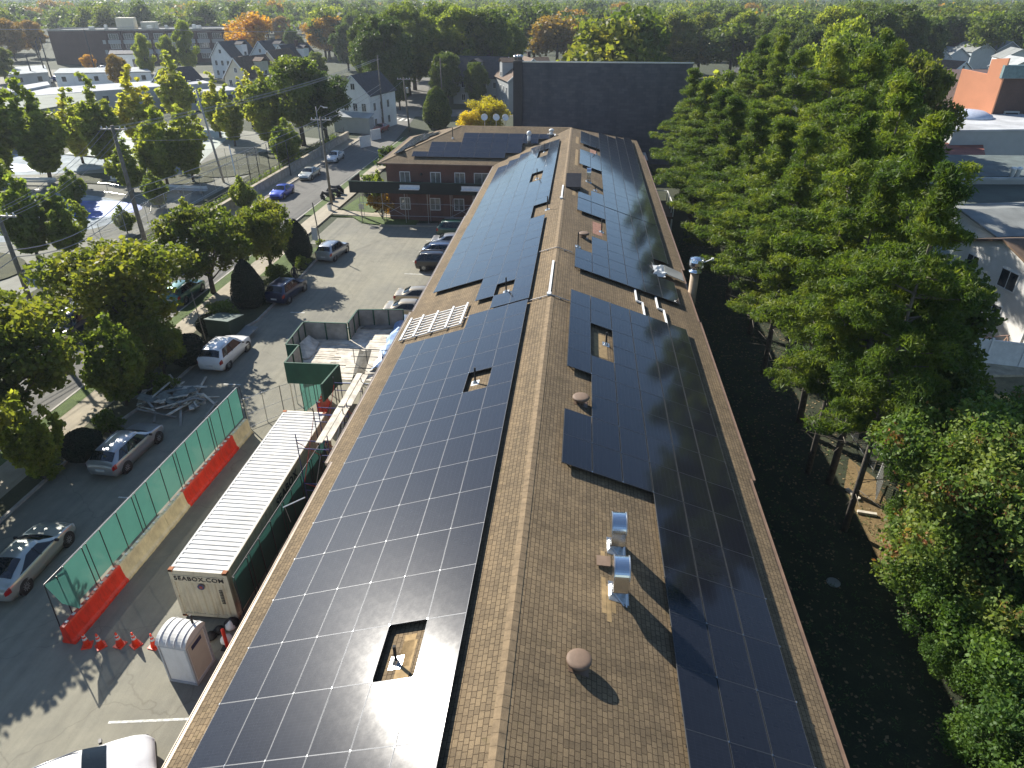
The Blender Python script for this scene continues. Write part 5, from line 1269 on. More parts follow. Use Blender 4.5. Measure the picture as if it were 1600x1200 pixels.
def leaf_mesh(name,P,size,mat,flat=0.0,stretch=1.0,nrm=None,wood=None,width=.8,align=.8):
    """P: N x 3 leaf centres; quads with random facing"""
    N=len(P); a=nr.normal(size=(N,3)); 
    if nrm is not None: a=a*.8+nrm*align
    if flat: a[:,2]=a[:,2]*(1-flat)+np.sign(a[:,2]+.001)*flat*2.2
    a/=np.linalg.norm(a,axis=1,keepdims=True)+1e-9
    b=nr.normal(size=(N,3)); b-=a*(a*b).sum(1,keepdims=True); b/=np.linalg.norm(b,axis=1,keepdims=True)+1e-9
    c=np.cross(a,b); s=(size*nr.uniform(.6,1.35,size=(N,1)))/2
    V=np.empty((N,4,3)); V[:,0]=P-b*s*stretch-c*s*.25*width; V[:,1]=P-c*s*width+b*s*.1; V[:,2]=P+b*s*stretch+c*s*.25*width; V[:,3]=P+c*s*width-b*s*.1
    me=bpy.data.meshes.new(name); V=V.reshape(-1,3); mi=np.zeros(N,dtype=np.int32)
    nv=len(V); F=np.arange(nv,dtype=np.int32)
    mats=[mat]; wv=[];wf=[]
    if wood is not None:
        wv=np.array(wood.v); wf=wood.f; mats.append(M['bark'])
    tot=nv+len(wv); me.vertices.add(tot); co=np.concatenate([V,wv]) if len(wv) else V
    me.vertices.foreach_set('co',co.astype(np.float32).ravel())
    ls=[4]*N; idx=list(F)
    lt=np.array([len(f) for f in wf],dtype=np.int32) if len(wf) else np.zeros(0,dtype=np.int32)
    widx=np.array([i+nv for f in wf for i in f],dtype=np.int32) if len(wf) else np.zeros(0,dtype=np.int32)
    allidx=np.concatenate([F,widx]); me.loops.add(len(allidx)); me.loops.foreach_set('vertex_index',allidx)
    tots=np.concatenate([np.full(N,4,dtype=np.int32),lt]); st=np.concatenate([[0],np.cumsum(tots)[:-1]]).astype(np.int32)
    me.polygons.add(len(tots)); me.polygons.foreach_set('loop_start',st); me.polygons.foreach_set('loop_total',tots)
    for m_ in mats: me.materials.append(m_)
    me.polygons.foreach_set('material_index',np.concatenate([mi,np.ones(len(lt),dtype=np.int32)]))
    me.update(calc_edges=True); return me
def unit(n):
    v=nr.normal(size=(n,3)); return v/np.linalg.norm(v,axis=1,keepdims=True)
def lobes_cloud(lobes,per,shell=.75):
    out=[];nn=[]
    for (c,r) in lobes:
        k=int(per*(r**2)); d=unit(k); rad=nr.uniform(.12,1.25,size=(k,1))**.55
        # ragged surface
        w=1+.22*np.sin(d[:,0:1]*7+c[0]*3)*np.sin(d[:,1:2]*8+c[1]*2)*np.cos(d[:,2:3]*6+c[2])
        p=np.array(c)+d*np.array([1,1,.82])*r*rad*w
        out.append(p); nn.append(d)
    return np.concatenate(out),np.concatenate(nn)
# --- broadleaf prototype: unit tree of height Hh and crown radius Rr
def broad(Hh,Rr,base,nl,per,size,mat,seed,trunk=.25,shape='round',limbs=True,bark='bark',leanx=0):
    q=random.Random(seed); cz=(base+Hh)/2; hz=(Hh-base)/2; lobes=[]
    if shape=='flame':
        nbr=max(7,nl//5)
        for b in range(nbr):
            a=2*math.pi*(b+q.random()*.7)/nbr; ln=(Hh-base)*q.uniform(.5,.90); out=Rr*q.uniform(.55,1.05); z0=base*q.uniform(.7,1.3)
            for j in range(nl//nbr+2):
                f=(j+q.random()*.6)/(nl//nbr+2); o_=out*math.sin(min(1,f*1.25)*1.35)*(1-.28*f); zz=z0+ln*f**.85
                o_*=(1.0 if f<.5 else 1.0-.75*(f-.5)); lobes.append(((o_*math.cos(a+.25*f),o_*math.sin(a+.25*f),zz),Rr*q.uniform(.11,.20)*(1.2-.75*f)+.10))
        for j in range(14): lobes.append(((q.uniform(-.13,.13)*Rr,q.uniform(-.13,.13)*Rr,base+(Hh-base)*(j+1)/14.6),Rr*(.26-.011*j)))
        nl=0
    for i in range(nl):
        a=q.uniform(0,2*math.pi); t_=q.uniform(-.95,.95)
        if shape=='round': rr=math.sqrt(max(0,1-t_*t_))*Rr
        elif shape=='column': rr=Rr*(.9-.55*max(0,t_))*(1 if t_>-.7 else .6)
        elif shape=='vase': rr=Rr*(.35+.65*(t_*.5+.5))*(1 if t_<.55 else .75)
        else: rr=Rr*math.sqrt(max(0,1-max(0,t_)**2))
        d=rr*q.uniform(.30,.92); lr=Rr*q.uniform(.15,.31)*(1 if shape!='column' else 1.15)
        lobes.append(((d*math.cos(a),d*math.sin(a),cz+t_*hz*.84),lr))
    if shape not in('column','flame'): lobes.append(((0,0,cz+hz*.1),Rr*.45))
    P,Nn=lobes_cloud(lobes,per)
    keep=(P[:,2]>base*.75)&(np.sin(P[:,0]*2.9/Rr*3+seed)*np.sin(P[:,1]*3.1/Rr*3+seed*2)*np.sin(P[:,2]*2.7/Rr*3)+nr.uniform(-.35,.35,len(P))<.42); P=P[keep]; Nn=Nn[keep]
    crown=leaf_mesh('crown_mesh',P,size,mat,nrm=Nn,stretch=1.1,align=.35)
    w=MB(); top=(0,0,cz+hz*.2); w.tube([(0,0,-.1),(q.uniform(-.1,.1),q.uniform(-.1,.1),base*.6),(q.uniform(-.15,.15),q.uniform(-.15,.15),cz),top],[trunk*1.25,trunk,trunk*.6,trunk*.25],9)
    if limbs:
        for (c,r_) in (lobes[:min(14,nl)] if nl else lobes[4:60:5]):
            z0=base*.55+q.random()*(cz-base*.5)*.6
            w.tube([(0,0,z0),(c[0]*.5,c[1]*.5,(z0+c[2])/2-.1),c],[trunk*.45,trunk*.28,trunk*.08],5)
    o=w.build('trunk',M[bark],None,True); tm=o.data; bpy.data.objects.remove(o)
    return crown,tm,w
# --- pine prototype with layered plumes
def pine(Hh,Rr,base,levels,seed,mat,size=.26,dens=1.0,trunk=.17,asym=0):
    q=random.Random(seed); P=[];Nn=[]; w=MB()
    w.tube([(0,0,-.1),(.05,0,Hh*.35),(-.05,.05,Hh*.7),(0,0,Hh)],[trunk*1.2,trunk*.9,trunk*.5,.03],9)
    for i in range(levels):
        f=i/(levels-1); z=base+(Hh-base)*f
        rr=Rr*((1-f)**.62)*(.75+.25*math.sin(f*9+seed))+.35
        if f<.12: rr*=.75
        nb=q.randint(4,6)
        zlev=z
        for b in range(nb):
            z=zlev+q.uniform(-.75,.75); a=2*math.pi*(b+q.random()*.9)/nb; L_=rr*q.uniform(.42,1.28); up=q.uniform(.0,.62)*L_*.6
            dx,dy=math.cos(a),math.sin(a)
            w.tube([(0,0,z),(dx*L_*.55,dy*L_*.55,z+up*.4),(dx*L_,dy*L_,z+up)],[.055,.035,.012],4,cap=False)
            k=max(3,int(L_*2.7))
            for j in range(k):
                s=.30+.72*(j+q.random()*.5)/k; side=q.uniform(-.28,.28)*L_*(1.1-s*.5)
                cx=dx*L_*s-dy*side; cy=dy*L_*s+dx*side; czz=z+up*s+q.uniform(-.05,.25)
                n=int(60*dens*q.uniform(.6,1.3)); d=unit(n); rad=nr.uniform(.35,1,size=(n,1))
                pr=q.uniform(.35,.82)
                P.append(np.array([cx,cy,czz])+d*rad*np.array([pr,pr,pr*.55])); Nn.append(d*np.array([.6,.6,1.4]))
    if True: # dead twigs below the crown
        for i in range(14):
            z=base*.35+base*.65*q.random(); a=q.uniform(0,6.28); L_=q.uniform(.8,2.4)
            w.tube([(0,0,z),(math.cos(a)*L_,math.sin(a)*L_,z+q.uniform(-.2,.5))],[.03,.008],4,cap=False)
    P=np.concatenate(P);Nn=np.concatenate(Nn)
    crown=leaf_mesh('crown_mesh',P,size,mat,nrm=Nn,stretch=1.25,width=.24,align=.15)
    o=w.build('trunk',M['bark_grey'],None,True); tm=o.data; bpy.data.objects.remove(o)
    return crown,tm,w
def tree(name,proto,x,y,h,label,cat='tree',group=None,sx=1.0,rz=None,proto_h=1.0,z=0.0,lean=(0,0)):
    """proto = (crown mesh, trunk mesh, height of the prototype)"""
    crown,tm,ph=proto; s=h/ph
    r=thing(name,label,cat,(x,y,z),rnd.uniform(0,6.28) if rz is None else rz,group); r.scale=(s*sx,s*sx,s)
    r.rotation_euler[0]=lean[0]; r.rotation_euler[1]=lean[1]
    for nm,me in (('crown',crown),('trunk',tm)):
        o=bpy.data.objects.new(nm,me); COL.objects.link(o); o.parent=r
    return r
def P3(t): return (t[0],t[1])
PINE=[]
for k,(hh,rr,b) in enumerate(((18,4.9,7.4),(18,4.4,6.4),(17,4.9,3.4))):
    a=pine(hh,rr,b-1.0*(k<2),15,21+k,LM['pine'],size=.25,dens=2.6); PINE.append((a[0],a[1],hh))
def mk(*a,**k): r=broad(*a,**k); return (r[0],r[1],a[0])
OAK=[mk(10,4.2,2.6,46,480,.27,LM['oak'],31),mk(10,4.4,2.6,48,480,.27,LM['green'],32)]
OLIVE=[mk(7,3.9,1.9,52,430,.25,LM['olive'],33,trunk=.2),mk(7,3.7,1.9,50,430,.25,LM['olive'],34,trunk=.18)]
LIME=[mk(9,2.3,1.3,70,420,.34,LM['lime'],35,trunk=.11,shape='flame'),mk(9,3.0,1.5,66,300,.36,LM['lime'],36,trunk=.13,shape='flame')]
GREENP=[mk(9,2.6,1.3,72,400,.34,LM['limegreen'],37,trunk=.12,shape='flame'),mk(8,3.7,1.2,66,270,.36,LM['limegreen'],38,trunk=.13,shape='flame')]
YEL=mk(5,3.0,.8,36,800,.17,LM['yellow'],39,trunk=.1,shape='vase')
ORG=mk(12,5.5,2.5,50,300,.36,LM['orange'],40,trunk=.3)
REDT=mk(9,4.6,1.0,56,1300,.15,LM['red'],41,trunk=.2)
VINE=[mk(4,2.6,.2,36,1700,.115,LM['vine'],42,trunk=.08),mk(4,2.4,.2,34,1700,.115,LM['vine'],43,trunk=.08)]
BIG=[mk(20,7.5,3,70,200,.46,LM['oak'],44,trunk=.45),mk(20,7.8,3,70,200,.46,LM['green'],45,trunk=.45),mk(20,7.2,3,64,200,.46,LM['limegreen'],46,trunk=.4),mk(20,7.2,3,60,190,.46,LM['rust'],47,trunk=.4),mk(20,7.2,3,66,200,.46,LM['olive'],48,trunk=.4)]
# clipped evergreens
def clipped(name,label,x,y,prof,mat=None,n=9000,size=.10,group=None,cat='shrub'):
    r=thing(name,label,cat,(x,y,.1),rnd.uniform(0,6),group)
    zs=[p[1] for p in prof]; H0=zs[-1]; t_=nr.uniform(0,1,n); z=t_*H0; rr=np.interp(z,zs,[p[0] for p in prof])
    a=nr.uniform(0,2*math.pi,n); rad=rr*(1+.05*np.sin(a*5+z*3))+nr.normal(size=n)*.03
    Pp=np.stack([rad*np.cos(a),rad*np.sin(a),z],1); Nn=np.stack([np.cos(a),np.sin(a),np.full(n,.5)],1)
    me=leaf_mesh('leaves',Pp,size,mat or LM['bush'],nrm=Nn); o=bpy.data.objects.new('foliage',me); COL.objects.link(o); o.parent=r
    mb=MB(); mb.lathe([(p[0]*.93,p[1]) for p in prof],20); mb.build('inner_foliage',M['core'],r,True)
    return r
M['core']=plain('shrub_core',(.012,.022,.008),.95,var=.3)
cone_prof=[(.95,0),(1.25,.5),(1.32,1.2),(1.22,2.0),(.95,2.8),(.55,3.5),(.12,4.0),(.02,4.05)]
clipped('pointed_evergreen','nearer tall pointed evergreen shrub between the sidewalk and the boxy vehicle',-27.0,50.9,cone_prof,group='pointed evergreens')
clipped('pointed_evergreen','farther tall pointed evergreen shrub beside the pale crossover',-27.1,62.4,cone_prof,group='pointed evergreens')
ball=[(.3,0),(.85,.3),(1.05,.8),(.95,1.3),(.6,1.65),(.1,1.8)]
clipped('round_shrub','round clipped bush beside the silver hatchback',-26.9,29.0,ball,group='round clipped bushes')
clipped('round_shrub','larger round clipped bush in shade beside the white sport utility vehicle',-26.8,40.5,[(a*1.25,b*1.2) for a,b in ball],group='round clipped bushes')
clipped('round_shrub','low round bush left of the dumpster',-27.8,45.5,[(a*.9,b*.8) for a,b in ball],group='round clipped bushes')
# near left trees
TG='street trees along the sidewalk'
tree('street_tree',OLIVE[0],-31.6,41.6,8.2,'big bronze-topped street tree spreading left of the white vehicle',group=TG,sx=1.18)
tree('street_tree',OLIVE[1],-31.4,53.2,7.4,'dark street tree with a forked trunk above the teal car',group=TG,sx=1.05)
tree('street_tree',OLIVE[0],-28.3,58.6,6.6,'bronze street tree right of the forked one, near the pointed evergreen',group=TG,sx=.80,rz=1.0)
tree('street_tree',GREENP[1],-28.0,34.6,6.4,'lower green tree behind the debris pile',group=TG,sx=.92)
tree('street_tree',OLIVE[1],-31.9,31.0,8.6,'olive street tree at the left edge of the photograph',group=TG,sx=1.0)
tree('street_tree',OLIVE[0],-30.2,23.0,8.4,'dark tree at the left edge above the pale silver sedan',group=TG,sx=.95,rz=2.0)
tree('street_tree',GREENP[1],-28.0,27.0,5.6,'small tree casting dappled shade on the nearest car',group=TG,sx=.85,rz=3.0)
tree('street_tree',OLIVE[1],-28.4,14.5,6.4,'tree at the lower left throwing shade over the nearest sedan',group=TG,sx=.9,rz=3.0)
tree('street_tree',OLIVE[1],-27.4,38.2,4.2,'small leafy tree between the white vehicle and the sidewalk',group=TG,sx=.8,rz=4.2)
q=random.Random(77); k=0
sh=mk(1.6,1.2,.05,14,1500,.15,LM['green'],50,trunk=.04,limbs=False)
for (x,y,h,lab) in ((-27.3,46.9,1.9,'ragged bush just behind the dumpster'),(-26.4,56.0,1.6,'low bush in the planter beyond the nearer pointed evergreen'),(-27.6,57.5,1.3,'small bush beside the thin tree trunk'),(-26.0,60.0,1.2,'low dark bush between the pointed evergreens'),(-26.0,65.9,1.0,'low grassy bush behind the pale crossover'),(-27.2,31.6,1.4,'bush near the silver hatchback front'),(-27.9,27.2,1.2,'scraggly bush by the bare pole'),(-28.3,36.9,1.6,'shrub at the sidewalk edge below the big street tree'),(-26.4,36.3,1.3,'low shrub left of the debris pile'),(-28.5,22.3,1.5,'shrub in deep shade at the lower left'),(-28.3,47.8,1.5,'shrub between the dumpster and the sidewalk'),(-27.8,54.0,1.3,'shrub right of the forked street tree')):
    tree('shrub',sh,x,y,h,lab,'shrub','loose planter bushes',sx=1.1)
# shrubs in front of the wing
tree('shrub',mk(2.6,1.5,.2,16,900,.17,LM['rust'],51,trunk=.06),-22.6,77.0,3.2,'dark reddish shrub behind the shed legs at the wing corner','shrub',sx=1.1)
tree('shrub',GREENP[1],-24.2,82.5,4.4,'light green small tree at the left corner of the brick wing','tree',sx=.8)
tree('shrub',sh,-27.4,88.5,2.4,'sparse bush left of the wing roof corner','shrub','loose planter bushes',sx=1.1)
tree('shrub',sh,-28.3,103.5,3.0,'dull bush behind the hipped end of the wing','shrub','loose planter bushes',sx=1.2)
# yellow tree, conifers behind the wing
tree('yellow_tree',YEL,gp(765,185,3)[0],gp(765,185,3)[1],6.4,'bright golden tree behind the wing ridge','tree',sx=1.35)
tree('yellow_tree',YEL,gp(735,190,3)[0],gp(735,190,3)[1],4.8,'smaller golden tree left of the bright one','tree',sx=1.2)
x,y=gp(692,200,0); clipped('round_conifer','dark rounded conifer left of the golden tree',x-1,y,[(1.5,0),(2.6,1.5),(2.7,3),(2.1,5),(1.2,6.6),(.2,7.4)],mat=LM['oak'],n=9000,size=.34,cat='tree')
x,y=gp(785,170,0); r=tree('pointed_conifer',PINE[1],x,y+15,15,'slim dark conifer just left of the dark windowless building','tree',sx=.62)
# park trees
PG='young trees in the park'
park=[((80,285),9.5,0,'green-and-gold tree at the left of the upper pool','G0'),((168,262),8.8,0,'tall yellow-green tree behind the leaning pole','L0'),((232,245),9.0,0,'yellow-green tree right of the leaning pole','L0'),((262,290),7.6,1,'broad green tree beside the pale lane in the park','G1'),((303,285),7.8,1,'broad yellow-green tree above the street tree crown','L1'),((208,300),5.2,1,'low green tree behind the leaning pole','G1'),
 ((368,228),6.6,0,'small golden tree by the pale court','L0'),((422,232),8.5,0,'golden columnar tree left of the big green one','L0'),((345,215),7.4,0,'yellow-green tree near the leaning pale pole','L0'),((475,228),10.5,1,'big green tree left of the white corner house','O1'),((512,226),8.8,1,'dark green tree touching the white corner house','O0'),((450,262),5.4,1,'small green tree behind the railing','G1'),((60,405),6.2,1,'wide green tree in front of the splash pad','G1'),((110,400),5.2,1,'green tree right of the wide one by the splash pad','G1'),
 ((8,290),8.2,0,'yellow-green tree cut by the left edge','G0'),((-10,330),7.0,1,'dark tree leaving the picture at left','G1'),((130,255),7.2,0,'golden tree among the park trees','L0'),((285,200),9.2,0,'yellow-green tree in the middle of the park row','L0'),((395,198),7.0,0,'small golden tree beside the gabled houses','L0'),((120,325),3.6,1,'low bushy tree beyond the splash pad','G1'),((250,325),3.4,1,'low bushy tree by the white benches','G1'),((385,330),3.2,1,'small bushy tree behind the street railing','G1'),((295,355),2.6,1,'low shrub tree by the street railing','G1'),((200,365),2.4,1,'low bush inside the park wall','G1')]
PM={'G0':GREENP[0],'G1':GREENP[1],'L0':LIME[0],'L1':LIME[1],'O1':OAK[1],'O0':OAK[0]}
for (p,h,_,lab,kk) in park:
    x,y=gp(*p,0); tree('park_tree',PM[kk],x,y,h*(1.52 if _==0 else 1.32),lab,group=PG,sx=(1.3 if kk in('L0','G0') else 1.1))
# hedge stuff along the park wall
hx=[];hn=[]
for y in np.arange(12,124,.9):
    c=np.array([-43.4+nr.uniform(-.4,.4),y,.7]); n=150; d=unit(n); hx.append(c+d*nr.uniform(.4,1,size=(n,1))*np.array([.9,.8,.75])*nr.uniform(.6,1.25)); hn.append(d)
me=leaf_mesh('hedge_leaves',np.concatenate(hx),.20,LM['green'],nrm=np.concatenate(hn)); o=bpy.data.objects.new('ground_cover',me); COL.objects.link(o); o['kind']='stuff'; tag(o,'low green ground cover along the inside of the park wall','ground cover')
# ------------------------------------------------------------------ east side
PG='tall pines beside the building'
pines=[(13.8,27.0,16.6,0,.86,'nearest tall pine with the long bare trunk'),(14.2,30.8,17.8,0,.95,'second tall bare-trunked pine from the camera'),(13.3,31.6,15.5,0,.95,'slimmer pine just left of the second bare trunk'),(14.2,36.8,17.0,0,1.1,'pine with its trunk standing in the dappled edge of shade'),
 (16.4,38.5,18.4,1,.95,'tall dark pine on the outer side of the nearest trunks'),(19.0,47.0,18.0,1,.9,'tall pine facing the white stepped houses'),(13.4,43.0,15.5,1,1.1,'pine leaning over the black building shadow'),(13.8,49.5,14.8,2,1.22,'layered pine right of the turbine flue'),(13.3,56.5,14.4,2,1.25,'layered pine beyond the turbine flue'),(19.5,54.0,18.8,1,1.15,'pine in the middle of the tall row'),
 (13.3,64.0,14.4,2,1.32,'layered pine beside the side porch'),(20.5,63.0,18.5,0,1.1,'green pine behind the layered ones'),(13.2,72.0,14.2,2,1.36,'layered pine beyond the side porch'),(20.0,73.0,17.5,1,1.15,'pine near the far half of the roof'),(13.2,81.0,14.2,2,1.36,'light green pine near the hip of the roof'),(21.0,84.0,18.0,2,1.0,'pine near the dark windowless building'),(13.2,90.0,14.4,2,1.25,'rounded pine touching the dark building'),(22.5,97.0,17.5,1,1.1,'pine to the right of the dark building'),(25.5,66,18.5,1,1.0,'tall pine behind the row by the red roof'),(28.5,76,19,0,1.1,'tall pine farther behind the row')]
for (x,y,h,k,sx,lab) in pines: tree('pine_tree',PINE[k],x,y,h,lab,group=PG,sx=sx,lean=(rnd.uniform(-.02,.02),rnd.uniform(-.03,.03)))
EG='broadleaf trees right of the pines'
for (x,y,h,pr,sx,lab) in ((20.4,37.0,10.5,OAK[0],.9,'dark broadleaf tree in front of the pale house wall'),(19.6,32.0,6.8,OAK[0],.9,'dark round tree below the white fence'),(30,86,19,BIG[1],.75,'green broadleaf tree beyond the pines'),(33,98,19,BIG[2],.8,'golden-tinged tree above the pines'),(24,106,16.5,BIG[1],.8,'green tree at the corner of the dark building'),(37,86,17.5,BIG[4],.75,'green tree left of the orange wall'),(17.8,103,14,LIME[1],1.1,'yellowish tree close behind the dark building corner'),(36,110,20,BIG[2],.8,'tall yellow-green tree left of the orange wall')):
    tree('broadleaf_tree',pr,x,y,h,lab,group=EG,sx=sx)
# lower right mass: red-tinged tree, vines and shrubs
tree('red_tinged_tree',REDT,16.3,22.0,9.4,'green tree turning red at the right edge','tree',sx=1.0)
tree('red_tinged_tree',REDT,19.2,24.5,8.8,'second tree with reddish leaf tips behind the first','tree',sx=1.0,rz=2)
for i,(x,y,h,s,lab) in enumerate(((15.9,23.2,3.2,1.0,'leafy vine mass beside the lit leaf litter'),(15.4,20.2,3.6,.95,'vine-covered shrub at the lower right'),(17.3,19.6,5.0,1.05,'climbing shrub below the red-tinged tree'),(15.6,17.2,4.0,.95,'taller bright shrub at the lower right edge'),(14.9,14.8,3.4,.95,'low bright shrub near the bottom right corner'),(16.6,14.0,4.6,1.1,'bright green shrub filling the bottom right corner'),(14.6,12.2,3.2,.9,'shrub half below the bottom right corner'),(17.4,16.6,5.2,1.1,'tall bright shrub at the right edge'),(17.2,27.2,2.9,.9,'shrub beside the tilted lattice panel'),(18.3,31.2,3.4,1.0,'dark shrub behind the nearest pine trunk'),(17.4,36.0,3.0,1.0,'shrub behind the group of pine trunks'),(16.9,25.0,2.9,.85,'thin climbing shrub touching the litter patch'),(15.0,18.6,2.6,.8,'ragged vine edge over the black shade'))):
    tree('vine_shrub',VINE[i%2],x,y,h,lab,'shrub','climbing shrubs at lower right',sx=s)
r=thing('lattice_panel','pale tilted lattice fence panel among the shrubs','fence',(16.6,30.2,0),R(60)); mb=MB()
for k in range(9): mb.bar((-.9+k*.22,0,0),(-.9+k*.22,.3,1.5),.04,.03)
for k in range(5): mb.bar((-.95,.05+.06*k,.2+k*.3),(.95,.05+.06*k,.2+k*.3),.03,.04)
mb.build('lattice',M['trim_white'],r)
mb=MB(); mb.lathe([(.28,0),(.30,.04),(.1,.07)],14); one('yard_disc',mb,M['roof_grey'],'small grey disc lying in the black shade of the yard','debris',gp(1302,911,0)+(.01,))
link_fence('wire fence running between the building yard and the shrubs',[(16.9,32),(16.4,60),(16.0,96)],1.5,3.0)
for k,(x,y) in enumerate(((15.1,29.8),(15.3,28.3))):
    mb=MB(); mb.obox((0,0,.1),.18,.9,.12,Matrix.Rotation(.4+k,3,'Z')); one('cut_log',mb,M['wood'],['pale cut log at the shade edge by the pine trunks','second pale log nearer the litter path'][k],'log',(x,y,.02))

# fallen leaves and tufts on the shaded yard
nl_=5200; X_=nr.uniform(7.6,17.5,nl_); Y_=nr.uniform(4,74,nl_); X_=X_+(nr.uniform(0,1,nl_)**2)*-.0
Pp=np.stack([X_,Y_,np.full(nl_,.03)],1); me=leaf_mesh('fallen_leaf_mesh',Pp,.14,plain('dry_leaf',(.16,.12,.06),.9,var=.5,scale=9),nrm=np.tile(np.array([[0,0,1.0]]),(nl_,1)),align=3.0)
o=bpy.data.objects.new('fallen_leaves',me); COL.objects.link(o); o['kind']='stuff'; tag(o,'dry fallen leaves scattered over the shaded yard','leaves')
ng=2600; cx=nr.uniform(7.8,15.5,ng); cy=nr.uniform(4,74,ng); Pq=np.repeat(np.stack([cx,cy,np.full(ng,.08)],1),7,axis=0)+nr.normal(size=(ng*7,3))*np.array([.09,.09,.03])
me=leaf_mesh('grass_tuft_mesh',Pq,.16,plain('yard_grass_blade',(.06,.11,.03),.9,var=.4,scale=5),stretch=1.0,width=.15); o=bpy.data.objects.new('grass_tufts',me); COL.objects.link(o); o['kind']='stuff'; tag(o,'rough grass tufts in the shaded yard','grass')
# ------------------------------------------------------------------ buildings behind
def gable_house(name,label,x,y,rz,w_,d,h,rh,wall,roofm,group=None,chimney=False,dormer=True,win=True,wf='trim_white'):
    """gable end faces local -Y; w_ wide (x), d deep (y)"""
    r=thing(name,label,'house',(x,y,0),R(rz),group)
    mb=MB(); mb.box(-w_/2,w_/2,0,d,0,h); mb.extr([(0,0)],0,0) if False else None
    mb.add([(-w_/2,0,h),(w_/2,0,h),(0,0,h+rh),(-w_/2,d,h),(w_/2,d,h),(0,d,h+rh)],[(0,1,2),(5,4,3)]); mb.build('wall',wall,r)
    mb=MB(); o=.35; s=rh/(w_/2)
    mb.slab([(0,-o,h+rh+.1),(w_/2+o,-o,h-o*s+.1),(w_/2+o,d+o,h-o*s+.1),(0,d+o,h+rh+.1)],.14); mb.slab([(0,-o,h+rh+.1),(-w_/2-o,-o,h-o*s+.1),(-w_/2-o,d+o,h-o*s+.1),(0,d+o,h+rh+.1)],.14)
    rf=mb.build('roof',roofm,r)
    mb=MB()
    for s_ in (-1,1): mb.bar((0,-o-.02,h+rh+.0),(s_*(w_/2+o),-o-.02,h-o*s),.10,.2)
    mb.build('rake_trim',M['trim_white'],r)
    if chimney: mb=MB(); mb.box(.6,1.3,d*.5,d*.5+.7,h+rh*.3,h+rh+1.0); mb.build('chimney',M['brick_dark'],rf)
    if dormer:
        for s_ in (-1,1):
            m=MB(); x0=s_*w_*.18; x1=s_*(w_/2-.1); 
            z=h+rh-.5; a,b=sorted((x0,x1)); m.box(a,b,d*.45,d*.45+2.4,h,z-.5); m.build('dormer_wall',wall,rf)
            m=MB(); m.slab([(a-.2,d*.45-.25,z-.45),(b+.2,d*.45-.25,z-.45),(b+.2,d*.45+1.2,z+.35),(a-.2,d*.45+1.2,z+.35)],.1); m.slab([(a-.2,d*.45+2.65,z-.45),(b+.2,d*.45+2.65,z-.45),(b+.2,d*.45+1.2,z+.35),(a-.2,d*.45+1.2,z+.35)],.1); m.build('dormer_roof',roofm,rf)
            window(rf,x1,d*.45+1.2,h+.3,.9,.9,axis='x',side=s_,frame=wf,glass='glass')
    if win:
        for z in ([.9] if h<4 else [.9,3.7]):
            for xx in (-w_*.27,w_*.02,w_*.3): window(r,xx,0,z,.85,1.3,axis='y',side=-1,frame=wf,glass='glass')
            for yy in np.arange(1.6,d-1,2.6):
                for s_ in (-1,1): window(r,s_*w_/2,float(yy),z,.8,1.3,axis='x',side=s_,frame=wf,glass='glass')
        window(r,0,0,h+rh*.25,.8,1.0,axis='y',side=-1,frame=wf,glass='glass')
    return r
def flat_building(name,label,x,y,rz,w_,d,h,wall,roofm,cat='building',group=None,rows=(),cols=0,parap=.4,glass='glass',stuffs=0,ww=1.2,wh=1.4,par='curb'):
    r=thing(name,label,cat,(x,y,0),R(rz),group)
    mb=MB(); mb.box(0,w_,0,d,0,h); mb.build('wall',wall,r)
    mb=MB(); mb.box(.15,w_-.15,.15,d-.15,h-.1,h+.05); rf=mb.build('roof',roofm,r)
    if parap:
        mb=MB()
        for (a,b,c,e) in ((-.05,w_+.05,-.05,.15),(-.05,w_+.05,d-.15,d+.05),(-.05,.15,.153,d-.153),(w_-.15,w_+.05,.153,d-.153)): mb.box(a,b,c,e,h-.02,h+parap)
        mb.build('parapet',M[par] if isinstance(par,str) else par,r)
    for z in rows:
        for k in range(cols): window(r,w_*(k+.5)/cols,0,z,ww,wh,axis='y',side=-1,glass=glass)
        nd=max(1,int(d/ (w_/max(1,cols)))) if cols else 0
        for k in range(min(nd,12)): window(r,0,d*(k+.5)/nd,z,ww,wh,axis='x',side=-1,glass=glass)
        for k in range(min(nd,12)): window(r,w_,d*(k+.5)/nd,z,ww,wh,axis='x',side=1,glass=glass)
    q=random.Random(int(x*7+y))
    for k in range(stuffs):
        m=MB(); a=q.uniform(.1,.8)*w_; b=q.uniform(.1,.8)*d; s1=q.uniform(.8,2.2); s2=q.uniform(.8,2); hh=q.uniform(.6,1.6); m.box(a,a+s1,b,b+s2,h+.05,h+hh); m.box(a+.1,a+s1-.1,b+.1,b+s2-.1,h+hh,h+hh+.12); m.build('rooftop_unit',M['grey_metal'],rf)
    return r
# dark windowless building
r=thing('dark_building','big windowless slate-dark building beyond the end of the roof','building',(0,0,0))
mb=MB(); mb.box(-9.0,15.6,110,110.35,0,14.15); mb.box(-9.0,-8.7,110.353,135,0,12.2); mb.box(15.3,15.6,110.353,135,0,12.2); mb.box(-8.697,15.297,134.7,135,0,12.2); mb.build('wall',M['slate_wall'],r)
mb=MB(); mb.box(-9.1,15.7,109.9,110.15,14.15,14.32); mb.box(-9.05,-8.65,110.5,135.05,12.2,12.35); mb.box(15.25,15.65,110.5,135.05,12.2,12.35); mb.build('coping',M['grey_metal'],r)
mb=MB(); mb.box(-8.8,15.4,110.4,134.8,11.0,11.05); rf=mb.build('roof',M['roof_grey'],r)
mb=MB(); mb.box(-10.35,-9.003,109.6,112,0,14.35); mb.build('stair_tower',plain('tower_dark_render',(.045,.042,.042),.9,var=.15),r)
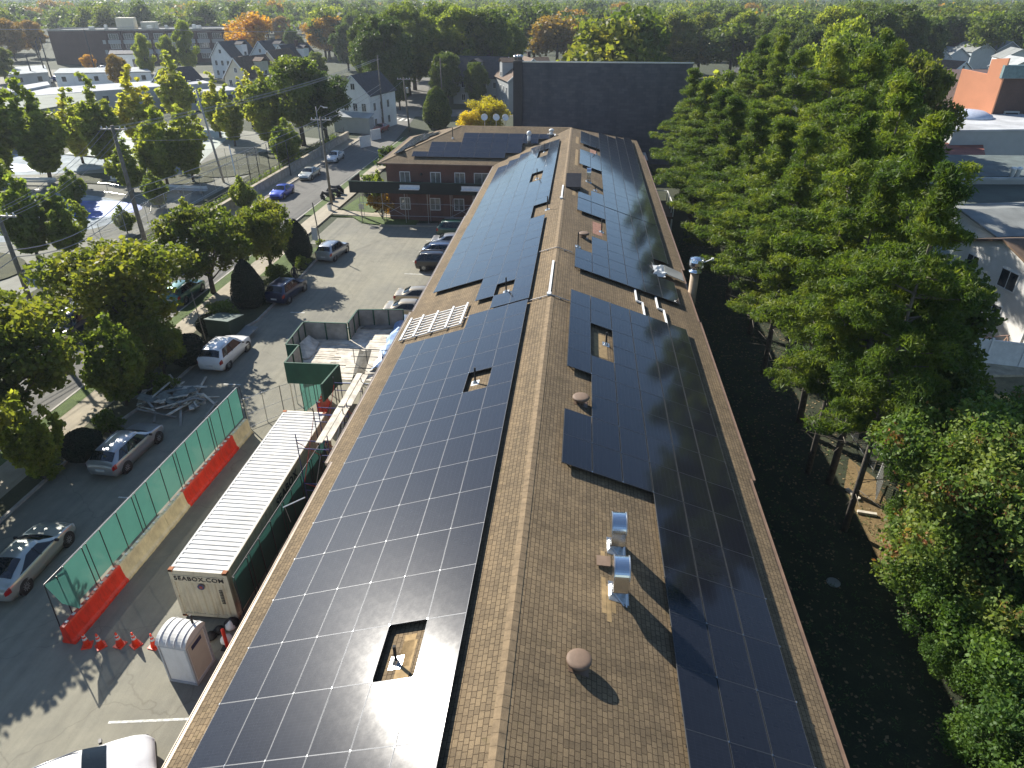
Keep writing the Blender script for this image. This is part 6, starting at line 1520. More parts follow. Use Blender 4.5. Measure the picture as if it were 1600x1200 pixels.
for k,(x,s) in enumerate(((-10.1,.35),(-9.7,.3),(-9.35,.38))): mb=MB(); mb.lathe([(s*.6,14.35),(s*.6,14.7),(s,14.75),(s*.9,14.95),(s*.2,15.1)],10,c=(x,110.6+.3*k,0)); mb.build('rooftop_vent',M['grey_metal'],rf,True)
# fence, structures in front of the dark building
flat_building('low_shed','narrow low shed with a grey roof squeezed before the dark building',-8.5,100,0,18,5,2.6,M['brick_dark'],M['roof_grey'],parap=.1)
for i,(px,py) in enumerate(((767,193),(782,194),(795,193),(812,192))):
    x,y=gp(px,py,9.9); y=min(y,y); 
    pass
for i,(px) in enumerate((766,783,796)):
    v=gp(px,196,9.0); f=96.0/v[1]; x=v[0]*f; mb=MB(); r=thing('white_satellite_dish',['left white dish behind the wing ridge','middle white dish behind the wing ridge','right white dish behind the wing ridge'][i],'dish',(x,90.5,6.6),0,'white dishes behind the ridge')
    mb=MB(); mb.tube([(0,0,0),(0,0,2.72)],.05,8); mb.build('mast',M['grey_metal'],r); mb=MB(); 
    for j in range(6): pass
    mb.lathe([(.02,0),(.3,.05),(.55,.16),(.7,.32),(.68,.34),(.5,.2),(.02,.06)],18); o=mb.build('dish',M['white_plastic'],r,True); o.location=(0,0,2.75); o.rotation_euler=(1.1,0,.2*i); o.scale=(.6,.6,.6)
# roofs between trees beyond the dark building
gable_house('gabled_house','brown gabled house roof showing above the dark building',-11,162,20,11,13,6.5,4.2,M['siding_grey'],M['roof_brown'],group='houses in the trees',chimney=True)
gable_house('gabled_house','dark gabled house beside the brown one above the dark building',1,165,-15,10,12,6.5,4.4,M['siding_blue'],M['roof_dark'],group='houses in the trees')
gable_house('gabled_house','long dark roof left of the brown gabled house',-18,176,80,10,12,6.0,4.0,M['siding_grey'],M['roof_dark'],group='houses in the trees')
gable_house('gabled_house','grey dormered house glimpsed between the tall right trees',36.5,142,30,9,10,8.0,4.0,M['siding_grey'],M['roof_dark'],group='houses in the trees')
# white corner house (upper left centre)
r=gable_house('corner_house','white two-storey corner house with black roof and a side gable',-42.6,134,-14,6.6,10,6.6,3.2,M['siding_white'],M['roof_dark'],chimney=False,dormer=False)
mb=MB(); mb.box(-6.4,-3.603,3.0,8.0,0,6.4); mb.add([(-6.4,3.0,6.4),(-6.4,8,6.4),(-6.4,5.5,8.9),(-1.5,3.0,6.4),(-1.5,8,6.4),(-1.5,5.5,8.9)],[(0,1,2),(5,4,3)]); mb.build('side_wing',M['siding_white'],r)
mb=MB(); mb.slab([(-6.8,5.5,9.1),(-6.8,2.6,6.2),(-.8,2.6,6.2),(-.8,5.5,9.1)],.14); mb.slab([(-6.8,5.5,9.1),(-6.8,8.4,6.2),(-.8,8.4,6.2),(-.8,5.5,9.1)],.14); mb.build('side_roof',M['roof_dark'],r)
mb=MB(); mb.box(-3.8,3.8,-1.8,-.003,0,2.7); mb.build('porch',M['siding_grey'],r); mb=MB(); mb.slab([(-4,-2,2.8),(4,-2,2.8),(4,0,3.5),(-4,0,3.5)],.12); mb.build('porch_roof',M['roof_pale'],r)
x,y=gp(590,190,0); clipped('round_shrub','very dark round bush at the corner of the white house',x,y-2,[(a*1.5,b*1.9) for a,b in ball],group=None)
for i,(px,py) in enumerate(((571,222),(587,211))):
    x,y=gp(px,py,.8); mb=MB(); mb.box(-1.2,1.2,-.06,.06,0,1.8); 
    for k in range(7): mb.bar((-1.1+k*.37,-.08,0),(-1.1+k*.37,-.08,1.85),.06,.03)
    one('white_gate',mb,M['trim_white'],['left white gate at the end of the park wall','right white gate at the end of the park wall'][i],'gate',(x,y,0),R(60),'white gates')
# houses beyond the park
H_='gabled houses beyond the park'
gable_house('gabled_house','white house with bay window and dark roof, leftmost of the gabled group',-111,222,-16,8,12,6.0,4.2,M['siding_white'],M['roof_dark'],group=H_)
gable_house('gabled_house','cream house with steep dark roof in front of the white gabled pair',-82,170,-16,7.5,11,5.6,4.2,M['siding_cream'],M['roof_brown'],group=H_)
gable_house('gabled_house','white house with a triple window in its gable, rightmost of the group',-85,205,-18,8,12,6.2,4.2,M['siding_white'],M['roof_dark'],group=H_,chimney=True)
gable_house('gabled_house','pale blue house half hidden between the white gabled houses',-100,226,-14,8,11,6.0,4.2,M['siding_blue'],M['roof_dark'],group=H_)
gable_house('gabled_house','small white dormer house by the columnar trees',-98,165,-20,8,9,4.2,3.4,M['siding_white'],M['roof_dark'],group=H_,dormer=False)
gable_house('gabled_house','pale house wall behind the golden trees',-79,183,-10,6.5,10,6.5,4,M['siding_cream'],M['roof_brown'],group=H_,dormer=False)
# long school
r=flat_building('brick_school','long dark brick school with tall bays and rooftop units at upper left',-195,262,18,66,20,11.0,M['brick_dark'],M['roof_grey'],rows=(),cols=0,parap=.5,stuffs=9)
for k in range(9):
    mb=MB(); x=19+k*5.2; mb.box(x-.35,x+.35,-.45,-.003,0,10.9); mb.build('buttress',M['brick_dark'],r)
    for z in (1.4,5.0,8.2): window(r,x+2.6,0,z,3.2,1.7,axis='y',side=-1,mull=3,glass='curtain_glass')
mb=MB(); mb.box(22,28,6,12,11,15); mb.box(30,35,8,14,11,13.5); mb.build('penthouse',M['siding_cream'],r)
mb=MB(); mb.box(17.5,66,-.02,0.0,6.6,7.9); mb.box(17.5,66,-.02,0,3.2,4.6); mb.build('pale_spandrel',M['siding_grey'],r)
# industrial sheds at the left
def low_roof(label,corners,h,roofm,wallm,name='industrial_shed',t_=.25):
    r=thing(name,label,'building',(0,0,0),0,'pale-roofed sheds beyond the park')
    mb=MB(); mb.prism(corners,0,h); mb.build('wall',wallm,r); c=(sum(p[0] for p in corners)/len(corners),sum(p[1] for p in corners)/len(corners))
    big=[(c[0]+(p[0]-c[0])*1.02,c[1]+(p[1]-c[1])*1.02) for p in corners]
    mb=MB(); mb.prism(big,h+.002,h+t_); mb.build('roof',roofm,r); 
    a,b=corners[0],corners[1]; L_=math.dist(a,b); n=int(L_/4)
    for k in range(n):
        f=(k+.5)/n; px=a[0]+(b[0]-a[0])*f; py=a[1]+(b[1]-a[1])*f; m=MB(); m.box(-.55,.55,-.05,.05,h*.45,h*.8); o=m.build('window',M['glass'],r); o.location=(px,py,0); o.rotation_euler=(0,0,math.atan2(b[1]-a[1],b[0]-a[0]))
    return r
def G2(l,z): return [gp(px,py,z) for px,py in l]
low_roof('grey flat-roofed shed with a shaded blue wall behind the left park trees',G2([(-40,190),(150,158),(140,146),(-60,160)],5),5,M['roof_green'],M['siding_grey'])
low_roof('long bright white-roofed shed crossing behind the park trees',G2([(40,152),(330,131),(300,124),(60,140)],4.5),4.5,M['roof_white'],M['siding_grey'])
low_roof('white-roofed long shed with green glazing at far left',G2([(18,146),(78,134),(74,129),(12,139)],5),5,M['roof_white'],M['siding_grey'])
low_roof('low pale building beneath the long school wall',G2([(85,116),(235,113),(225,106),(95,108)],3.5),3.5,M['roof_pale'],M['siding_white'])
low_roof('pale shed by the far light poles',G2([(14,118),(75,114),(70,103),(20,106)],3.5),3.5,M['roof_pale'],M['siding_grey'])
low_roof('small grey house block with a dark roof below the school',G2([(170,86),(220,85),(222,80),(172,80)],6.5),6.5,M['roof_dark'],M['siding_white'])
low_roof('white shed right of the golden columnar tree',G2([(255,150),(400,140),(395,133),(260,141)],3.4),3.4,M['roof_white'],M['siding_grey'])
# ------------------------------------------------------------------ right-hand buildings
RG='town buildings at the right'
r=thing('orange_building','building with a tall plain orange side wall and brown brick front','building',(0,0,0),0,RG)
# orange wall: faces the camera-left; stepped top
ox,oy=56,118; 
def pl(px,py,Y): 
    v=gp(px,py,0); f=Y/v[1]; return (v[0]*f, H-(H)*f)  # x and z where the ray reaches distance Y
wl=[(1480,172),(1502,112),(1538,117),(1548,92),(1565,100),(1540,178)]
YW=[118,124,121.5,121,119.5,117]
base=[]
P=[(pl(a,b,y)[0],y,pl(a,b,y)[1]) for (a,b),y in zip(wl,YW)]
zt1=P[1][2]; zt2=P[3][2]; xa=P[1][0]; xb=P[4][0]; xm=P[2][0]
d_=Vector((xb-xa,-4.5,0)); 
mb=MB()
A=Vector((xa,124,0)); B=Vector((xb+.3,118.5,0)); Mx=A+(B-A)*.62
vs=[A,B,B+Vector((0,0,zt2+.3)),Mx+Vector((0,0,zt2)),Mx+Vector((0,0,zt1)),A+Vector((0,0,zt1+.4))]
nn_=(B-A).cross(Vector((0,0,1))).normalized()
if nn_.y>0: nn_=-nn_
mb.add([v for v in vs]+[v-nn_*.35 for v in vs],[(0,1,2,3,4,5),(11,10,9,8,7,6)]+[(i,(i+1)%6,6+(i+1)%6,6+i) for i in range(6)]); mb.build('orange_wall',M['orange_wall'],r)
C_=B-nn_*.2+ (B-A).normalized()*.0
mb=MB(); vs=[Vector((B.x,B.y+.3,0)),Vector((B.x+22,B.y+3,0)),Vector((B.x+24,B.y+16,0)),Vector((A.x+.5,A.y+10,0)),Vector((A.x+.4,A.y+.6,0))]
mb.prism([(v.x,v.y) for v in vs],0,zt1-.5); mb.build('wall',M['brick_dark'],r)
mb=MB(); mb.prism([(B.x-.3,B.y-.2),(B.x+22,B.y+2.4),(B.x+22,B.y+3.4),(B.x-.3,B.y+.8)],zt1-.4,zt1+1.4); mb.build('cornice',plain('blue_green_cornice',(.12,.19,.20),.6,var=.2),r)
for k in range(4):
    for z in (1.5,5.0):
        m=MB(); x0=B.x+2+k*4.6; y0=B.y+.3+2.7/22*(2+k*4.6)-.12; m.box(x0,x0+2.2,y0-.2,y0+.1,z,z+2.2); f=m.build('window',M['siding_grey'],r); m=MB(); m.box(x0+.2,x0+2.0,y0-.26,y0-.15,z+.2,z+2.0); m.build('pane',M['glass'],f)
# white-roofed garage, grey wall
low=lambda *a,**k: low_roof(*a,**k)
def blk(label,corners,h,roofm,wallm,name='town_building',z0=0,t_=.25):
    r=thing(name,label,'building',(0,0,0),0,RG); mb=MB(); mb.prism(corners,0,h); mb.build('wall',wallm,r)
    c=(sum(p[0] for p in corners)/len(corners),sum(p[1] for p in corners)/len(corners)); big=[(c[0]+(p[0]-c[0])*1.02,c[1]+(p[1]-c[1])*1.02) for p in corners]
    mb=MB(); mb.prism(big,h+.002,h+t_); rf=mb.build('roof',roofm,r)
    return r,rf
r,rf=blk('white-coated flat roof with a blue-grey side wall in front of the orange building',G2([(1490,206),(1640,204),(1640,186),(1570,178),(1478,180)],6.5),6.5,M['roof_white'],M['siding_grey'])
mb=MB(); x,y=gp(1512,182,6.8); mb.lathe([(3.4,0),(3.2,.35),(2.0,.9),(.3,1.1)],22,c=(x,y,6.75)); mb.build('shallow_dome',plain('pale_blue_dome',(.45,.50,.60),.5,var=.1),rf,True)
for k in range(3): m=MB(); x,y=gp(1502+12*k,212,5.5); m.lathe([(.35,0),(.35,5.2)],10,c=(x,y-1.0,0)); m.build('wall_pipe',M['grey_metal'],r,True)
blk('dull red flat roof beside the blue-grey wall',G2([(1475,246),(1538,245),(1534,226),(1470,226)],4.5),4.5,plain('red_roof_membrane',(.22,.07,.045),.8,var=.25,scale=.6),M['brick_dark'])
r,rf=blk('long dark green-grey roof with a pale front edge',G2([(1455,278),(1660,279),(1650,247),(1460,245)],5.5),5.5,plain('slate_green_roof',(.10,.125,.12),.85,var=.25,scale=.7),M['siding_grey'])
mb=MB(); a=gp(1455,279,5.75); b=gp(1660,280,5.75); mb.bar((*a,5.78),(*b,5.78),.35,.25); mb.build('pale_edge',M['roof_pale'],rf)
for k in range(2): m=MB(); x,y=gp(1580+9*k,276,5.9); m.lathe([(.22,0),(.22,.9),(.35,1.0),(.2,1.2)],10,c=(x,y,5.7)); m.build('roof_vent',M['white_plastic'],rf,True)
blk('wide dark olive flat roof below the pale edge',G2([(1450,337),(1700,340),(1660,284),(1455,281)],4.6),4.6,plain('olive_roof',(.075,.09,.07),.9,var=.25,scale=.5),M['siding_grey'])
blk('pale green-grey flat roof next to the white houses',G2([(1440,400),(1660,404),(1680,346),(1455,342)],3.8),3.8,plain('pale_sage_roof',(.22,.26,.24),.85,var=.12,scale=.5),M['siding_grey'])
# white stepped houses at the right edge
def whitehouse(label,x,y,rz,w_,d,h,roofm,rh=1.6,group='white houses at the right edge'):
    r=thing('white_house',label,'house',(x,y,0),R(rz),group); mb=MB(); mb.box(0,w_,0,d,0,h); mb.build('wall',M['siding_bright'],r)
    mb=MB(); mb.slab([(-.3,-.3,h),(w_+.3,-.3,h),(w_+.3,d/2,h+rh),(-.3,d/2,h+rh)],.15); mb.slab([(-.3,d+.3,h),(w_+.3,d+.3,h),(w_+.3,d/2,h+rh),(-.3,d/2,h+rh)],.15); mb.build('roof',roofm,r)
    mb=MB(); mb.add([(0,0,h-.05),(0,d,h-.05),(0,d/2,h+rh-.1),(w_,0,h-.05),(w_,d,h-.05),(w_,d/2,h+rh-.1)],[(0,2,1),(3,4,5)]); mb.build('gable',M['siding_bright'],r)
    window(r,0,d*.35,3.9,1.6,1.3,axis='x',side=-1,glass='glass'); window(r,0,d*.75,3.9,1.2,1.2,axis='x',side=-1,glass='glass'); window(r,0,d*.4,.4,1.8,2.1,axis='x',side=-1,glass='glass')
    window(r,w_*.3,0,3.9,1.4,1.2,axis='y',side=-1,glass='glass'); window(r,w_*.25,0,1.0,1.4,1.2,axis='y',side=-1,glass='glass')
    mb=MB(); mb.tube([(-.06,.3,0),(-.06,.3,h)],.05,6); mb.build('downspout',M['trim_white'],r)
    return r
M['siding_bright']=siding('offwhite_siding',(.74,.73,.70),.13,dark=.85)  # off-white siding with narrow, faint courses
whitehouse('nearer white house with a brown roof and sliding doors at the right edge',32.6,47.6,12,10,9.5,5.6,M['roof_brown'])
whitehouse('farther white house with a grey roof at the right edge',34.2,57.8,12,11,9.0,5.8,M['roof_grey'],.9)
r=thing('white_vinyl_fence','tall white vinyl fence enclosing the small yard by the white houses','fence',(0,0,0))
pts=[(33.4,45.0),(27.2,46.2),(27.0,47.0)]; pts2=[(32.4,50.6),(27.4,52.6),(27.9,56.0)]
for pp in (pts,pts2):
    for a,b in zip(pp,pp[1:]):
        m=MB(); m.bar((*a,.95),(*b,.95),.06,1.8); m.build('panel',M['trim_white'],r); m=MB(); m.bar((*a,1.92),(*b,1.92),.12,.10); m.build('rail',M['trim_white'],r)
        n=max(1,int(math.dist(a,b)/2))
        for k in range(n+1): f=k/n; m=MB(); m.box(-.07,.07,-.07,.07,0,2.1); o=m.build('post',M['trim_white'],r); o.location=(a[0]+(b[0]-a[0])*f,a[1]+(b[1]-a[1])*f,0)
r=thing('yard_swing','wooden yard swing frame behind the white vinyl fence','furniture',(30.2,47.0,0),R(15)); mb=MB()
for s in (-.9,.9):
    mb.bar((s,-.6,0),(s,0,1.7),.07); mb.bar((s,.6,0),(s,0,1.7),.07)
mb.bar((-1,0,1.7),(1,0,1.7),.08); mb.build('frame',M['stain'],r); mb=MB(); mb.box(-.7,.7,-.2,.25,.45,.52); mb.box(-.7,.7,.22,.28,.52,1.0); mb.build('seat',M['stain'],r)
r=thing('grey_shed','small grey-roofed shed half hidden by dark trees near the white houses','shed',(26.3,52.4,0),R(10)); mb=MB(); mb.box(0,3.4,0,3,0,2.1); mb.build('wall',M['siding_grey'],r); mb=MB(); mb.slab([(-.2,-.2,2.1),(3.6,-.2,2.1),(3.6,1.5,2.9),(-.2,1.5,2.9)],.1); mb.slab([(-.2,3.2,2.1),(3.6,3.2,2.1),(3.6,1.5,2.9),(-.2,1.5,2.9)],.1); mb.build('roof',M['roof_grey'],r)
# houses in the upper right, far
for i,(px,py,rz,wl_,rf_,lab) in enumerate(((1435,100,20,'siding_cream','roof_brown','row house with a tan roof at the end of the curved dormers'),(1465,98,20,'siding_blue','roof_grey','row house with round dormers, second in the far row'),(1495,97,20,'siding_blue','roof_grey','row house with round dormers, third in the far row'),(1500,124,30,'siding_white','roof_brown','white house with brown hip roof behind the orange wall'),(1510,84,10,'siding_cream','roof_brown','tan-roofed house above the row houses'),(1535,88,15,'siding_blue','roof_grey','pale grey house right of the tan roof'),(1590,100,-10,'siding_white','roof_grey','white house at the right edge beyond the orange building'),(1575,85,10,'siding_grey','roof_grey','green-grey roofed house among the far trees'),(1600,118,0,'siding_white','roof_pale','pale house at the right edge above the cornice'))):
    x,y=gp(px,py,4); gable_house('far_house',lab,x,y,rz,9,10,5.5,2.6,M[wl_],M[rf_],group='far houses at upper right',dormer=False,win=(i in(3,)))
for i,(px,py,w_) in enumerate(((1467,33,34),(1590,24,22))):
    x,y=gp(px,py,8); flat_building('far_hall',['long white-roofed hall among far trees at upper right','pale hall near the far mast'][i],x,y,5,w_,18,8,M['siding_white'],M['roof_white'],parap=0,cat='building')
x,y=gp(1578,30,0); x,y=gp(1575,26,6); mb=MB(); mb.tube([(0,0,0),(0,0,34)],[.5,.15],8)
r=thing('radio_mast','thin pale mast rising from the far trees at upper right','mast',(x,y,0)); mb.build('mast',M['grey_metal'],r)
# ------------------------------------------------------------------ utility poles and wires
def upole(label,x,y,h,arm=0,lean=0.0,rz=0,r0=.17,trans=False,name='utility_pole',mat='pole_wood',z2=None,lamp=False):
    r=thing(name,label,'pole',(x,y,0),R(rz),'utility poles'); top=Vector((lean*h,0,h))
    mb=MB(); mb.tube([(0,0,0),top*.5,top],[r0,r0*.85,r0*.65],10); mb.build('shaft',M[mat],r,True)
    if arm:
        for z in ([h-.35] if arm==1 else [h-.35,h-1.2]):
            mb=MB(); mb.bar((lean*z-1.25,.1,z),(lean*z+1.25,.1,z),.10,.12); mb.build('crossarm',M['plate'] if mat!='pole_wood' else M['conduit'],r)
            for k in (-1.1,-.6,.6,1.1): mb=MB(); mb.lathe([(.05,0),(.07,.08),(.03,.2)],8,c=(lean*z+k,.1,z+.06)); mb.build('insulator',M['plate'],r)
    if trans: mb=MB(); mb.lathe([(.2,0),(.26,.05),(.26,.85),(.15,1.0)],12,c=(lean*(h-2.6)+.42,0,h-2.7)); mb.build('transformer',M['grey_metal'],r)
    if lamp: mb=MB(); mb.tube([(lean*h*.9,0,h*.9),(lean*h+1.0,-.6,h+.2),(lean*h+1.6,-1.0,h+.1)],.04,6); mb.obox((lean*h+1.9,-1.15,h+.05),.7,.25,.14); mb.build('lamp_arm',M['grey_metal'],r)
    return r
upole('tall leaning utility pole with white crossarm in the park corner',-41.1,60.0,12.8,arm=1,lean=-.012,mat='pole_wood',r0=.24)
mb=MB(); 
upole('utility pole with crossarm standing at the curb by the covered motorcycles',-30.4,82.2,10.4,arm=1,r0=.17)
upole('utility pole at the left edge beyond the wide green tree',-40.6,44.0,9.6,arm=1,r0=.2)
upole('slim pale lamp pole leaning among the golden park trees',-49.3,92.5,12.0,lean=-.10,mat='conduit',r0=.17)
upole('utility pole with a transformer near the corner crossing',-32.4,134.0,9.6,arm=1,trans=True,lean=-.05)
upole('bare utility pole just right of the white corner house',-38.2,137,13.0,lean=0,r0=.16)
upole('short bare pole in front of the shaded trees beyond the crossing',-30.5,158,11.0,r0=.15)
upole('thin lamp pole on the far sidewalk behind the blue car',-40.6,79.5,7.6,r0=.08,mat='grey_metal',lean=-.03)
upole('thin pale street pole at the park wall by the white sedan',-40.8,109,7.8,r0=.09,mat='conduit',lamp=True)
upole('dark post standing in the planter at lower left',-27.9,27.0,4.4,lean=-.04,r0=.10)
upole('second dark post in the planter at the far lower left',-27.2,20.4,5.6,r0=.12)
upole('thin leaning stake behind the dumpster',-27.2,43.6,4.2,lean=-.05,r0=.05)
upole('leaning pole crossing the street view between the big street trees',-32.0,40.2,6.0,r0=.07)
for i,(px,py,ph) in enumerate(((75,128,11),(82,124,11.5),(55,133,8))):
    x,y=gp(px,py,0); upole(['tall light pole, left of the far pair','tall light pole, right of the far pair','short dark pole left of the far pair'][i],x,y,ph,r0=.22,mat='dark_metal')
x,y=gp(150,115,0); upole('dark pole at the corner of the long school',x,y,13,r0=.25,mat='dark_metal')
for i,(px,py) in enumerate(((408,288),(425,283),(440,280),(455,276),(395,297))):
    x,y=gp(px,py,0); upole(['first','second','third','fourth','fifth'][i]+' dark court fence post from the pale court edge',x,y,5.0,r0=.07,mat='dark_metal',name='court_post')
def wire(label,pts,sag=.6,r_=.018):
    mb=MB()
    for a,b in zip(pts,pts[1:]):
        a=Vector(a); b=Vector(b); P=[a+(b-a)*k/12-Vector((0,0,sag*4*(k/12)*(1-k/12))) for k in range(13)]; mb.tube(P,r_,4,cap=False)
    return one('overhead_wire',mb,M['conduit'],label,'wire',group='overhead wires along the street')
for k,dx in enumerate((-1.1,-.6,.6,1.1)):
    wire(['outermost wire on the park side poles','inner park-side wire on the poles','inner street-side wire on the poles','outermost street-side wire on the poles'][k],[(-40.6+dx,10,9.2),(-40.6+dx,44,9.35),(-41.2+dx,60,12.5),(-38.2+dx*.4,137,12.4)],.8)
wire('thick low cable strung along the park side poles',[(-40.6,10,6.6),(-40.6,44,6.8),(-41.1,60,7.2),(-38.2,137,8.0)],1.2,.035)
wire('second low cable strung along the park side poles',[(-40.4,10,6.1),(-40.4,44,6.3),(-40.9,60,6.6),(-38.0,137,7.4)],1.3,.03)
wire('wire crossing the street to the curb pole',[(-41.2,60,11.6),(-30.4,82.2,9.8)],.7)
wire('wire running on from the curb pole to the transformer pole',[(-30.4,82.2,10.2),(-32.8,134,9.2)],1.0)
wire('service wire from the curb pole to the wing roof',[(-30.4,82.2,9.4),(-22.2,80,6.6)],.4)
x0,y0=gp(-60,80,6)
wire('long pale wire across the top left in front of the school',[(-190,205,14.5),(-128,205,14.8),(-80,215,13.5)],.6,.06)
# ------------------------------------------------------------------ distant trees
def BT(name,k,px,py,h,sx,lab,group): 
    x,y=gp(px,py,0); return tree(name,BIG[k],x,y,h,lab,group=group,sx=sx)
DG='large trees beyond the wing'
big=[(0,605,165,19.5,1.0,'tall dark tree right behind the white corner house'),(1,640,150,21,1.05,'tallest green tree in the upper middle'),(1,690,140,21,1.0,'tall green tree right of the tallest'),(0,585,140,19,.9,'dark tree behind the corner house roof'),(2,725,150,20.5,1.0,'light green tall tree left of the dark building'),(0,765,150,20.5,.95,'dark tall tree beside the dark building'),(1,790,140,17,.9,'green tree close to the stair tower'),(0,655,125,20,1.0,'dark tree filling in behind the tallest'),(0,735,128,20,1.0,'dark tree filling in behind the light green one'),(0,700,165,12,.9,'lower dark tree in the shade beyond the crossing'),(0,745,168,10,.8,'lower dark tree above the golden tree'),(0,625,172,11,.8,'lower dark tree by the bare pole')]
for k,px,py,h,sx,lab in big: BT('tall_tree',k,px,py,h,sx,lab,DG)
x,y=gp(515,92,0); tree('orange_tree',ORG,x,y,16,'bright orange autumn tree at upper left of centre','tree',sx=1.25)
x,y=gp(143,112,0); tree('orange_tree',ORG,x,y,5.5,'small orange tree by the distant sheds','tree',sx=1.0)
DG2='large trees at the upper right'
for k,px,py,h,sx,lab in ((1,985,130,17.5,1.0,'green tree above the right half of the dark building'),(4,1050,125,18.5,1.05,'bronze-green tree above the dark building corner'),(1,1010,110,17.5,1.0,'green tree behind the bronze one'),(4,1090,118,18,1.0,'brownish tree right of the bronze one'),(0,930,118,16,.8,'dark tree at the middle of the dark building roofline'),(2,1150,120,18.5,.9,'yellow-green tree above the pines'),(0,1190,125,18,.85,'deep green tree above the pines'),(1,1140,95,19,1.0,'tall green tree farther back right of centre'),(0,1340,150,21,1.0,'tall dark tree above the pines at right'),(0,1380,140,21.5,1.0,'tallest dark tree at upper right'),(2,1290,150,20.5,1.0,'golden-green tree between dark ones at right'),(0,1430,130,17.5,.9,'dark tree above the far row houses'),(1,1330,110,21,1.0,'green tree behind the tall dark ones'),(4,1235,100,17,1.0,'rusty tree behind the grey dormered house'),(0,1250,160,17.5,.85,'deep green tree right above the pines'),(1,1215,150,17.5,.9,'green tree beside the grey dormered house')):
    BT('tall_tree',k,px,py,h,sx,lab,DG2)
DG3='trees beyond the park'
for k,px,py,h,sx,lab in ((3,25,95,15,1.2,'rust-coloured tree at the top left edge'),(3,60,90,14,1.1,'rust tree left of the school'),(4,10,130,10,1.1,'olive tree at the left edge'),(2,300,120,16,.7,'tall yellow-green tree left of the gabled houses'),(2,235,128,13,.7,'yellow-green tree in front of the school'),(2,270,122,12,.7,'second yellow-green tree in front of the school'),(3,195,150,10,.75,'bare-twigged reddish tree behind the park'),(0,315,85,15,1.0,'dark rounded tree at the right end of the school'),(3,400,72,14,1.1,'orange-brown tree behind the gabled houses'),(3,445,75,14,1.1,'rust-orange tree left of the bright orange one'),(0,460,98,12,.9,'dark tree between the gabled houses and the orange tree'),(0,545,110,15,.9,'dark tree below the orange tree'),(1,560,95,17,.9,'green tree right of the orange one'),(2,420,120,8,.9,'low light tree by the white gabled house'),(1,500,135,9,.9,'green tree between the houses and the corner house'),(3,190,66,13,.9,'reddish tree behind the school roof')):
    BT('background_tree',k,px,py,h,sx,lab,DG3)
# --- the tree-covered plain: single trees (one mesh each) up to about 700 m
FAR=[]
for k,(mat,seed) in enumerate(((LM['oak'],60),(LM['green'],61),(LM['olive'],62),(LM['oak'],63),(LM['orange'],64),(LM['rust'],65),(LM['green'],66),(LM['limegreen'],67))):
    q=random.Random(seed); lob=[]
    for i in range(13):
        a=q.uniform(0,6.28); t_=q.uniform(-.7,.9); rr=4.6*math.sqrt(1-t_*t_)*q.uniform(.4,.85); lob.append(((rr*math.cos(a),rr*math.sin(a),7.4+t_*4.0),q.uniform(1.7,2.7)))
    P_,N_=lobes_cloud(lob,60); w=MB(); w.tube([(0,0,-.2),(0,0,8)],[.35,.15],6)
    FAR.append(leaf_mesh('far_tree_mesh',P_,.72,mat,nrm=N_,wood=w))
q=random.Random(101)
def blocked(x,y):
    if -215<x<-128 and 240<y<330: return True     # school
    if -130<x<-80 and 165<y<235 : return True
    if y<262 and x<-60: return True
    for (cx,cy,rad) in ((-11,166,12),(1,170,11),(-18,180,11),(36,145,9)):
        if (x-cx)**2+(y-cy)**2<rad*rad: return True
    if 52<x<120 and y<215: return True
    if -52<x<-38 and y<175: return True
    if -30<x<-2 and y<200: return True
    return False
cnt=0; tries=0; placed=[]
lab_zone={0:'green canopy tree of the plain beyond the houses',1:'canopy tree of the distant town woods'}
while cnt<285 and tries<20000:
    tries+=1
    d=150+560*math.sqrt(q.random())**1.3 if q.random()<.85 else 150+200*q.random(); a=q.uniform(-47,37); x=d*math.sin(R(a)); y=d*math.cos(R(a))
    if y<150 or blocked(x,y): continue
    if any((x-a_)**2+(y-b_)**2<(8.0+d*.006)**2 for a_,b_ in placed): continue
    placed.append((x,y))
    w_=q.random(); 
    if a<-20: k=[0,1,2,3,4,5,6,7][int(q.choices(range(8),[3,3,2,3,.7,1.3,3,.8])[0])]
    elif a<5: k=q.choices(range(8),[4,3,2,4,.3,.8,3,.8])[0]
    else: k=q.choices(range(8),[4,4,3,4,.15,.8,4,1.0])[0]
    nm,colr=[('deep_green_tree','deep green'),('green_tree','mid green'),('bronze_tree','bronze green'),('deep_green_tree','deep green'),('orange_tree','orange'),('rust_tree','rust brown'),('green_tree','mid green'),('pale_tree','yellow-green')][k]
    side='left' if a<-18 else ('middle' if a<8 else 'right')
    h=1.0
    o=bpy.data.objects.new('canopy_tree',FAR[k]); COL.objects.link(o); o.location=(x,y,-.1); o.rotation_euler=(0,0,q.uniform(0,6.28)); s=q.uniform(1.35,2.0)*min(1.0,.75+d/900); o.scale=(s,s,q.uniform(1.2,1.6))
    tag(o,f'{colr} canopy tree among the distant woods at the {side} of the skyline','tree',f'{colr} canopy trees at the {side} of the distance')
    cnt+=1
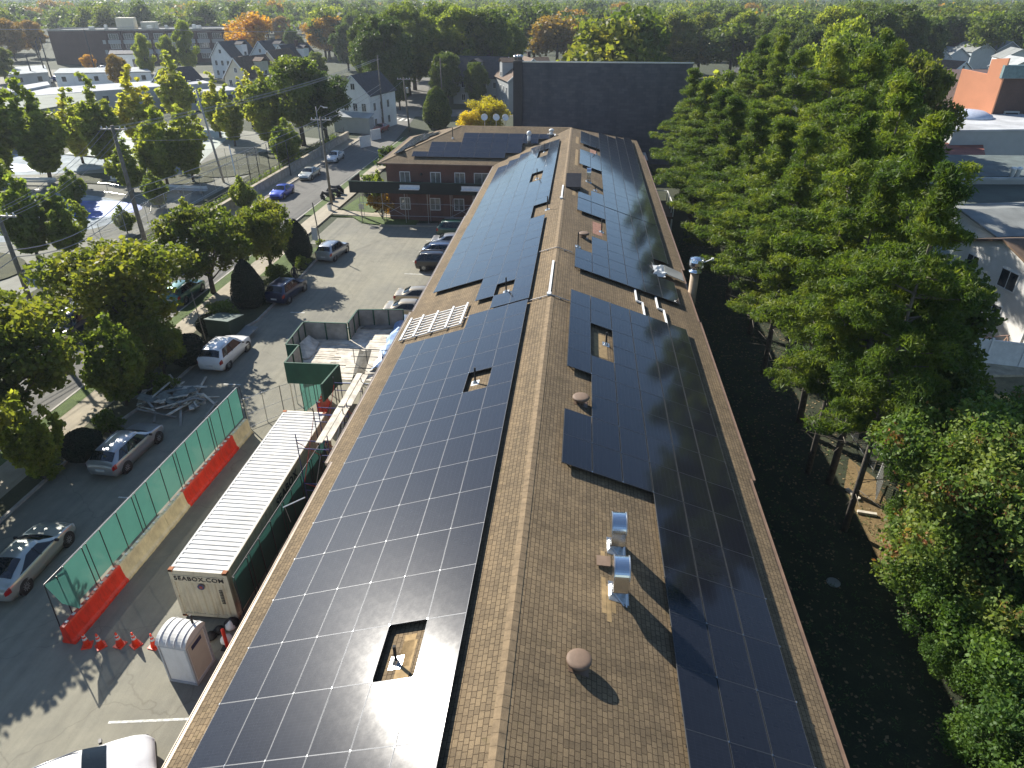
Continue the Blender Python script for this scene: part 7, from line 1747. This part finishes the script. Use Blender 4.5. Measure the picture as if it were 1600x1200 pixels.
# --- distant wood as one mass
nr2=np.random.default_rng(12)
def far_wood(name,mat,n,dmin,dmax,size,per,label,amin=-50,amax=40):
    d=dmin+(dmax-dmin)*np.sqrt(nr2.uniform(0,1,n)); a=np.radians(nr2.uniform(amin,amax,n)); X=d*np.sin(a); Y=d*np.cos(a)
    ok=np.array([not (blocked(x,y)) and y>230 for x,y in zip(X,Y)]); X=X[ok];Y=Y[ok]; d=d[ok]
    Z=np.array([terr(x,y) for x,y in zip(X,Y)]); m=len(X)
    u=nr2.normal(size=(m,per,3)); u/=np.linalg.norm(u,axis=2,keepdims=True); u[:,:,2]=np.abs(u[:,:,2])*1.0-.15
    s=nr2.uniform(.8,1.5,size=(m,1,1)); lump=1+.25*np.sin(u[:,:,0:1]*5+X[:,None,None])*np.cos(u[:,:,1:2]*6+Y[:,None,None])
    P_=u*s*lump*np.array([8.6,8.6,7.2]); P_[:,:,0]+=X[:,None]; P_[:,:,1]+=Y[:,None]; P_[:,:,2]+=(Z+8.0)[:,None]
    me=leaf_mesh(name,P_.reshape(-1,3),size,mat,nrm=u.reshape(-1,3),align=.6); o=bpy.data.objects.new(name,me); COL.objects.link(o); o['kind']='stuff'; tag(o,label,'wood')
far_wood('mid_wood',LM['oak'],1500,330,900,2.3,46,'dense green wood covering the plain in the middle distance')
far_wood('mid_wood_bronze',LM['olive'],600,330,900,2.3,46,'bronze-tinted patches of the middle-distance wood')
far_wood('mid_wood_orange',LM['rust'],120,350,1000,2.3,46,'rusty autumn patches of the middle-distance wood')
far_wood('far_wood',LM['oak'],4200,850,2300,4.6,20,'far-off wood fading toward the hills')
far_wood('hill_wood',LM['green'],5200,2200,4300,8.5,14,'hazy wood on the hills at the skyline')
# pale far roofs in the haze
for i,(px,py,w_,lab) in enumerate(((820,14,40,'pale roof strip in the haze above centre'),(1250,14,50,'pale buildings in the haze right of centre'),(1480,18,60,'far pale rooftops near the mast'),(1555,22,40,'pale block of far buildings right of the mast'),(700,20,30,'small pale roof in the far wood'),(1425,12,60,'far white building in the haze'),(1595,40,26,'pale hall at the right edge of the far wood'))):
    x,y=gp(px,py,7); 
    if y>3500: f=3300/y; x*=f; y*=f
    flat_building('far_hall',lab,x,y,3,w_,20,9+terr(x,y),M['siding_white'],M['roof_pale'],parap=0,group='pale buildings in the haze')
# ------------------------------------------------------------------ haze
mb=MB(); mb.box(-3200,3200,-260,4600,-6.0,60.0)
hz=mb.build('haze',[]); hz['kind']='stuff'; tag(hz,'thin pale blue haze over the whole town','haze')
m=bpy.data.materials.new('haze_air'); m.use_nodes=True; t=m.node_tree
for n_ in list(t.nodes):
    if n_.type!='OUTPUT_MATERIAL': t.nodes.remove(n_)
pv=t.nodes.new('ShaderNodeVolumePrincipled'); pv.inputs['Color'].default_value=(.80,.88,1,1); pv.inputs['Density'].default_value=.00018; pv.inputs['Anisotropy'].default_value=.35
lk(t,pv.outputs[0],t.nodes['Material Output'].inputs['Volume']); hz.data.materials.append(m)
